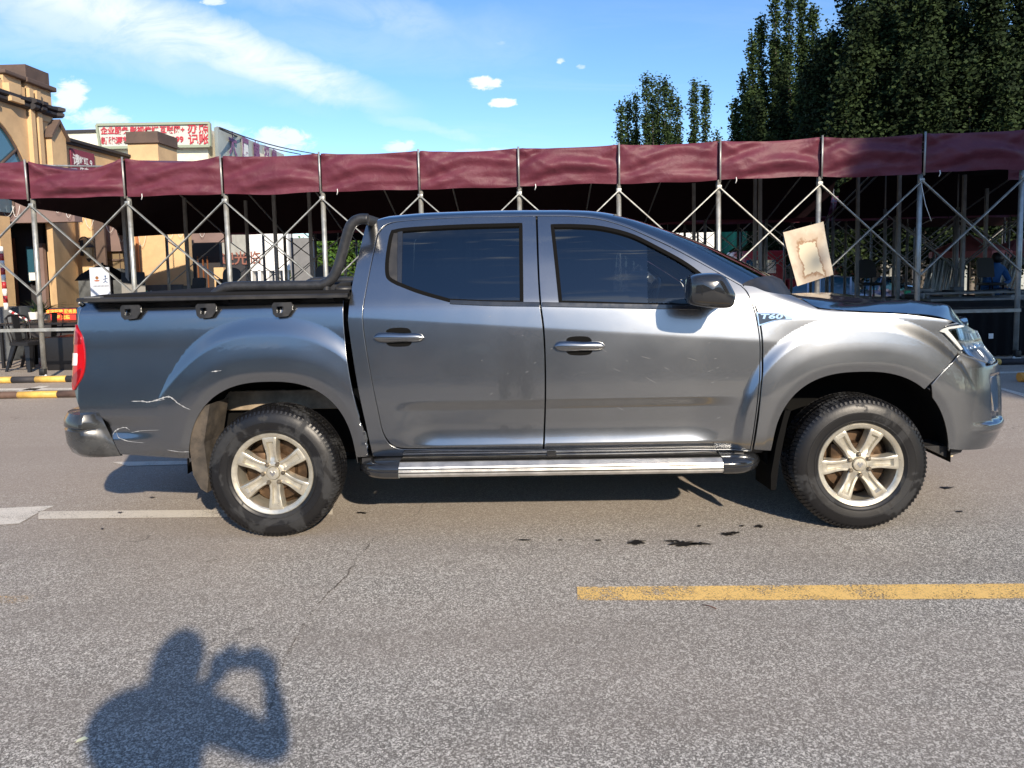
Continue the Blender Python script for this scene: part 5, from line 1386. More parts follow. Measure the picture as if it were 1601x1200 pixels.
def panel(name, poly, m, parent, holes=(), off=0.0, depth=0.024, lip=0.002, s=0.0155, sides=(0, 1), offf=None, label=None):
    """a sheet of bodywork following the body surface, with rolled edges; near and far side"""
    V, F = tri(poly, holes, s)
    o_ = off if offf is None else off + offf(V[:, 0], V[:, 1])
    P = np.array(surf(V[:, 0], V[:, 1], o_)).T
    N = snorm(V[:, 0], V[:, 1])
    if offf is not None:
        e = 0.002
        def S(u, z): return np.array(surf(u, z, off + offf(u, z)))
        a = (S(V[:, 0] + e, V[:, 1]) - S(V[:, 0] - e, V[:, 1])).T; b = (S(V[:, 0], V[:, 1] + e) - S(V[:, 0], V[:, 1] - e)).T
        N = np.cross(a, b); N /= np.linalg.norm(N, axis=1)[:, None] + 1e-12
    verts = [P]; norms = [N]; faces = [F]; base = len(V)
    for loop, sign in [(poly, 1)] + [(h, -1) for h in holes]:
        q = np.array(loop); a2 = np.sum(q[:, 0] * np.roll(q[:, 1], -1) - np.roll(q[:, 0], -1) * q[:, 1])
        if a2 < 0: q = q[::-1]
        t = np.roll(q, -1, 0) - np.roll(q, 1, 0); t /= np.linalg.norm(t, axis=1)[:, None] + 1e-12
        o2 = np.c_[t[:, 1], -t[:, 0]] * sign
        n = snorm(q[:, 0], q[:, 1])
        p0 = np.array(surf(q[:, 0], q[:, 1], off + (0 if offf is None else offf(q[:, 0], q[:, 1])))).T
        q1 = q + o2 * lip
        d3 = np.array(surf(q[:, 0] + o2[:, 0] * .01, q[:, 1] + o2[:, 1] * .01)).T - np.array(surf(q[:, 0], q[:, 1])).T
        d3 -= n * np.sum(d3 * n, 1)[:, None]
        d3 /= np.linalg.norm(d3, axis=1)[:, None] + 1e-12
        p1 = p0 + d3 * lip - n * lip * 1.2
        p2 = p1 - n * depth
        m1 = n * 0.5 + d3; m1 /= np.linalg.norm(m1, axis=1)[:, None]
        k = len(q)
        verts += [p0, p1, p2]; norms += [n, m1, d3]
        i = np.arange(k); j = (i + 1) % k
        rows = []
        for r in range(2):
            A = base + r * k + i; B = base + r * k + j; C = base + (r + 1) * k + j; D = base + (r + 1) * k + i
            quads = np.c_[A, D, C, B] if sign > 0 else np.c_[A, B, C, D]
            rows += [quads[:, [0, 1, 2]], quads[:, [0, 2, 3]]]
        faces += rows; base += 3 * k
    V3 = np.concatenate(verts); N3 = np.concatenate(norms); F3 = np.concatenate(faces)
    res = []
    for sd in sides:
        v, n, f = V3.copy(), N3.copy(), F3.copy()
        if sd: v[:, 1] = 2 * YC - v[:, 1]; n[:, 1] *= -1; f = f[:, ::-1]
        me = bpy.data.meshes.new(name)
        me.vertices.add(len(v)); me.vertices.foreach_set('co', v.astype(np.float32).ravel())
        me.loops.add(len(f) * 3); me.loops.foreach_set('vertex_index', f.astype(np.int32).ravel())
        me.polygons.add(len(f)); me.polygons.foreach_set('loop_start', np.arange(0, len(f) * 3, 3, dtype=np.int32))
        me.polygons.foreach_set('use_smooth', np.ones(len(f), bool))
        me.update(calc_edges=True); me.validate()
        me.normals_split_custom_set_from_vertices([tuple(x) for x in n] if len(me.vertices) == len(n) else [tuple(x) for x in n][:len(me.vertices)])
        o = link(name, me, m, parent if not isinstance(parent, (list, tuple)) else parent[sd])
        if label: o['label'] = label
        res.append(o)
    return res

truck = empty('pickup_truck', ((WR + WF) / 2, YC, 0), 'gunmetal grey double cab pickup truck parked side-on in the foreground, rear corner scraped', 'pickup truck')

# ---- doors
rw_open = outline([[(613, 360), (609, 372), (604, 405), (604, 428), (609, 437), (621, 444)], [(621, 444), (655, 457), (702, 470.5)], [(702, 470.5), (760, 473), (817, 473.5)],
                   [(817, 473.5), (815.5, 349)], [(815.5, 349), (720, 351.5), (640, 356), (613, 360)]], 0.012)
fw_open = outline([[(862, 351), (868, 405), (875, 473.5)], [(875, 473.5), (1000, 477), (1096, 479)], [(1096, 479), (1118, 445)],
                   [(1118, 445), (1075, 412), (1027, 385), (985, 365), (940, 354), (900, 351), (862, 351)]], 0.012)
rear_door = outline([[(837, 338), (765, 339), (702.5, 341), (640, 345), (613, 349), (600, 356), (592, 366)], [(592, 366), (579, 424), (569, 479), (568.5, 505), (572.5, 537.6), (582, 593), (592, 641.6), (598.5, 671), (608, 689), (618, 697), (630, 700)],
                     [(630, 700), (740, 701), (848, 701)], [(848, 701), (850.5, 640), (850.7, 570), (848, 515), (843.3, 476), (840, 423.8), (837, 338)]])
front_door = outline([[(841, 338), (843.6, 423.8), (847, 476), (851.8, 515), (854.2, 570), (854, 640), (851.8, 701)], [(851.8, 701), (1010, 701.5), (1172, 702)],
                      [(1172, 702), (1175, 687), (1180, 653), (1184.5, 613), (1187, 570), (1187, 533), (1182, 500), (1176, 478), (1167, 457), (1158, 447)],
                      [(1158, 447), (1107, 418), (1053, 389), (1010, 369), (975, 354), (935, 343), (890, 338.5), (841, 338)]])
rd = panel('rear_door', rear_door, M_paint, truck, holes=[rw_open], s=0.0085)
fd = panel('front_door', front_door, M_paint, truck, holes=[fw_open], s=0.0085)
def ringpoly(poly, d):
    q = np.array(poly); a2 = np.sum(q[:, 0] * np.roll(q[:, 1], -1) - np.roll(q[:, 0], -1) * q[:, 1])
    if a2 < 0: q = q[::-1]
    t = np.roll(q, -2, 0) - np.roll(q, 2, 0); t /= np.linalg.norm(t, axis=1)[:, None] + 1e-12
    return [tuple(p) for p in q - np.c_[t[:, 1], -t[:, 0]] * d]
for dr, op in ((rd, rw_open), (fd, fw_open)):
    panel('window_seal', ringpoly(op, -0.004), M_rub, dr, holes=[ringpoly(op, 0.013)], off=0.002, depth=0.02)
# glass of the rear door: quarter trim, pane, sash bar
panel('quarter_trim', outline([[(607, 366), (605, 405), (606, 430), (612, 436), (623, 440)], [(623, 440), (624, 362)]]), M_blk, rd, off=-0.004, s=0.03)
panel('sash_bar', outline([[(622, 358), (621.5, 442)], [(627, 444), (629, 358)]]), M_gloss, rd, off=0.0, s=0.03)
panel('window_pane', ringpoly(rw_open, -0.001), M_tint, rd, off=-0.013, depth=0.003, s=0.04)
panel('window_pane', ringpoly(fw_open, -0.001), M_tint, [fd[0], fd[1]], off=-0.013, depth=0.003, s=0.04, holes=[outline([[(1012, 383), (1013, 474)], [(1096, 476), (1112, 446)], [(1112, 446), (1073, 417), (1040, 397), (1012, 383)]], 0.012)])
panel('clear_quarter_pane', outline([[(1012, 383), (1013, 474)], [(1096, 476), (1112, 446)], [(1112, 446), (1073, 417), (1040, 397), (1012, 383)]], 0.012), M_clear, [fd[0], fd[1]], off=-0.013, depth=0.003, s=0.04)
# belt mouldings
for dr, q in ((rd, [[(704, 468.5), (770, 471), (843, 472)], [(843.5, 478), (770, 477), (704, 474)]]), (fd, [[(848, 472), (960, 474.5), (1092, 477)], [(1090, 483), (960, 480.5), (848, 478)]])):
    panel('belt_moulding', outline(q), M_gloss, dr, off=0.008, s=0.03, depth=0.01)
# ---- cab side frame
E_pix = [(575, 350), (588, 345), (614, 342), (655, 338.5), (702, 336.5), (770, 334.5), (837, 334), (890, 334.5), (935, 338.5), (975, 349), (1012, 364.5), (1055, 385), (1107, 414), (1160, 444)]
E_uz = [uz(*p) for p in E_pix]
cab_out = outline([E_pix, [(1160, 444), (1161, 446), (1172, 456), (1180, 479), (1186, 500), (1190.5, 533), (1190.5, 570), (1188, 613), (1183, 653), (1178, 687), (1175, 705)], [(1175, 705), (1000, 709), (800, 711), (583, 713)],
                   [(583, 713), (578, 690), (559.5, 602.6), (546.5, 518), (545, 489), (551, 445), (563, 390), (572, 355), (575, 350)]])
doors_hole = outline([[(835, 336.5), (765, 338), (702.5, 339.5), (640, 343.5), (612, 347), (598, 354), (589.5, 365)], [(589.5, 365), (577, 424), (567, 479), (566.5, 505), (570.5, 537.6), (580, 593), (590, 641.6), (596.5, 672), (606, 692), (617, 700), (628, 703)],
                      [(628, 703), (850, 704), (1173.5, 704.2)], [(1173.5, 704.2), (1177.5, 687), (1182.5, 653), (1187, 613), (1189.3, 570), (1189.3, 533), (1184.3, 500), (1178.3, 478), (1169, 455.5), (1159, 445.3)],
                      [(1159, 445.3), (1107, 416), (1054, 387), (1011, 367), (975, 352), (935, 341), (890, 336.8), (835, 336.5)]])
panel('cab_side', cab_out, M_paint, truck, holes=[doors_hole], off=-0.001)
panel('b_pillar', outline([[(812, 336), (885, 336)], [(890, 704), (812, 704)]]), M_void, truck, off=-0.03, s=0.03)
for sd in (0, 1):
    MB().box((0.22, (YS + 0.13) if sd == 0 else 2 * YC - YS - 0.13, 0.445), (2.05, 0.10, 0.06), bev=0.01).build('rocker_sill', M_blk, truck, auto=40)
# ---- bed side
def arch(xw, A, B, a0, a1, n=40, zlow=0.40):
    pts = []
    for k in range(n + 1):
        t = PI * k / n
        c, s = math.cos(t), math.sin(t)
        pts.append((xw - A * math.copysign(abs(c) ** (2 / 2.5), c), WZ + B * s ** (2 / 2.5)))
    return pts
ra_ = arch(WR, 0.462, 0.505, 0, 0); fa_ = arch(WF, 0.470, 0.500, 0, 0)
def U3(p): return (p[0], p[1], 0)
bed = outline([[U3((-2.600, uz(125, 474)[1] - 0.002)), (130, 473.6), (180, 471.5), (256.7, 470), (400, 467.5), (537, 466)], [(537, 466), (537.5, 520), (545.5, 586.7), (556.7, 636.7), (572, 686.7), (578, 711)],
               [U3((WR + .462, 0.44)), U3((WR + .462, 0.40))] + [U3(p) for p in ra_[::-1][2:-2]] + [U3((WR - .462, 0.42))],
               [(303, 716), (240, 713), (178, 709)], [(178, 711), (160, 708), (140, 690), (130, 662), (124, 636)], [(124, 636), (117, 610)],
               [(117, 610), (127, 594), (133.5, 572), (132.5, 540), (126, 518), (114, 508)], [U3((-2.602, uz(114, 508)[1] + 0.012)), U3((-2.600, uz(125, 474)[1] - 0.006))]])
panel('bed_side', bed, M_paint, truck, s=0.0085)
lamp = outline([[(114.5, 509.5), (125, 518.5), (131.5, 540), (132.3, 572), (126, 593), (118, 608)], [U3((uz(118, 608)[0] - 0.02, uz(118, 608)[1] - 0.005)), U3((-2.585, 0.90)), U3((-2.605, 1.0)), U3((-2.605, 1.1)), U3((-2.598, uz(114, 509)[1] + .006))]])
lm = panel('tail_lamp', lamp, M_red, truck, off=0.010, depth=0.04)
panel('lamp_band', outline([[U3((-2.585, uz(120, 552)[1])), (123, 552)], [(122.5, 570), U3((-2.585, uz(120, 571)[1]))]]), mat('white_lens', (0.72, 0.70, 0.72), 0.15, coat=1.0), lm, off=0.014, depth=0.01, s=0.03)
panel('dark_lens_band', outline([[(116, 513), (124, 521), (129, 537)], [U3((-2.58, uz(120, 538)[1])), U3((-2.58, uz(120, 518)[1]))]]), M_red2, lm, off=0.0125, depth=0.01, s=0.03)
panel('dark_lens_band', outline([[(112, 590), (129, 575)], [(129, 575), (125, 592), (119, 605)]]), M_red2, lm, off=0.0125, depth=0.01, s=0.03)
MB().box((-2.485, YC, 0.98), (0.04, 1.62, 0.60), bev=0.012).build('tailgate', M_paint, truck, auto=30)
MB().box((-2.45, YC, 0.60), (0.02, 1.7, 0.16)).build('rear_valance', M_blk, truck)
# rear bumper
g = MB(); prof = [(0.12, 0.77), (0.10, 0.755), (0.0, 0.74), (-0.055, 0.735), (-0.075, 0.70), (-0.078, 0.665), (-0.064, 0.655), (-0.075, 0.645), (-0.070, 0.57), (-0.05, 0.52), (-0.02, 0.495), (0.02, 0.49), (0.04, 0.56)]
path = [(-2.30, YS + 0.045), (-2.40, YS + 0.038), (-2.47, YS + 0.055), (-2.53, YS + 0.10), (-2.565, YS + 0.19), (-2.58, YS + 0.4), (-2.59, YC)]
path = [(p.x, p.y) for p in cr([(a, b, 0) for a, b in path], 5)]
path += [(x, 2 * YC - y) for x, y in path[::-1][1:]]
rows = []
for i, (x, y) in enumerate(path):
    a = path[max(i - 1, 0)]; b = path[min(i + 1, len(path) - 1)]
    tx, ty = b[0] - a[0], b[1] - a[1]; l = math.hypot(tx, ty); nx, ny = ty / l, -tx / l
    if i < 3 or i > len(path) - 4: pass
    k_ = max(0, 1 - min(i, len(path) - 1 - i) / 7)
    rows.append([(x + nx * d - (z - 0.53) * 0.42 * k_ + 0.0 * k_ + 0.03, y + ny * d * (1 if d > 0 else min(1, 0.15 + 0.85 * min(i, len(path) - 1 - i) / 7)) + (0.004 if i < len(path) / 2 else -0.004) * (k_ > .99), z - 0.03) for d, z in prof])
g.grid(rows); g.build('rear_bumper', mat('scuffed_bumper_plastic', (0.03, 0.032, 0.034), 0.24, coat=0.6, var=0.3, vscale=8, dirt=(0.13, 0.13, 0.13), dirt_amt=0.25), truck, auto=50)
# ---- front fender, bumper, lamps
fender = outline([[(1179, 702), (1182, 687), (1187, 653), (1191, 613), (1194, 570), (1193.5, 533), (1189, 500), (1181, 476), (1171, 456), (1163, 446)],
                  [(1163, 446), (1178, 448), (1197, 455.5), (1217, 459), (1237, 461)], [(1237, 461), (1256, 470), (1279, 483)],
                  [(1279, 483), (1343, 488), (1416.6, 491.5), (1490, 501)], [(1490, 501), (1480, 508), (1467, 517.5)],
                  [(1467, 517.5), (1480, 532), (1496, 550)], [(1496, 553), (1475, 578), (1455, 598)]] +
                 [[U3(p) for p in fa_[::-1] if p[1] < uz(1455, 598)[1] + .9 and (p[0] < uz(1455, 598)[0] - 0.01)][:-2] + [U3((WF - .470, 0.44))]])
panel('front_fender', fender, M_paint, truck, s=0.0085)
bc = uz(1455, 601)
fbump = outline([[(1500, 555), (1540, 567)], [U3((uz(1540, 567)[0], 0.865)), U3((2.75, 0.875)), U3((UF, 0.88))], [U3((UF, 0.42)), U3((2.8, 0.41)), U3((2.55, 0.415)), U3((2.35, 0.425)), U3((WF + .472, 0.435))],
                 [U3(p) for p in fa_[::-1] if p[0] > bc[0] + 0.005][1:], [(1457, 601), (1477, 579), (1500, 555)]])
def bumpf(u, z):
    return -0.02 * sm(2.46, 2.50, u) * sm(0.56, 0.58, z) * (1 - sm(0.80, 0.82, z)) * (1 - sm(2.62, 2.66, u)) - 0.05 * sm(2.72, 2.74, u) * sm(0.5, 0.52, z) * (1 - sm(0.84, 0.86, z)) \
        + 0.012 * sm(2.3, 2.45, u) * (1 - sm(0.555, 0.57, z)) * sm(0.51, 0.53, z)
panel('front_bumper', fbump, M_paint, truck, offf=bumpf)
panel('fog_lamp_bezel', outline([[U3((2.47, 0.80)), U3((2.62, 0.81))], [U3((2.64, 0.60)), U3((2.52, 0.62))]], 0.012), M_chrome, truck, off=-0.012, s=0.02)
panel('grille', outline([[U3((2.62, 1.03)), U3((UF, 1.05))], [U3((UF, 0.885)), U3((2.62, 0.875))]], 0.012), M_blk, truck, off=-0.01, s=0.03)
hl = outline([[(1468, 517), (1485, 509.5), (1503, 505)], [(1503, 505), U3((2.45, 1.058)), U3((2.60, 1.045))], [U3((2.61, 0.885)), U3((2.50, 0.872))], [(1530, 562), (1508, 555), (1488, 537), (1468, 517)]])
hb = panel('headlight', hl, M_lampb, truck, off=-0.035, depth=0.01)
panel('lens_cover', ringpoly(hl, 0.002), M_lens, hb, off=-0.003, depth=0.03)
panel('chrome_reflector', outline([[(1481, 519), (1507, 511)], [U3((2.50, 1.03)), U3((2.52, 1.00))], [(1522, 534), (1497, 531)]]), M_chrome, hb, off=-0.026, depth=0.004, s=0.02)
panel('chrome_reflector', outline([[(1501, 536), (1520, 540)], [U3((2.53, 0.94)), U3((2.51, 0.895))], [(1524, 557), (1511, 552)]]), M_chrome, hb, off=-0.028, depth=0.004, s=0.02)
panel('light_strip', outline([[(1472, 518), (1486, 512), (1510, 508)], [(1512, 510), (1487, 514)], [(1485, 516), (1509, 546)], [(1506, 547), (1480, 520)]]), M_white, hb, off=-0.018, depth=0.004, s=0.02)
for y_ in (0.955,):
    for uu in (2.50, 2.56):
        q = surf(uu, y_, -0.03)
        mb = MB(); mb.lathe([(0.002, -0.02), (0.02, -0.016), (0.03, 0.0), (0.034, 0.012)], (float(q[0]) - 0.01, float(q[1]) + 0.01, y_), 'Y', 20)
        mb.build('projector_lens', M_chrome, hb[0])
# ---- hood
hood_pix = [(1240, 460), (1258, 469), (1281, 480.5), (1343, 485.5), (1416.6, 489), (1470, 495)]
H = [Vector([float(c) for c in surf(*uz(*p))]) for p in hood_pix]
H += [Vector((2.50, YS + 0.36, 1.035)), Vector((2.575, YS + 0.52, 1.02))]
Hc = cr(H, 5)
M0, M1 = Vector((1.52, YC, 1.215)), Vector((2.63, YC, 1.03))
rows = []; n = len(Hc)
for i, e in enumerate(Hc):
    s_ = i / (n - 1)
    m_ = Vector((M0.x + (M1.x - M0.x) * s_ ** 0.9, YC, max(e.z - 0.012, float(np.interp(e.x, [at(p, 460, 4.15).x for p in (1240, 1306, 1380, 1453, 1501, 1541)], [1.195, 1.212, 1.211, 1.182, 1.150, 1.085])))))
    r_ = []
    for k in range(41):
        t = 0.5 - 0.5 * math.cos(PI * k / 40); a = abs(1 - 2 * t)
        w1 = 1 - a ** 12; w2 = float(np.clip((1 - a) / 0.30, 0, 1)); w2 = w2 * (1.25 - 0.25 * w2 ** 3) if w2 < 0.9 else 1 - (1 - min(1, (1 - a) / 0.36)) ** 2 * 0.2; w2 = min(w2, 1.0)
        sh = 0.0
        r_.append((e.x + (m_.x - e.x) * w2, e.y + (2 * YC - 2 * e.y) * t, e.z + sh * w1 + (m_.z - e.z - sh) * w2))
    rows.append(r_)
MB().grid(rows).build('hood', M_paint, truck)
# ---- roof with windscreen
Ec = cr([Vector([float(c) for c in surf(a, b, -0.001)]) for a, b in E_uz], 6)
rows = []; XH = 0.47
for i, e in enumerate(Ec):
    fwd = 0.30 * float(sm(0.2, 1.3, e.x)) + 0.04
    rs = (0.016 + 0.016 * float(sm(0.1, 0.8, e.x))) * float(sm(-0.92, -0.80, e.x)) + 0.005
    rise = 0.022 * (1 - float(sm(0.3, 1.2, e.x)))
    fw1 = 0.035 * float(sm(0.4, 0.9, e.x))
    r_ = []
    for k in range(61):
        t = 0.5 - 0.5 * math.cos(PI * k / 60); a = abs(1 - 2 * t)
        w1 = 1 - a ** 16; w2 = 1 - a ** 2.3
        r_.append((e.x + fw1 * w1 + fwd * w2, e.y + (2 * YC - 2 * e.y) * t, e.z + rs * w1 + rise * w2))
    rows.append(r_)
ih = min(range(len(Ec)), key=lambda i: abs(Ec[i].x - XH))
g = MB().grid(rows[:ih + 1])
g.grid([r[:9] for r in rows[ih:]]); g.grid([r[-9:] for r in rows[ih:]])
g.build('roof', M_paint, truck, recalc=True)
ws = MB().grid([[Vector(p) + Vector((-0.004, 0, -0.004)) for p in r[8:-8]] for r in rows[ih:]]).build('windscreen', M_clear, truck)
MB().grid([[Vector(p) + Vector((-0.03, 0, -0.03)) for p in r] for r in rows[:ih + 1]]).build('headliner', M_seat, truck)
cw = rows[-1]
MB().grid([cw, [(p[0] + 0.06, p[1], p[2] - 0.03) for p in cw], [(max(p[0] + 0.2, 1.45), p[1], 1.12) for p in cw]]).build('cowl_panel', M_blk, truck)
MB().box((1.2, YC, 1.12), (0.45, 1.45, 0.14), bev=0.05).build('dashboard', M_dash, truck, auto=40)
# rear wall of cab
rowsb = []
for (px_, py_) in ((575, 350), (563, 390), (551, 445), (545.5, 489), (546.5, 518), (559.5, 602.6), (580, 705)):
    q = surf(*uz(px_, py_), -0.003)
    x, y, z = [float(c) for c in q]
    rowsb.append([(x + 0.004, y + 0.01, z), (x + 0.01, y + 0.04, z), (x + 0.006, YC, z), (x + 0.01, 2 * YC - y - 0.04, z), (x + 0.004, 2 * YC - y - 0.01, z)])
MB().grid([[(x + 0.02, y_, z) for x, y_, z in r] for r in rowsb]).build('cab_rear_wall', M_void, truck, auto=40)
# far interior, floor
MB().box((0.2, YC, 0.60), (2.0, 1.66, 0.25)).build('cab_floor', M_void, truck)
for xs, ys in ((0.28, YC - 0.38), (0.28, YC + 0.38)):
    s_ = MB(); s_.box((xs, ys, 0.90), (0.5, 0.5, 0.16), bev=0.05)
    s_.box((xs - 0.30, ys, 1.17), (0.13, 0.48, 0.52), rot=Matrix.Rotation(R(-14), 3, 'Y'), bev=0.05)
    so = s_.build('front_seat', M_seat, truck, auto=50)
    MB().box((xs - 0.385, ys, 1.50), (0.09, 0.26, 0.17), bev=0.035).build('headrest', M_seat, so, auto=50)
MB().box((-0.62, YC, 1.13), (0.14, 1.3, 0.55), rot=Matrix.Rotation(R(-12), 3, 'Y'), bev=0.05).build('rear_seat', M_seat, truck, auto=50)
MB().tube([(0.83 + 0.07 * math.sin(a), YC + 0.38 + 0.185 * math.cos(a), 1.17 + 0.17 * math.sin(a)) for a in [2 * PI * k / 24 for k in range(24)]], 0.014, 8, closed=True).build('steering_wheel', M_blk, truck)
# ---- underbody and wheel wells
MB().box((0.15, YC, 0.50), (4.3, 1.0, 0.12), bev=0.01).build('underbody', M_void, truck)
MB().box((0.16, YC, 0.50), (2.0, 1.66, 0.12)).build('floor_pan', M_void, truck)
for xw, A, B in ((WR, 0.475, 0.52), (WF, 0.485, 0.515)):
    for sd in (0, 1):
        g = MB(); rws = []
        ap = arch(xw, A, B, 0, 0)
        ap = [(xw - A, 0.36)] + ap + [(xw + A, 0.36)]
        for dy_ in (0.05, 0.30, 0.42): rws.append([(x, YS + dy_, z) for x, z in ap])
        rws.append([(xw + (x - xw) * 0.02, YS + 0.43, 0.40 + (z - 0.40) * 0.02) for x, z in ap])
        g.grid(rws)
        if sd: g.v = [(x, 2 * YC - y, z) for x, y, z in g.v]
        g.build('wheel_arch_liner', M_void, truck)
MB().box((-1.55, YS + 0.40, 0.70), (1.3, 0.05, 0.115), bev=0.006).build('frame_rail', M_frame, truck)
g = MB()
for k in range(4): g.box((-1.75, YS + 0.33, 0.49 + 0.013 * k), (0.9 - 0.16 * k, 0.06, 0.010))
g.build('leaf_spring', M_frame, truck)
MB().tube([(WR, YS + 0.25, WZ), (WR, 2 * YC - YS - 0.25, WZ)], 0.045, 16).build('rear_axle', M_void, truck)
# shackle bracket and jounce block in the rear well
MB().box((-1.88, YS + 0.36, 0.62), (0.035, 0.10, 0.30), bev=0.004).box((-1.845, YS + 0.34, 0.50), (0.06, 0.06, 0.06), bev=0.008).build('spring_bracket', M_frame, truck)
MB().tube([(WF - 0.28, YS + 0.30, 0.70), (WF - 0.36, YS + 0.14, 0.72), (WF - 0.37, YS + 0.12, 0.60)], 0.012, 8).build('brake_hose', M_rub, truck)
MB().box((WF - 0.40, YS + 0.20, 0.585), (0.07, 0.05, 0.05), bev=0.01).build('body_mount', M_frame, truck)
MB().box((2.27, YS + 0.16, 0.40), (0.05, 0.04, 0.07), rot=Matrix.Rotation(R(12), 3, 'Y'), bev=0.004).build('tow_bracket', mat('cream_paint', (0.6, 0.52, 0.36), 0.6), truck)
MB().prism([(2.10, 0.44), (2.32, 0.435), (2.30, 0.40), (2.22, 0.375)], lambda x, z: (x, YS + 0.09, z), lambda x, z: (x, YS + 0.25, z)).build('lower_deflector', M_blk, truck)
# mud flaps
for x0, pp in ((0, [(305, 640), (300, 700), (305, 740), (317, 762), (327, 768), (329, 745), (322, 690), (331, 630)]), (1, [(1225, 640), (1212, 690), (1203, 740), (1203, 764), (1211, 763), (1216, 720), (1228, 660), (1234, 640)])):
    for sd in (0, 1):
        A_ = [(at(px, py, YS + 0.07).x, at(px, py, YS + 0.07).z) for px, py in pp]
        fy = (lambda v: v) if sd == 0 else (lambda v: 2 * YC - v)
        MB().prism(A_, lambda x, z: (x, fy(YS + 0.045), z), lambda x, z: (x + (0.02 if x0 == 0 else -0.02), fy(YS + 0.25), z)).build('mud_flap', M_flap if x0 == 0 else M_rub, truck)

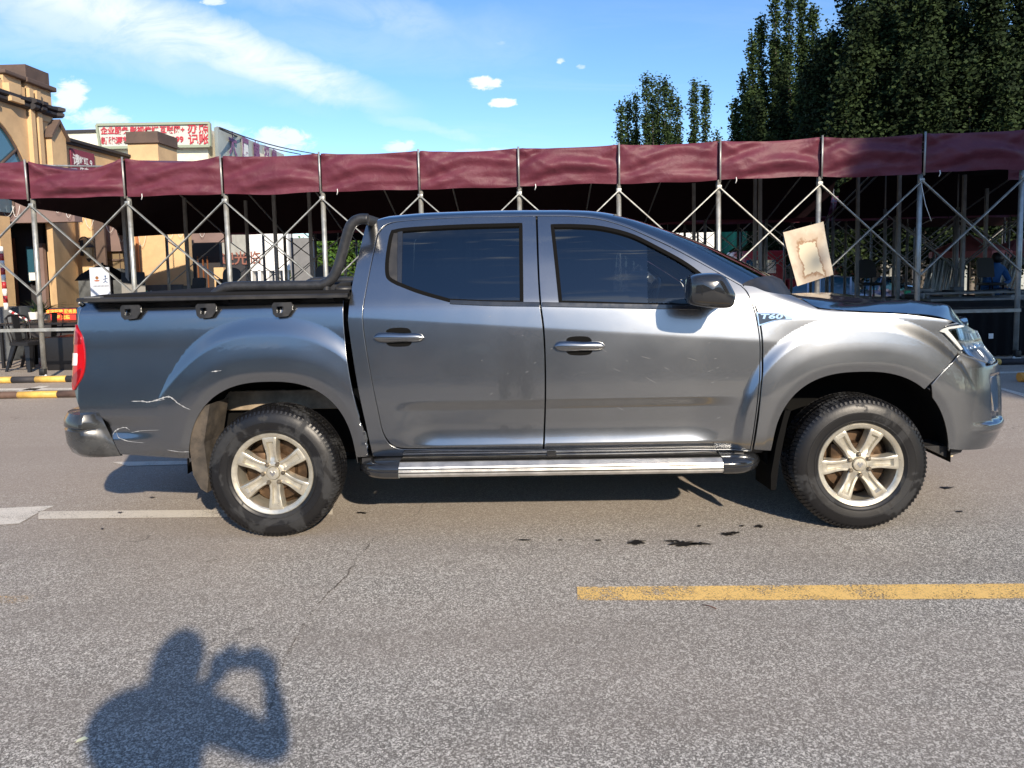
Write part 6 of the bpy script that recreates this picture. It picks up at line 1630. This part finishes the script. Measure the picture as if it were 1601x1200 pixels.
# ---- wheels
def make_wheel(xw, yout, phase, steer=0.0, far=False):
    t = empty('wheel', (0, 0, 0)); o = Vector((0, 0, 0))
    def P(name, mb, m, par, auto=None):
        return mb.build(name, m, par, auto=auto)
    # rim: barrel, lip, spokes
    g = MB()
    g.lathe([(0.200, 0.17), (0.198, 0.03), (0.203, 0.012), (0.214, 0.006), (0.222, 0.004), (0.226, 0.008), (0.228, 0.016), (0.222, 0.022)], o, n=72)
    g.lathe([(0.214, 0.0062), (0.203, 0.0125), (0.196, 0.020), (0.195, 0.05)], o, n=72)
    for k in range(6):
        a = phase + k * PI / 3
        ca, sa = math.cos(a), math.sin(a)
        rws = []
        rr = [0.045, 0.060, 0.075, 0.095, 0.12, 0.145, 0.165, 0.176, 0.188, 0.198, 0.206]
        for r_ in rr:
            w = 0.027 + 0.011 * float(sm(0.10, 0.20, r_)) + 0.004 * (1 - float(sm(0.05, 0.10, r_)))
            d0 = 0.028 - 0.016 * float(sm(0.05, 0.19, r_))
            gr = 0.015 * float(sm(0.066, 0.085, r_)) * (1 - float(sm(0.165, 0.178, r_)))
            en = 0.004 * float(sm(0.192, 0.206, r_))
            prof = [(-w - 0.006, d0 + 0.05), (-w - 0.004, d0 + 0.016), (-w, d0 + 0.001), (-w + 0.003, d0 - 0.001), (-w * 0.52, d0), (-w * 0.40, d0 + gr), (0, d0 + gr * 1.15), (w * 0.40, d0 + gr), (w * 0.52, d0), (w - 0.003, d0 - 0.001), (w, d0 + 0.001), (w + 0.004, d0 + 0.016), (w + 0.006, d0 + 0.05)]
            rws.append([(r_ * ca - q * sa, yy + en, r_ * sa + q * ca) for q, yy in prof])
        g.grid(rws)
    # hub
    g.lathe([(0.072, 0.055), (0.070, 0.034), (0.062, 0.028), (0.040, 0.026), (0.036, 0.030)], o, n=48)
    rim = P('rim', g, M_rim, t, auto=38)
    hc = MB(); hc.lathe([(0.0345, 0.035), (0.0345, 0.020), (0.032, 0.0165), (0.020, 0.0150), (0.0005, 0.0145)], o, n=36); cap = P('hub_cap', hc, M_rim, t, auto=40)
    em = MB(); tri_ = [(0.0, -0.016), (0.017, 0.004), (0.009, 0.015), (0.0, 0.006), (-0.009, 0.015), (-0.017, 0.004)]
    cpz = MB(); cpz.prism(tri_, lambda x, z: (x, 0.0125, z), lambda x, z: (x, 0.0165, z)); P('emblem', cpz, M_chrome, t)
    for k in range(6):
        a = phase + PI / 6 + k * PI / 3
        x, z = 0.056 * math.cos(a), 0.056 * math.sin(a)
        n_ = MB(); n_.lathe([(0.017, 0.036), (0.017, 0.028)], (x, 0, z), n=14)
        n_.lathe([(0.0125, 0.036), (0.0125, 0.016), (0.009, 0.011), (0.0005, 0.010)], (x, 0, z), n=6, smooth=False)
        P('lug_nut', n_, M_nut, t)
    # brake disc
    b = MB(); b.lathe([(0.165, 0.105), (0.165, 0.095), (0.115, 0.095), (0.105, 0.07), (0.02, 0.07)], o, n=48)
    b.lathe([(0.20, 0.15), (0.12, 0.14), (0.01, 0.14)], o, n=36)
    P('brake_disc', b, M_disc, t, auto=40)
    cl = MB(); cl.box((0.11 * math.cos(2.6), 0.085, 0.11 * math.sin(2.6)), (0.09, 0.05, 0.10), bev=0.015); P('brake_caliper', cl, M_disc, t, auto=40)
    # tyre
    y = MB()
    RT = 0.3625
    prof = [(0.214, 0.028), (0.222, 0.010), (0.232, 0.001), (0.240, -0.002), (0.2415, -0.004), (0.246, -0.004), (0.2475, -0.002), (0.262, -0.005), (0.280, -0.007), (0.281, -0.0085), (0.286, -0.0085), (0.287, -0.0065), (0.300, -0.004), (0.318, 0.001), (0.330, 0.007), (0.345, 0.018), (0.352, 0.034), (0.355, 0.06), (0.356, 0.125), (0.355, 0.19), (0.352, 0.216), (0.335, 0.238), (0.30, 0.25), (0.22, 0.235)]
    y.lathe(prof, o, n=120)
    nb = 88
    for row, (y0, y1, rin, rout, off_, sk) in enumerate([(0.012, 0.052, 0.341, 0.3625, 0, 0.10), (0.060, 0.094, 0.351, RT, 0.5, -0.12), (0.101, 0.143, 0.351, RT + 0.001, 0.2, 0.1), (0.150, 0.184, 0.351, RT, 0.7, -0.12), (0.192, 0.234, 0.341, 0.3625, 0.3, 0.1)]):
        for k in range(nb):
            a0 = 2 * PI * (k + off_) / nb; a1 = a0 + 2 * PI / nb * 0.74
            vs = []
            for aa, yy, rr_ in ((a0, y0, 0), (a1, y0, 0), (a1 + sk * 0.2, y1, 0), (a0 + sk * 0.2, y1, 0)):
                edge = (row == 0 and yy == y0) or (row == 4 and yy == y1)
                ro = (0.347 if edge else rout)
                vs.append((rin * math.cos(aa), yy + (0.012 if edge and row == 0 else 0) * 0, rin * math.sin(aa)))
                vs.append((ro * math.cos(aa), yy + (0.006 if edge and row == 0 else 0), ro * math.sin(aa)))
            y.add(vs, [(0, 1, 3, 2), (2, 3, 5, 4), (4, 5, 7, 6), (6, 7, 1, 0), (1, 7, 5, 3)])
        if row == 0:   # shoulder lugs down the sidewall edge
            for k in range(nb):
                a0 = 2 * PI * (k + 0.1) / nb; a1 = a0 + 2 * PI / nb * 0.45
                vs = []
                for aa in (a0, a1):
                    for rr_, yy in ((0.334, 0.0055), (0.349, 0.014), (0.349, 0.03), (0.334, 0.02)): vs.append((rr_ * math.cos(aa), yy, rr_ * math.sin(aa)))
                y.add(vs, [(0, 1, 5, 4), (1, 2, 6, 5), (0, 3, 2, 1), (4, 5, 6, 7)])
    ty = P('tyre', y, M_tyre, t, auto=35)
    # raised sidewall letters
    return t
tyre_txt = None
for xw, far, ph, st in ((WR, 0, R(-87), 0), (WF, 0, R(4), R(-1.0)), (WR, 1, R(20), 0), (WF, 1, R(50), R(-1.0))):
    t = make_wheel(xw, YS, ph)
    kids = [o for o in bpy.data.objects if o.parent == t]
    base = Matrix.Translation((xw, YS + 0.018 if not far else 2 * YC - YS - 0.018, WZ)) @ Matrix.Rotation((PI if far else 0) + st, 4, 'Z')
    for o in kids: o.data.transform(base)
    hub = [o for o in kids if o.name.startswith('rim')][0]
    hub.name = 'wheel'; hub.parent = truck; hub.matrix_parent_inverse = Matrix.Translation(truck.location).inverted()
    for o in kids:
        if o is not hub: o.parent = hub; o.matrix_parent_inverse = Matrix.Identity(4)
    bpy.data.objects.remove(t)

# ---- running boards
for sd in (0, 1):
    fy = (lambda v: v) if sd == 0 else (lambda v: 2 * YC - v)
    sec = [(0.16, 0.425), (0.03, 0.428), (-0.03, 0.424), (-0.065, 0.408), (-0.072, 0.392), (-0.070, 0.386), (-0.076, 0.383), (-0.074, 0.366), (-0.060, 0.352), (0.16, 0.350)]
    xa, xb = at(624, 730, YS - 0.05).x, at(1130, 730, YS - 0.05).x
    x0, x1 = at(557, 730, YS - 0.05).x, at(1196, 730, YS - 0.05).x
    g = MB(); g.grid([[(x, fy(YS + d), z) for d, z in sec] for x in (xa, xb)], smooth=False)
    rb = g.build('running_board', M_alu, truck)
    g = MB()
    for q in (0.398, 0.378): g.box(((xa + xb) / 2, fy(YS - 0.0735), q), (xb - xa, 0.006, 0.004))
    for q in (-0.02, 0.0, 0.02, 0.04): g.box(((xa + xb) / 2, fy(YS + q), 0.4285), (xb - xa, 0.006, 0.004))
    g.build('rubber_ribs', M_rub, rb)
    for e0, e1, sgn in ((x0, xa, -1), (x1, xb, 1)):
        rws = []
        for k in range(9):
            f = k / 8; x = e1 + (e0 - e1) * f
            sh = 1 - 0.55 * f ** 3
            rws.append([(x, fy(YS + 0.16 + (d * 1.05 - 0.16) * (1 - 0.5 * f ** 3.5)), 0.39 + (z - 0.39) * 1.12 * (1 - 0.45 * f ** 4)) for d, z in sec])
        g = MB(); g.grid(rws); g.f.append(tuple(len(g.v) - len(sec) + i for i in range(len(sec)))); g.mi.append(0); g.sm.append(False)
        g.build('end_cap', M_gloss, rb, auto=50)
    for x in (-0.9, 0.1, 1.1): MB().box((x, fy(YS + 0.18), 0.42), (0.05, 0.3, 0.03)).build('board_bracket', M_blk, rb)

# ---- tonneau cover, rails, sports bar
xl = at(126, 473, YS + .05).x; xr = at(545, 466, YS + .05).x
g = MB(); ztop = 1.305
def zrail(x): return 1.283 + 0.014 * (x - xl) / (xr - xl)
zl = at(140, 469, YS + 0.06).z; zr = at(537, 462, YS + 0.06).z
for sd in (0, 1):
    fy = (lambda v: v) if sd == 0 else (lambda v: 2 * YC - v)
    g = MB(); g.grid([[(x, fy(YS + d), z0 + h) for d, h in ((0.030, -0.008), (0.030, 0.006), (0.040, 0.013), (0.13, 0.013), (0.13, -0.02))] for x, z0 in ((xl - 0.01, zl), (xr, zr))], smooth=False)
    g.build('bed_rail_cap', M_blk, truck)
g = MB()
sec = [(0.075, 0.005), (0.075, 0.022), (0.085, 0.030), (0.14, 0.031), (0.6, 0.031), (HWID, 0.031)]
sec = [(d, h) for d, h in sec] + [(2 * HWID - d, h) for d, h in sec[::-1][1:]]
g.grid([[(x, YS + d, zl + (zr - zl) * (x - xl) / (xr - xl) + h * k) for d, h in sec] for x, k in ((xl + 0.0, 0.2), (xl + 0.03, 0.62), (xl + 0.09, 0.9), (xl + 0.16, 1), (xr, 1))])
g.build('bed_cover', M_cover, truck, auto=45)
MB().box(((xl + 0.07), YS + 0.062, zl + 0.014), (0.09, 0.05, 0.010), bev=0.004).build('cover_corner_cap', M_galvdark, truck, auto=40)
YB = YS + 0.14
bar_pts = [(333, 466), (338, 459), (350, 450.5), (368, 447.5), (430, 446.5), (490, 446), (506, 444), (520, 434), (529, 416), (537, 388), (545, 360), (552, 348), (562, 342.5), (576, 342)]
for sd in (0, 1):
    pts = [at(px, py, YB) for px, py in bar_pts]
    if sd: pts = [Vector((p.x, 2 * YC - p.y, p.z)) for p in pts]
    o = MB().tube(cr(pts, 5), 0.0285, 18).build('sports_bar', M_bar, truck)
    b = at(511, 462, YB)
    MB().tube([(b.x, pts[0].y, b.z - 0.02), (b.x, pts[0].y, b.z + 0.07)], 0.022, 12).box((b.x, pts[0].y, b.z - 0.01), (0.09, 0.09, 0.012), bev=0.003).build('bar_foot', M_bar, o, auto=40)
    f0 = at(345, 466, YB)
    MB().box((f0.x, pts[0].y, f0.z - 0.004), (0.10, 0.07, 0.012), bev=0.004).build('bar_foot', M_bar, o, auto=40)
a = at(508, 449, YB); MB().tube([(a.x + .03, YB, a.z), (a.x + .03, 2 * YC - YB, a.z)], 0.0255, 14).build('bar_crosspiece', M_bar, truck)
a = at(570, 342, YB); MB().tube([(a.x, YB, a.z), (a.x, 2 * YC - YB, a.z)], 0.0285, 14).build('bar_crosspiece', M_bar, truck)
a = at(548, 452, YB + .05); MB().tube([(at(508, 452, YB).x, YB + 0.05, a.z), (a.x + 0.02, YB + 0.05, a.z)], 0.018, 10).build('bar_brace', M_bar, truck)
# tie-down hooks
for (hx, hy) in ((209, 487.5), (326, 485.5), (444.5, 483.5)):
    u, z = uz(hx, hy)
    for sd in (0, 1):
        q = surf(u, z); cx, cy = float(q[0]), float(q[1])
        fy = (lambda v: v) if sd == 0 else (lambda v: 2 * YC - v)
        out = [(-0.056, 0.026), (-0.046, 0.040), (0.048, 0.040), (0.058, 0.026), (0.050, -0.002), (0.030, -0.034), (-0.034, -0.040), (-0.052, -0.022)]
        hole = [(-0.030, 0.018), (0.006, 0.020), (0.012, 0.008), (-0.004, -0.018), (-0.030, -0.016)]
        V, F = tri(list(resample(out + [out[0]], 0.01)[:-1].tolist()), [list(resample(hole + [hole[0]], 0.008)[:-1].tolist())], 0.02)
        g = MB(); n = len(V)
        g.add([(cx + a, fy(cy - 0.040 + abs(a) * 0.15), z + b) for a, b in V] + [(cx + a, fy(cy - 0.022), z + b) for a, b in V], [tuple(f) for f in F] + [tuple(int(i) + n for i in f[::-1]) for f in F])
        for lp in (out, hole): g.add([(cx + a, fy(cy - 0.040 + abs(a) * 0.15), z + b) for a, b in lp] + [(cx + a, fy(cy - 0.022), z + b) for a, b in lp], [(i, (i + 1) % len(lp), (i + 1) % len(lp) + len(lp), i + len(lp)) for i in range(len(lp))])
        g.box((cx + 0.022, fy(cy - 0.012), z + 0.014), (0.05, 0.035, 0.04), bev=0.006)
        g.build('tie_down_hook', M_bar, truck, auto=35)
# ---- door handles
for dr, pix in ((rd, (624, 527)), (fd, (906, 540.5))):
    u, z = uz(*pix)
    for sd in (0, 1):
        fy = (lambda v: v) if sd == 0 else (lambda v: 2 * YC - v)
        L = 0.135; rws = []
        for k in range(25):
            f = -1 + 2 * k / 24; x = f * L
            h = (0.029 if f < -0.35 else 0.029 - 0.003 * sm(-0.35, 0.2, f)) * (1 - abs(f) ** 6) ** 0.5
            w = 0.026 * (1 - f * f * 0.7) ** 0.5 + 0.004
            c = surf(u + x, z); yy = float(c[1]); zc_ = z - 0.0025 * f
            rws.append([(float(c[0]), fy(yy - 0.006 - w * math.cos(t) ** 0.8 if math.cos(t) > 0 else yy - 0.004), zc_ + float(h) * math.sin(t)) for t in np.linspace(-PI / 2, PI / 2, 11)])
        MB().grid(rws).build('door_handle', M_paint, dr[sd])
        c = surf(u, z)
        pit = [(u - 0.075, z + 0.010), (u - 0.055, z + 0.046), (u + 0.045, z + 0.047), (u + 0.072, z + 0.010), (u + 0.072, z - 0.010), (u + 0.050, z - 0.046), (u - 0.052, z - 0.045), (u - 0.075, z - 0.010)]
        pl = [tuple(p) for p in resample([tuple(p)[:2] for p in cr([(a_, b_, 0) for a_, b_ in pit], 4, closed=True)] + [pit[0]], 0.008)][:-1]
        panel('handle_recess_shade', pl, M_rub, dr, off=0.0012, depth=0.002, s=0.02, sides=(sd,))  # flat black patch, its colour standing for shade in the handle hollow
        MB().box((float(surf(u - 0.088, z)[0]), fy(float(c[1]) - 0.016), z), (0.0022, 0.016, 0.034)).build('keyhole_seam', M_rub, dr[sd])
# ---- door mirrors
def mirror_mesh():
    cx, cz_ = at(1108, 452, 3.70).x, at(1108, 452, 3.70).z
    out = [(1074, 440), (1079, 431), (1095, 427), (1120, 426.5), (1132, 432), (1143, 450), (1148, 463), (1144, 478), (1130, 481.5), (1100, 480), (1080, 476), (1073.5, 468), (1073, 452)]
    pts = cr([Vector((at(a, b, 3.71).x, at(a, b, 3.71).z, 0)) for a, b in out], 4, closed=True)
    return cx, cz_, pts
cx, cz_, mp = mirror_mesh()
for sd in (0, 1):
    fy = (lambda v: v) if sd == 0 else (lambda v: 2 * YC - v)
    rws = []
    for yy, sc_, dxx in ((3.615, 0.03, 0.0), (3.620, 0.45, 0.0), (3.632, 0.78, 0), (3.655, 0.93, 0), (3.70, 1.0, 0), (3.76, 0.98, 0.0), (3.81, 0.90, 0.01), (3.825, 0.80, 0.012), (3.828, 0.02, 0.012)):
        rws.append([(cx + dxx + (p.x - cx) * sc_, fy(yy), cz_ + (p.y - cz_) * sc_) for p in mp + [mp[0]]])
    mo = MB().grid(rws).build('door_mirror', M_gloss, fd[sd])
    A0 = at(1125, 474, 3.80); B0 = at(1120, 483, YS + .05)
    g = MB(); rws = []
    for f, h, wd in ((0, 0.035, 0.05), (0.5, 0.03, 0.06), (1, 0.035, 0.10)):
        y_ = 3.78 + (YS + 0.07 - 3.78) * f; zz = A0.z + (B0.z + .03 - A0.z) * f; xx = A0.x + (B0.x - A0.x) * f
        rws.append([(xx + wd / 2 * math.cos(t) * (1 if True else 0), fy(y_), zz + h / 2 * math.sin(t)) for t in np.linspace(0, 2 * PI, 13)])
    g.grid(rws).build('mirror_arm', M_blk, mo)
    g = MB(); g.add([(cx - 0.098, fy(3.67), cz_ - 0.055), (cx - 0.100, fy(3.80), cz_ - 0.055), (cx - 0.100, fy(3.80), cz_ + 0.055), (cx - 0.098, fy(3.67), cz_ + 0.055)], [(0, 1, 2, 3)])
    g.build('mirror_glass', M_chrome, mo)
# ---- fender badge
bz = outline([[(1183, 488), (1222, 488.5), (1232, 492), (1238, 497)], [(1238, 498.5), (1215, 500), (1186, 509)]], 0.008)
bo = panel('fender_badge', bz, M_chrome, truck, off=0.004, depth=0.004, s=0.02)
bi = outline([[(1185, 489.8), (1217, 490), (1225, 493), (1228, 496.5)], [(1228, 497.5), (1210, 500), (1187, 506.5)]], 0.008)
panel('badge_field', bi, M_gloss, bo, off=0.0055, depth=0.002, s=0.02)
tv, tf = text_mesh('T60', 0.052, 0.0, bold=0.0016)
for sd in (0, 1):
    u0, z0 = uz(1205.5, 494.5); c = surf(u0, z0, 0.008)
    me_ = MB(); e_ = []
    for v in tv:
        uu = u0 + v.x * 1.42 + v.y * 0.25; zz = z0 + v.y * 0.66 + 0.0 * v.x - 0.02 * (v.x)
        q = surf(uu, zz, 0.0075); e_.append((float(q[0]), float(q[1]) if sd == 0 else 2 * YC - float(q[1]), float(q[2])))
    me_.add(e_, tf).build('badge_lettering', M_chrome if False else M_chrome, bo[sd])
# ---- scrapes on the bed corner and doors
def scrape(pts, w, par, off=0.0012):
    m_ = M_scr if w > 0.0013 else M_scf
    P = [uz(*p) for p in pts]; c = cr([(a, b, 0) for a, b in P], 7); random.seed(len(pts) * 7 + int(pts[0][0]))
    up, lo = [], []
    for i, p in enumerate(c):
        f = math.sin(PI * i / (len(c) - 1)) ** 0.5
        k = w * f * (0.15 + 0.95 * random.random() ** 1.5) + 0.0004
        up.append((p.x, p.y + k)); lo.append((p.x, p.y - k * random.uniform(0.3, 1)))
    try: return panel('scrape', up + lo[::-1], m_, par, off=off, depth=0.0004, lip=0.0001, s=0.02, sides=(0,))
    except Exception as ex: print('scrape failed', ex)
scrape([(205, 627), (222, 627), (232, 628), (245, 625), (262, 620), (270, 623), (278, 630), (290, 637), (298, 640)], 0.0065, truck)
scrape([(228, 629), (240, 627), (258, 624)], 0.003, truck)
scrape([(176, 688), (177, 678), (184, 671), (196, 668), (203, 672)], 0.0045, truck)
scrape([(181, 672), (185, 683), (196, 688), (204, 690), (225, 692)], 0.003, truck)
scrape([(330, 581), (338, 580), (346, 579)], 0.004, truck)
scrape([(205, 676), (222, 673), (248, 672)], 0.0015, truck)
scrape([(262, 703), (280, 706), (296, 706)], 0.002, truck)
rnd = random.Random(5)
for k in range(9):
    x = rnd.gauss(1000, 55); y = rnd.gauss(572, 26); l = rnd.uniform(3, 16); sl = rnd.uniform(0.25, 0.6)
    scrape([(x, y), (x + l * .5, y + l * sl * .5), (x + l, y + l * sl)], 0.0005, fd[0], 0.0009)
for k in range(8):
    x = rnd.gauss(1108, 18); y = rnd.gauss(590, 28); l = rnd.uniform(2, 8)
    scrape([(x, y), (x + l * .5, y - l * .15), (x + l, y - l * .4)], rnd.uniform(0.0004, 0.0011), fd[0], 0.0009)
for k in range(9):
    x = rnd.gauss(800, 28); y = rnd.gauss(570, 24); l = rnd.uniform(2, 7)
    scrape([(x, y), (x + l * .5, y - l * .15), (x + l, y - l * .4)], rnd.uniform(0.0004, 0.0010), rd[0], 0.0009)
# ================================================================== PEOPLE
def skin_person(name, label, joints, edges, radii, mat_body, loc=(0, 0, 0), root=0):
    me = bpy.data.meshes.new(name); me.from_pydata([Vector(j) for j in joints], edges, [])
    o = bpy.data.objects.new(name, me); col.objects.link(o)
    md = o.modifiers.new('skin', 'SKIN'); md.use_smooth_shade = True
    for i, v in enumerate(me.skin_vertices[0].data): v.radius = radii[i] if isinstance(radii[i], tuple) else (radii[i], radii[i]); v.use_root = (i == root)
    sb = o.modifiers.new('sub', 'SUBSURF'); sb.levels = 2; sb.render_levels = 2
    dg = bpy.context.evaluated_depsgraph_get(); dg.update()
    nm = bpy.data.meshes.new_from_object(o.evaluated_get(dg)); o.modifiers.clear(); o.data = nm
    nm.materials.clear(); nm.materials.append(mat_body); o.name = name
    tag(o, label, 'person')
    return o
def hand(mb, base, dirv, palmn, side, curl=0.6, s=1.0):
    """palm with four fingers and a thumb as tapered tubes rooted inside the palm"""
    d = Vector(dirv).normalized(); n = Vector(palmn).normalized(); u = d.cross(n).normalized() * side; b = Vector(base)
    mb.tube([b, b + d * .045 * s, b + d * .085 * s], [.028 * s, .038 * s, .034 * s], 10)
    for k, (off, L) in enumerate(((-.028, .066), (-.010, .074), (.010, .069), (.028, .054))):
        p = b + d * .075 * s + u * off * s; pts = [p]; a = 0
        for seg in range(3):
            a += curl * (.5 + .3 * seg); dd = d * math.cos(a) + n * math.sin(a); pts.append(pts[-1] + dd * L / 3 * s * 1.25)
        mb.tube(pts, [.0092 * s, .0088 * s, .008 * s, .006 * s], 8)
    t0 = b + d * .03 * s - u * .03 * s; t1 = t0 + (d * .6 - u * .8).normalized() * .035 * s; t2 = t1 + (d * .9 + n * .3).normalized() * .03 * s
    mb.tube([t0, t1, t2], [.012 * s, .010 * s, .008 * s], 8)
M_jack = mat('dark_jacket_cloth', (0.03, 0.032, 0.04), 0.85, bump=0.2)
M_skin = mat('skin', (0.45, 0.28, 0.20), 0.5)
M_hair = mat('black_hair', (0.012, 0.010, 0.010), 0.5)
px_, py_ = -0.185, -0.310
J = [(px_, py_, .95), (px_, py_ - .01, 1.12), (px_, py_, 1.30), (px_ + .0, py_ + .01, 1.42), (px_ + .0, py_ + .05, 1.43), (px_ + .005, py_ + .10, 1.52),
     (px_ + .19, py_ + .02, 1.385), (px_ + .295, py_ + .25, 1.17), (px_ + .27, py_ + .29, 1.36),
     (px_ - .19, py_ + .02, 1.385), (px_ - .20, py_ + .20, 1.17), (px_ + .08, py_ + .28, 1.375),
     (px_ + .10, py_, .90), (px_ + .12, py_ + .02, .50), (px_ + .13, py_ - .02, .10), (px_ + .14, py_ + .12, .045),
     (px_ - .10, py_, .90), (px_ - .13, py_ + .02, .50), (px_ - .15, py_ - .02, .10), (px_ - .17, py_ + .12, .045)]
E_ = [(0, 1), (1, 2), (2, 3), (3, 4), (4, 5), (3, 6), (6, 7), (7, 8), (3, 9), (9, 10), (10, 11), (0, 12), (12, 13), (13, 14), (14, 15), (0, 16), (16, 17), (17, 18), (18, 19)]
Rr = [.15, .145, .165, .11, .06, .085, .072, .047, .032, .072, .047, .032, .095, .065, .047, .04, .095, .065, .047, .04]
ph = skin_person('person', 'person in dark clothes raising a phone, casting the shadow on the asphalt at lower left', J, E_, Rr, M_jack)
hc_ = Vector((px_ + .005, py_ + .10, 1.525))
g = MB(); rws = []
for i in range(17):
    f = PI * i / 16
    rws.append([hc_ + Vector(((.078 + .006 * math.sin(f)) * math.sin(f) * math.cos(t), .098 * math.sin(f) * math.sin(t) * (1 if math.sin(t) < 0 else 1.0) + (.012 if 0 < math.sin(t) else 0) * math.sin(f), .118 * math.cos(f) - (.012 if math.cos(f) < 0 else 0))) for t in np.linspace(0, 2 * PI, 25)])
g.grid(rws)
g.tube([hc_ + Vector((0, .098, .02)), hc_ + Vector((0, .125, -.022)), hc_ + Vector((0, .10, -.03))], [.008, .014, .008], 8)
g.tube([hc_ + Vector((.083, 0, .02)), hc_ + Vector((.092, -.005, 0)), hc_ + Vector((.083, 0, -.03))], .010, 6).tube([hc_ + Vector((-.083, 0, .02)), hc_ + Vector((-.092, -.005, 0)), hc_ + Vector((-.083, 0, -.03))], .010, 6)
fo = g.build('face', M_skin, ph)
for s in (-1, 1): MB().lathe([(.001, .010), (.008, .008), (.011, 0)], hc_ + Vector((s * .032, .098, .01)), 'Y', 12).build('eye', M_white, fo)
MB().tube([hc_ + Vector((-.024, .098, -.055)), hc_ + Vector((0, .106, -.057)), hc_ + Vector((.024, .098, -.055))], [.003, .006, .003], 6).build('mouth', mat('lips', (0.35, 0.12, 0.10), 0.5), fo)
g = MB(); g.grid([[hc_ + Vector((0, -.008, .008)) + (p - hc_) * 1.10 for p in rw] for rw in rws[:9]]); g.grid([[hc_ + Vector((0, -.012, 0)) + (p - hc_) * 1.09 for p in rw[12:]] for rw in rws[8:12]]); g.build('hair', M_hair, ph)
g = MB(); hand(g, (px_ + .27, py_ + .285, 1.355), (-.15, .10, 1), (-.6, -.1, 0), 1, .7); g.build('hand', M_skin, ph)
g = MB(); hand(g, (px_ + .08, py_ + .277, 1.37), (.12, .10, 1), (.6, -.1, 0), -1, .7); g.build('hand', M_skin, ph)
pho = MB().box((-0.002, -0.022, 1.435), (0.185, 0.009, 0.075), bev=0.004).build('phone', M_blackp, auto=40)
tag(pho, 'black phone held up in landscape by the person behind the viewpoint', 'phone')
# person in blue seated on the stage
bx, by = at(1549, 440, 14.2).x, 14.2
zs = at(1549, 458, 14.2).z
J = [(0, 0, 0), (0, -.02, .18), (0, -.05, .33), (0, -.10, .46), (0, -.14, .53), (0, -.17, .60), (.17, -.08, .40), (.21, -.22, .18), (.02, -.34, .14), (-.17, -.08, .40), (-.22, -.22, .18), (-.04, -.34, .12), (.11, -.02, -.02), (.14, -.40, 0.0), (.14, -.42, -.34), (.14, -.52, -.36), (-.11, -.02, -.02), (-.14, -.40, 0.0), (-.14, -.42, -.34), (-.14, -.52, -.36)]
J = [(x + bx, y + by, z + zs + 0.05) for x, y, z in J]
pb = skin_person('person', 'person in a blue shirt sitting bent forward among the tables at far right', J, E_, [.14, .14, .15, .10, .055, .08, .07, .045, .03, .07, .045, .03, .09, .065, .045, .04, .09, .065, .045, .04], mat('blue_shirt', (0.03, 0.13, 0.36), 0.8))
tag(MB().box((bx, by, (zs - .06 + 0.72) / 2 + 0.0), (.4, .4, abs(zs - .06 - .72)), bev=.02).build('black_stool', M_blackp, auto=40), 'black block stool under the person in blue', 'stool')
h0 = Vector(J[5]); g = MB(); g.lathe([(.001, .12), (.06, .105), (.09, .05), (.095, 0), (.08, -.06), (.04, -.08)], h0, 'Z', 16); g.build('hair', M_hair, pb)
for s in (-1, 1):
    g = MB(); hand(g, J[8 if s > 0 else 11], (-.5 * s, -.7, -.1), (0, 0, -1), s, .5, .95); g.build('hand', M_skin, pb)
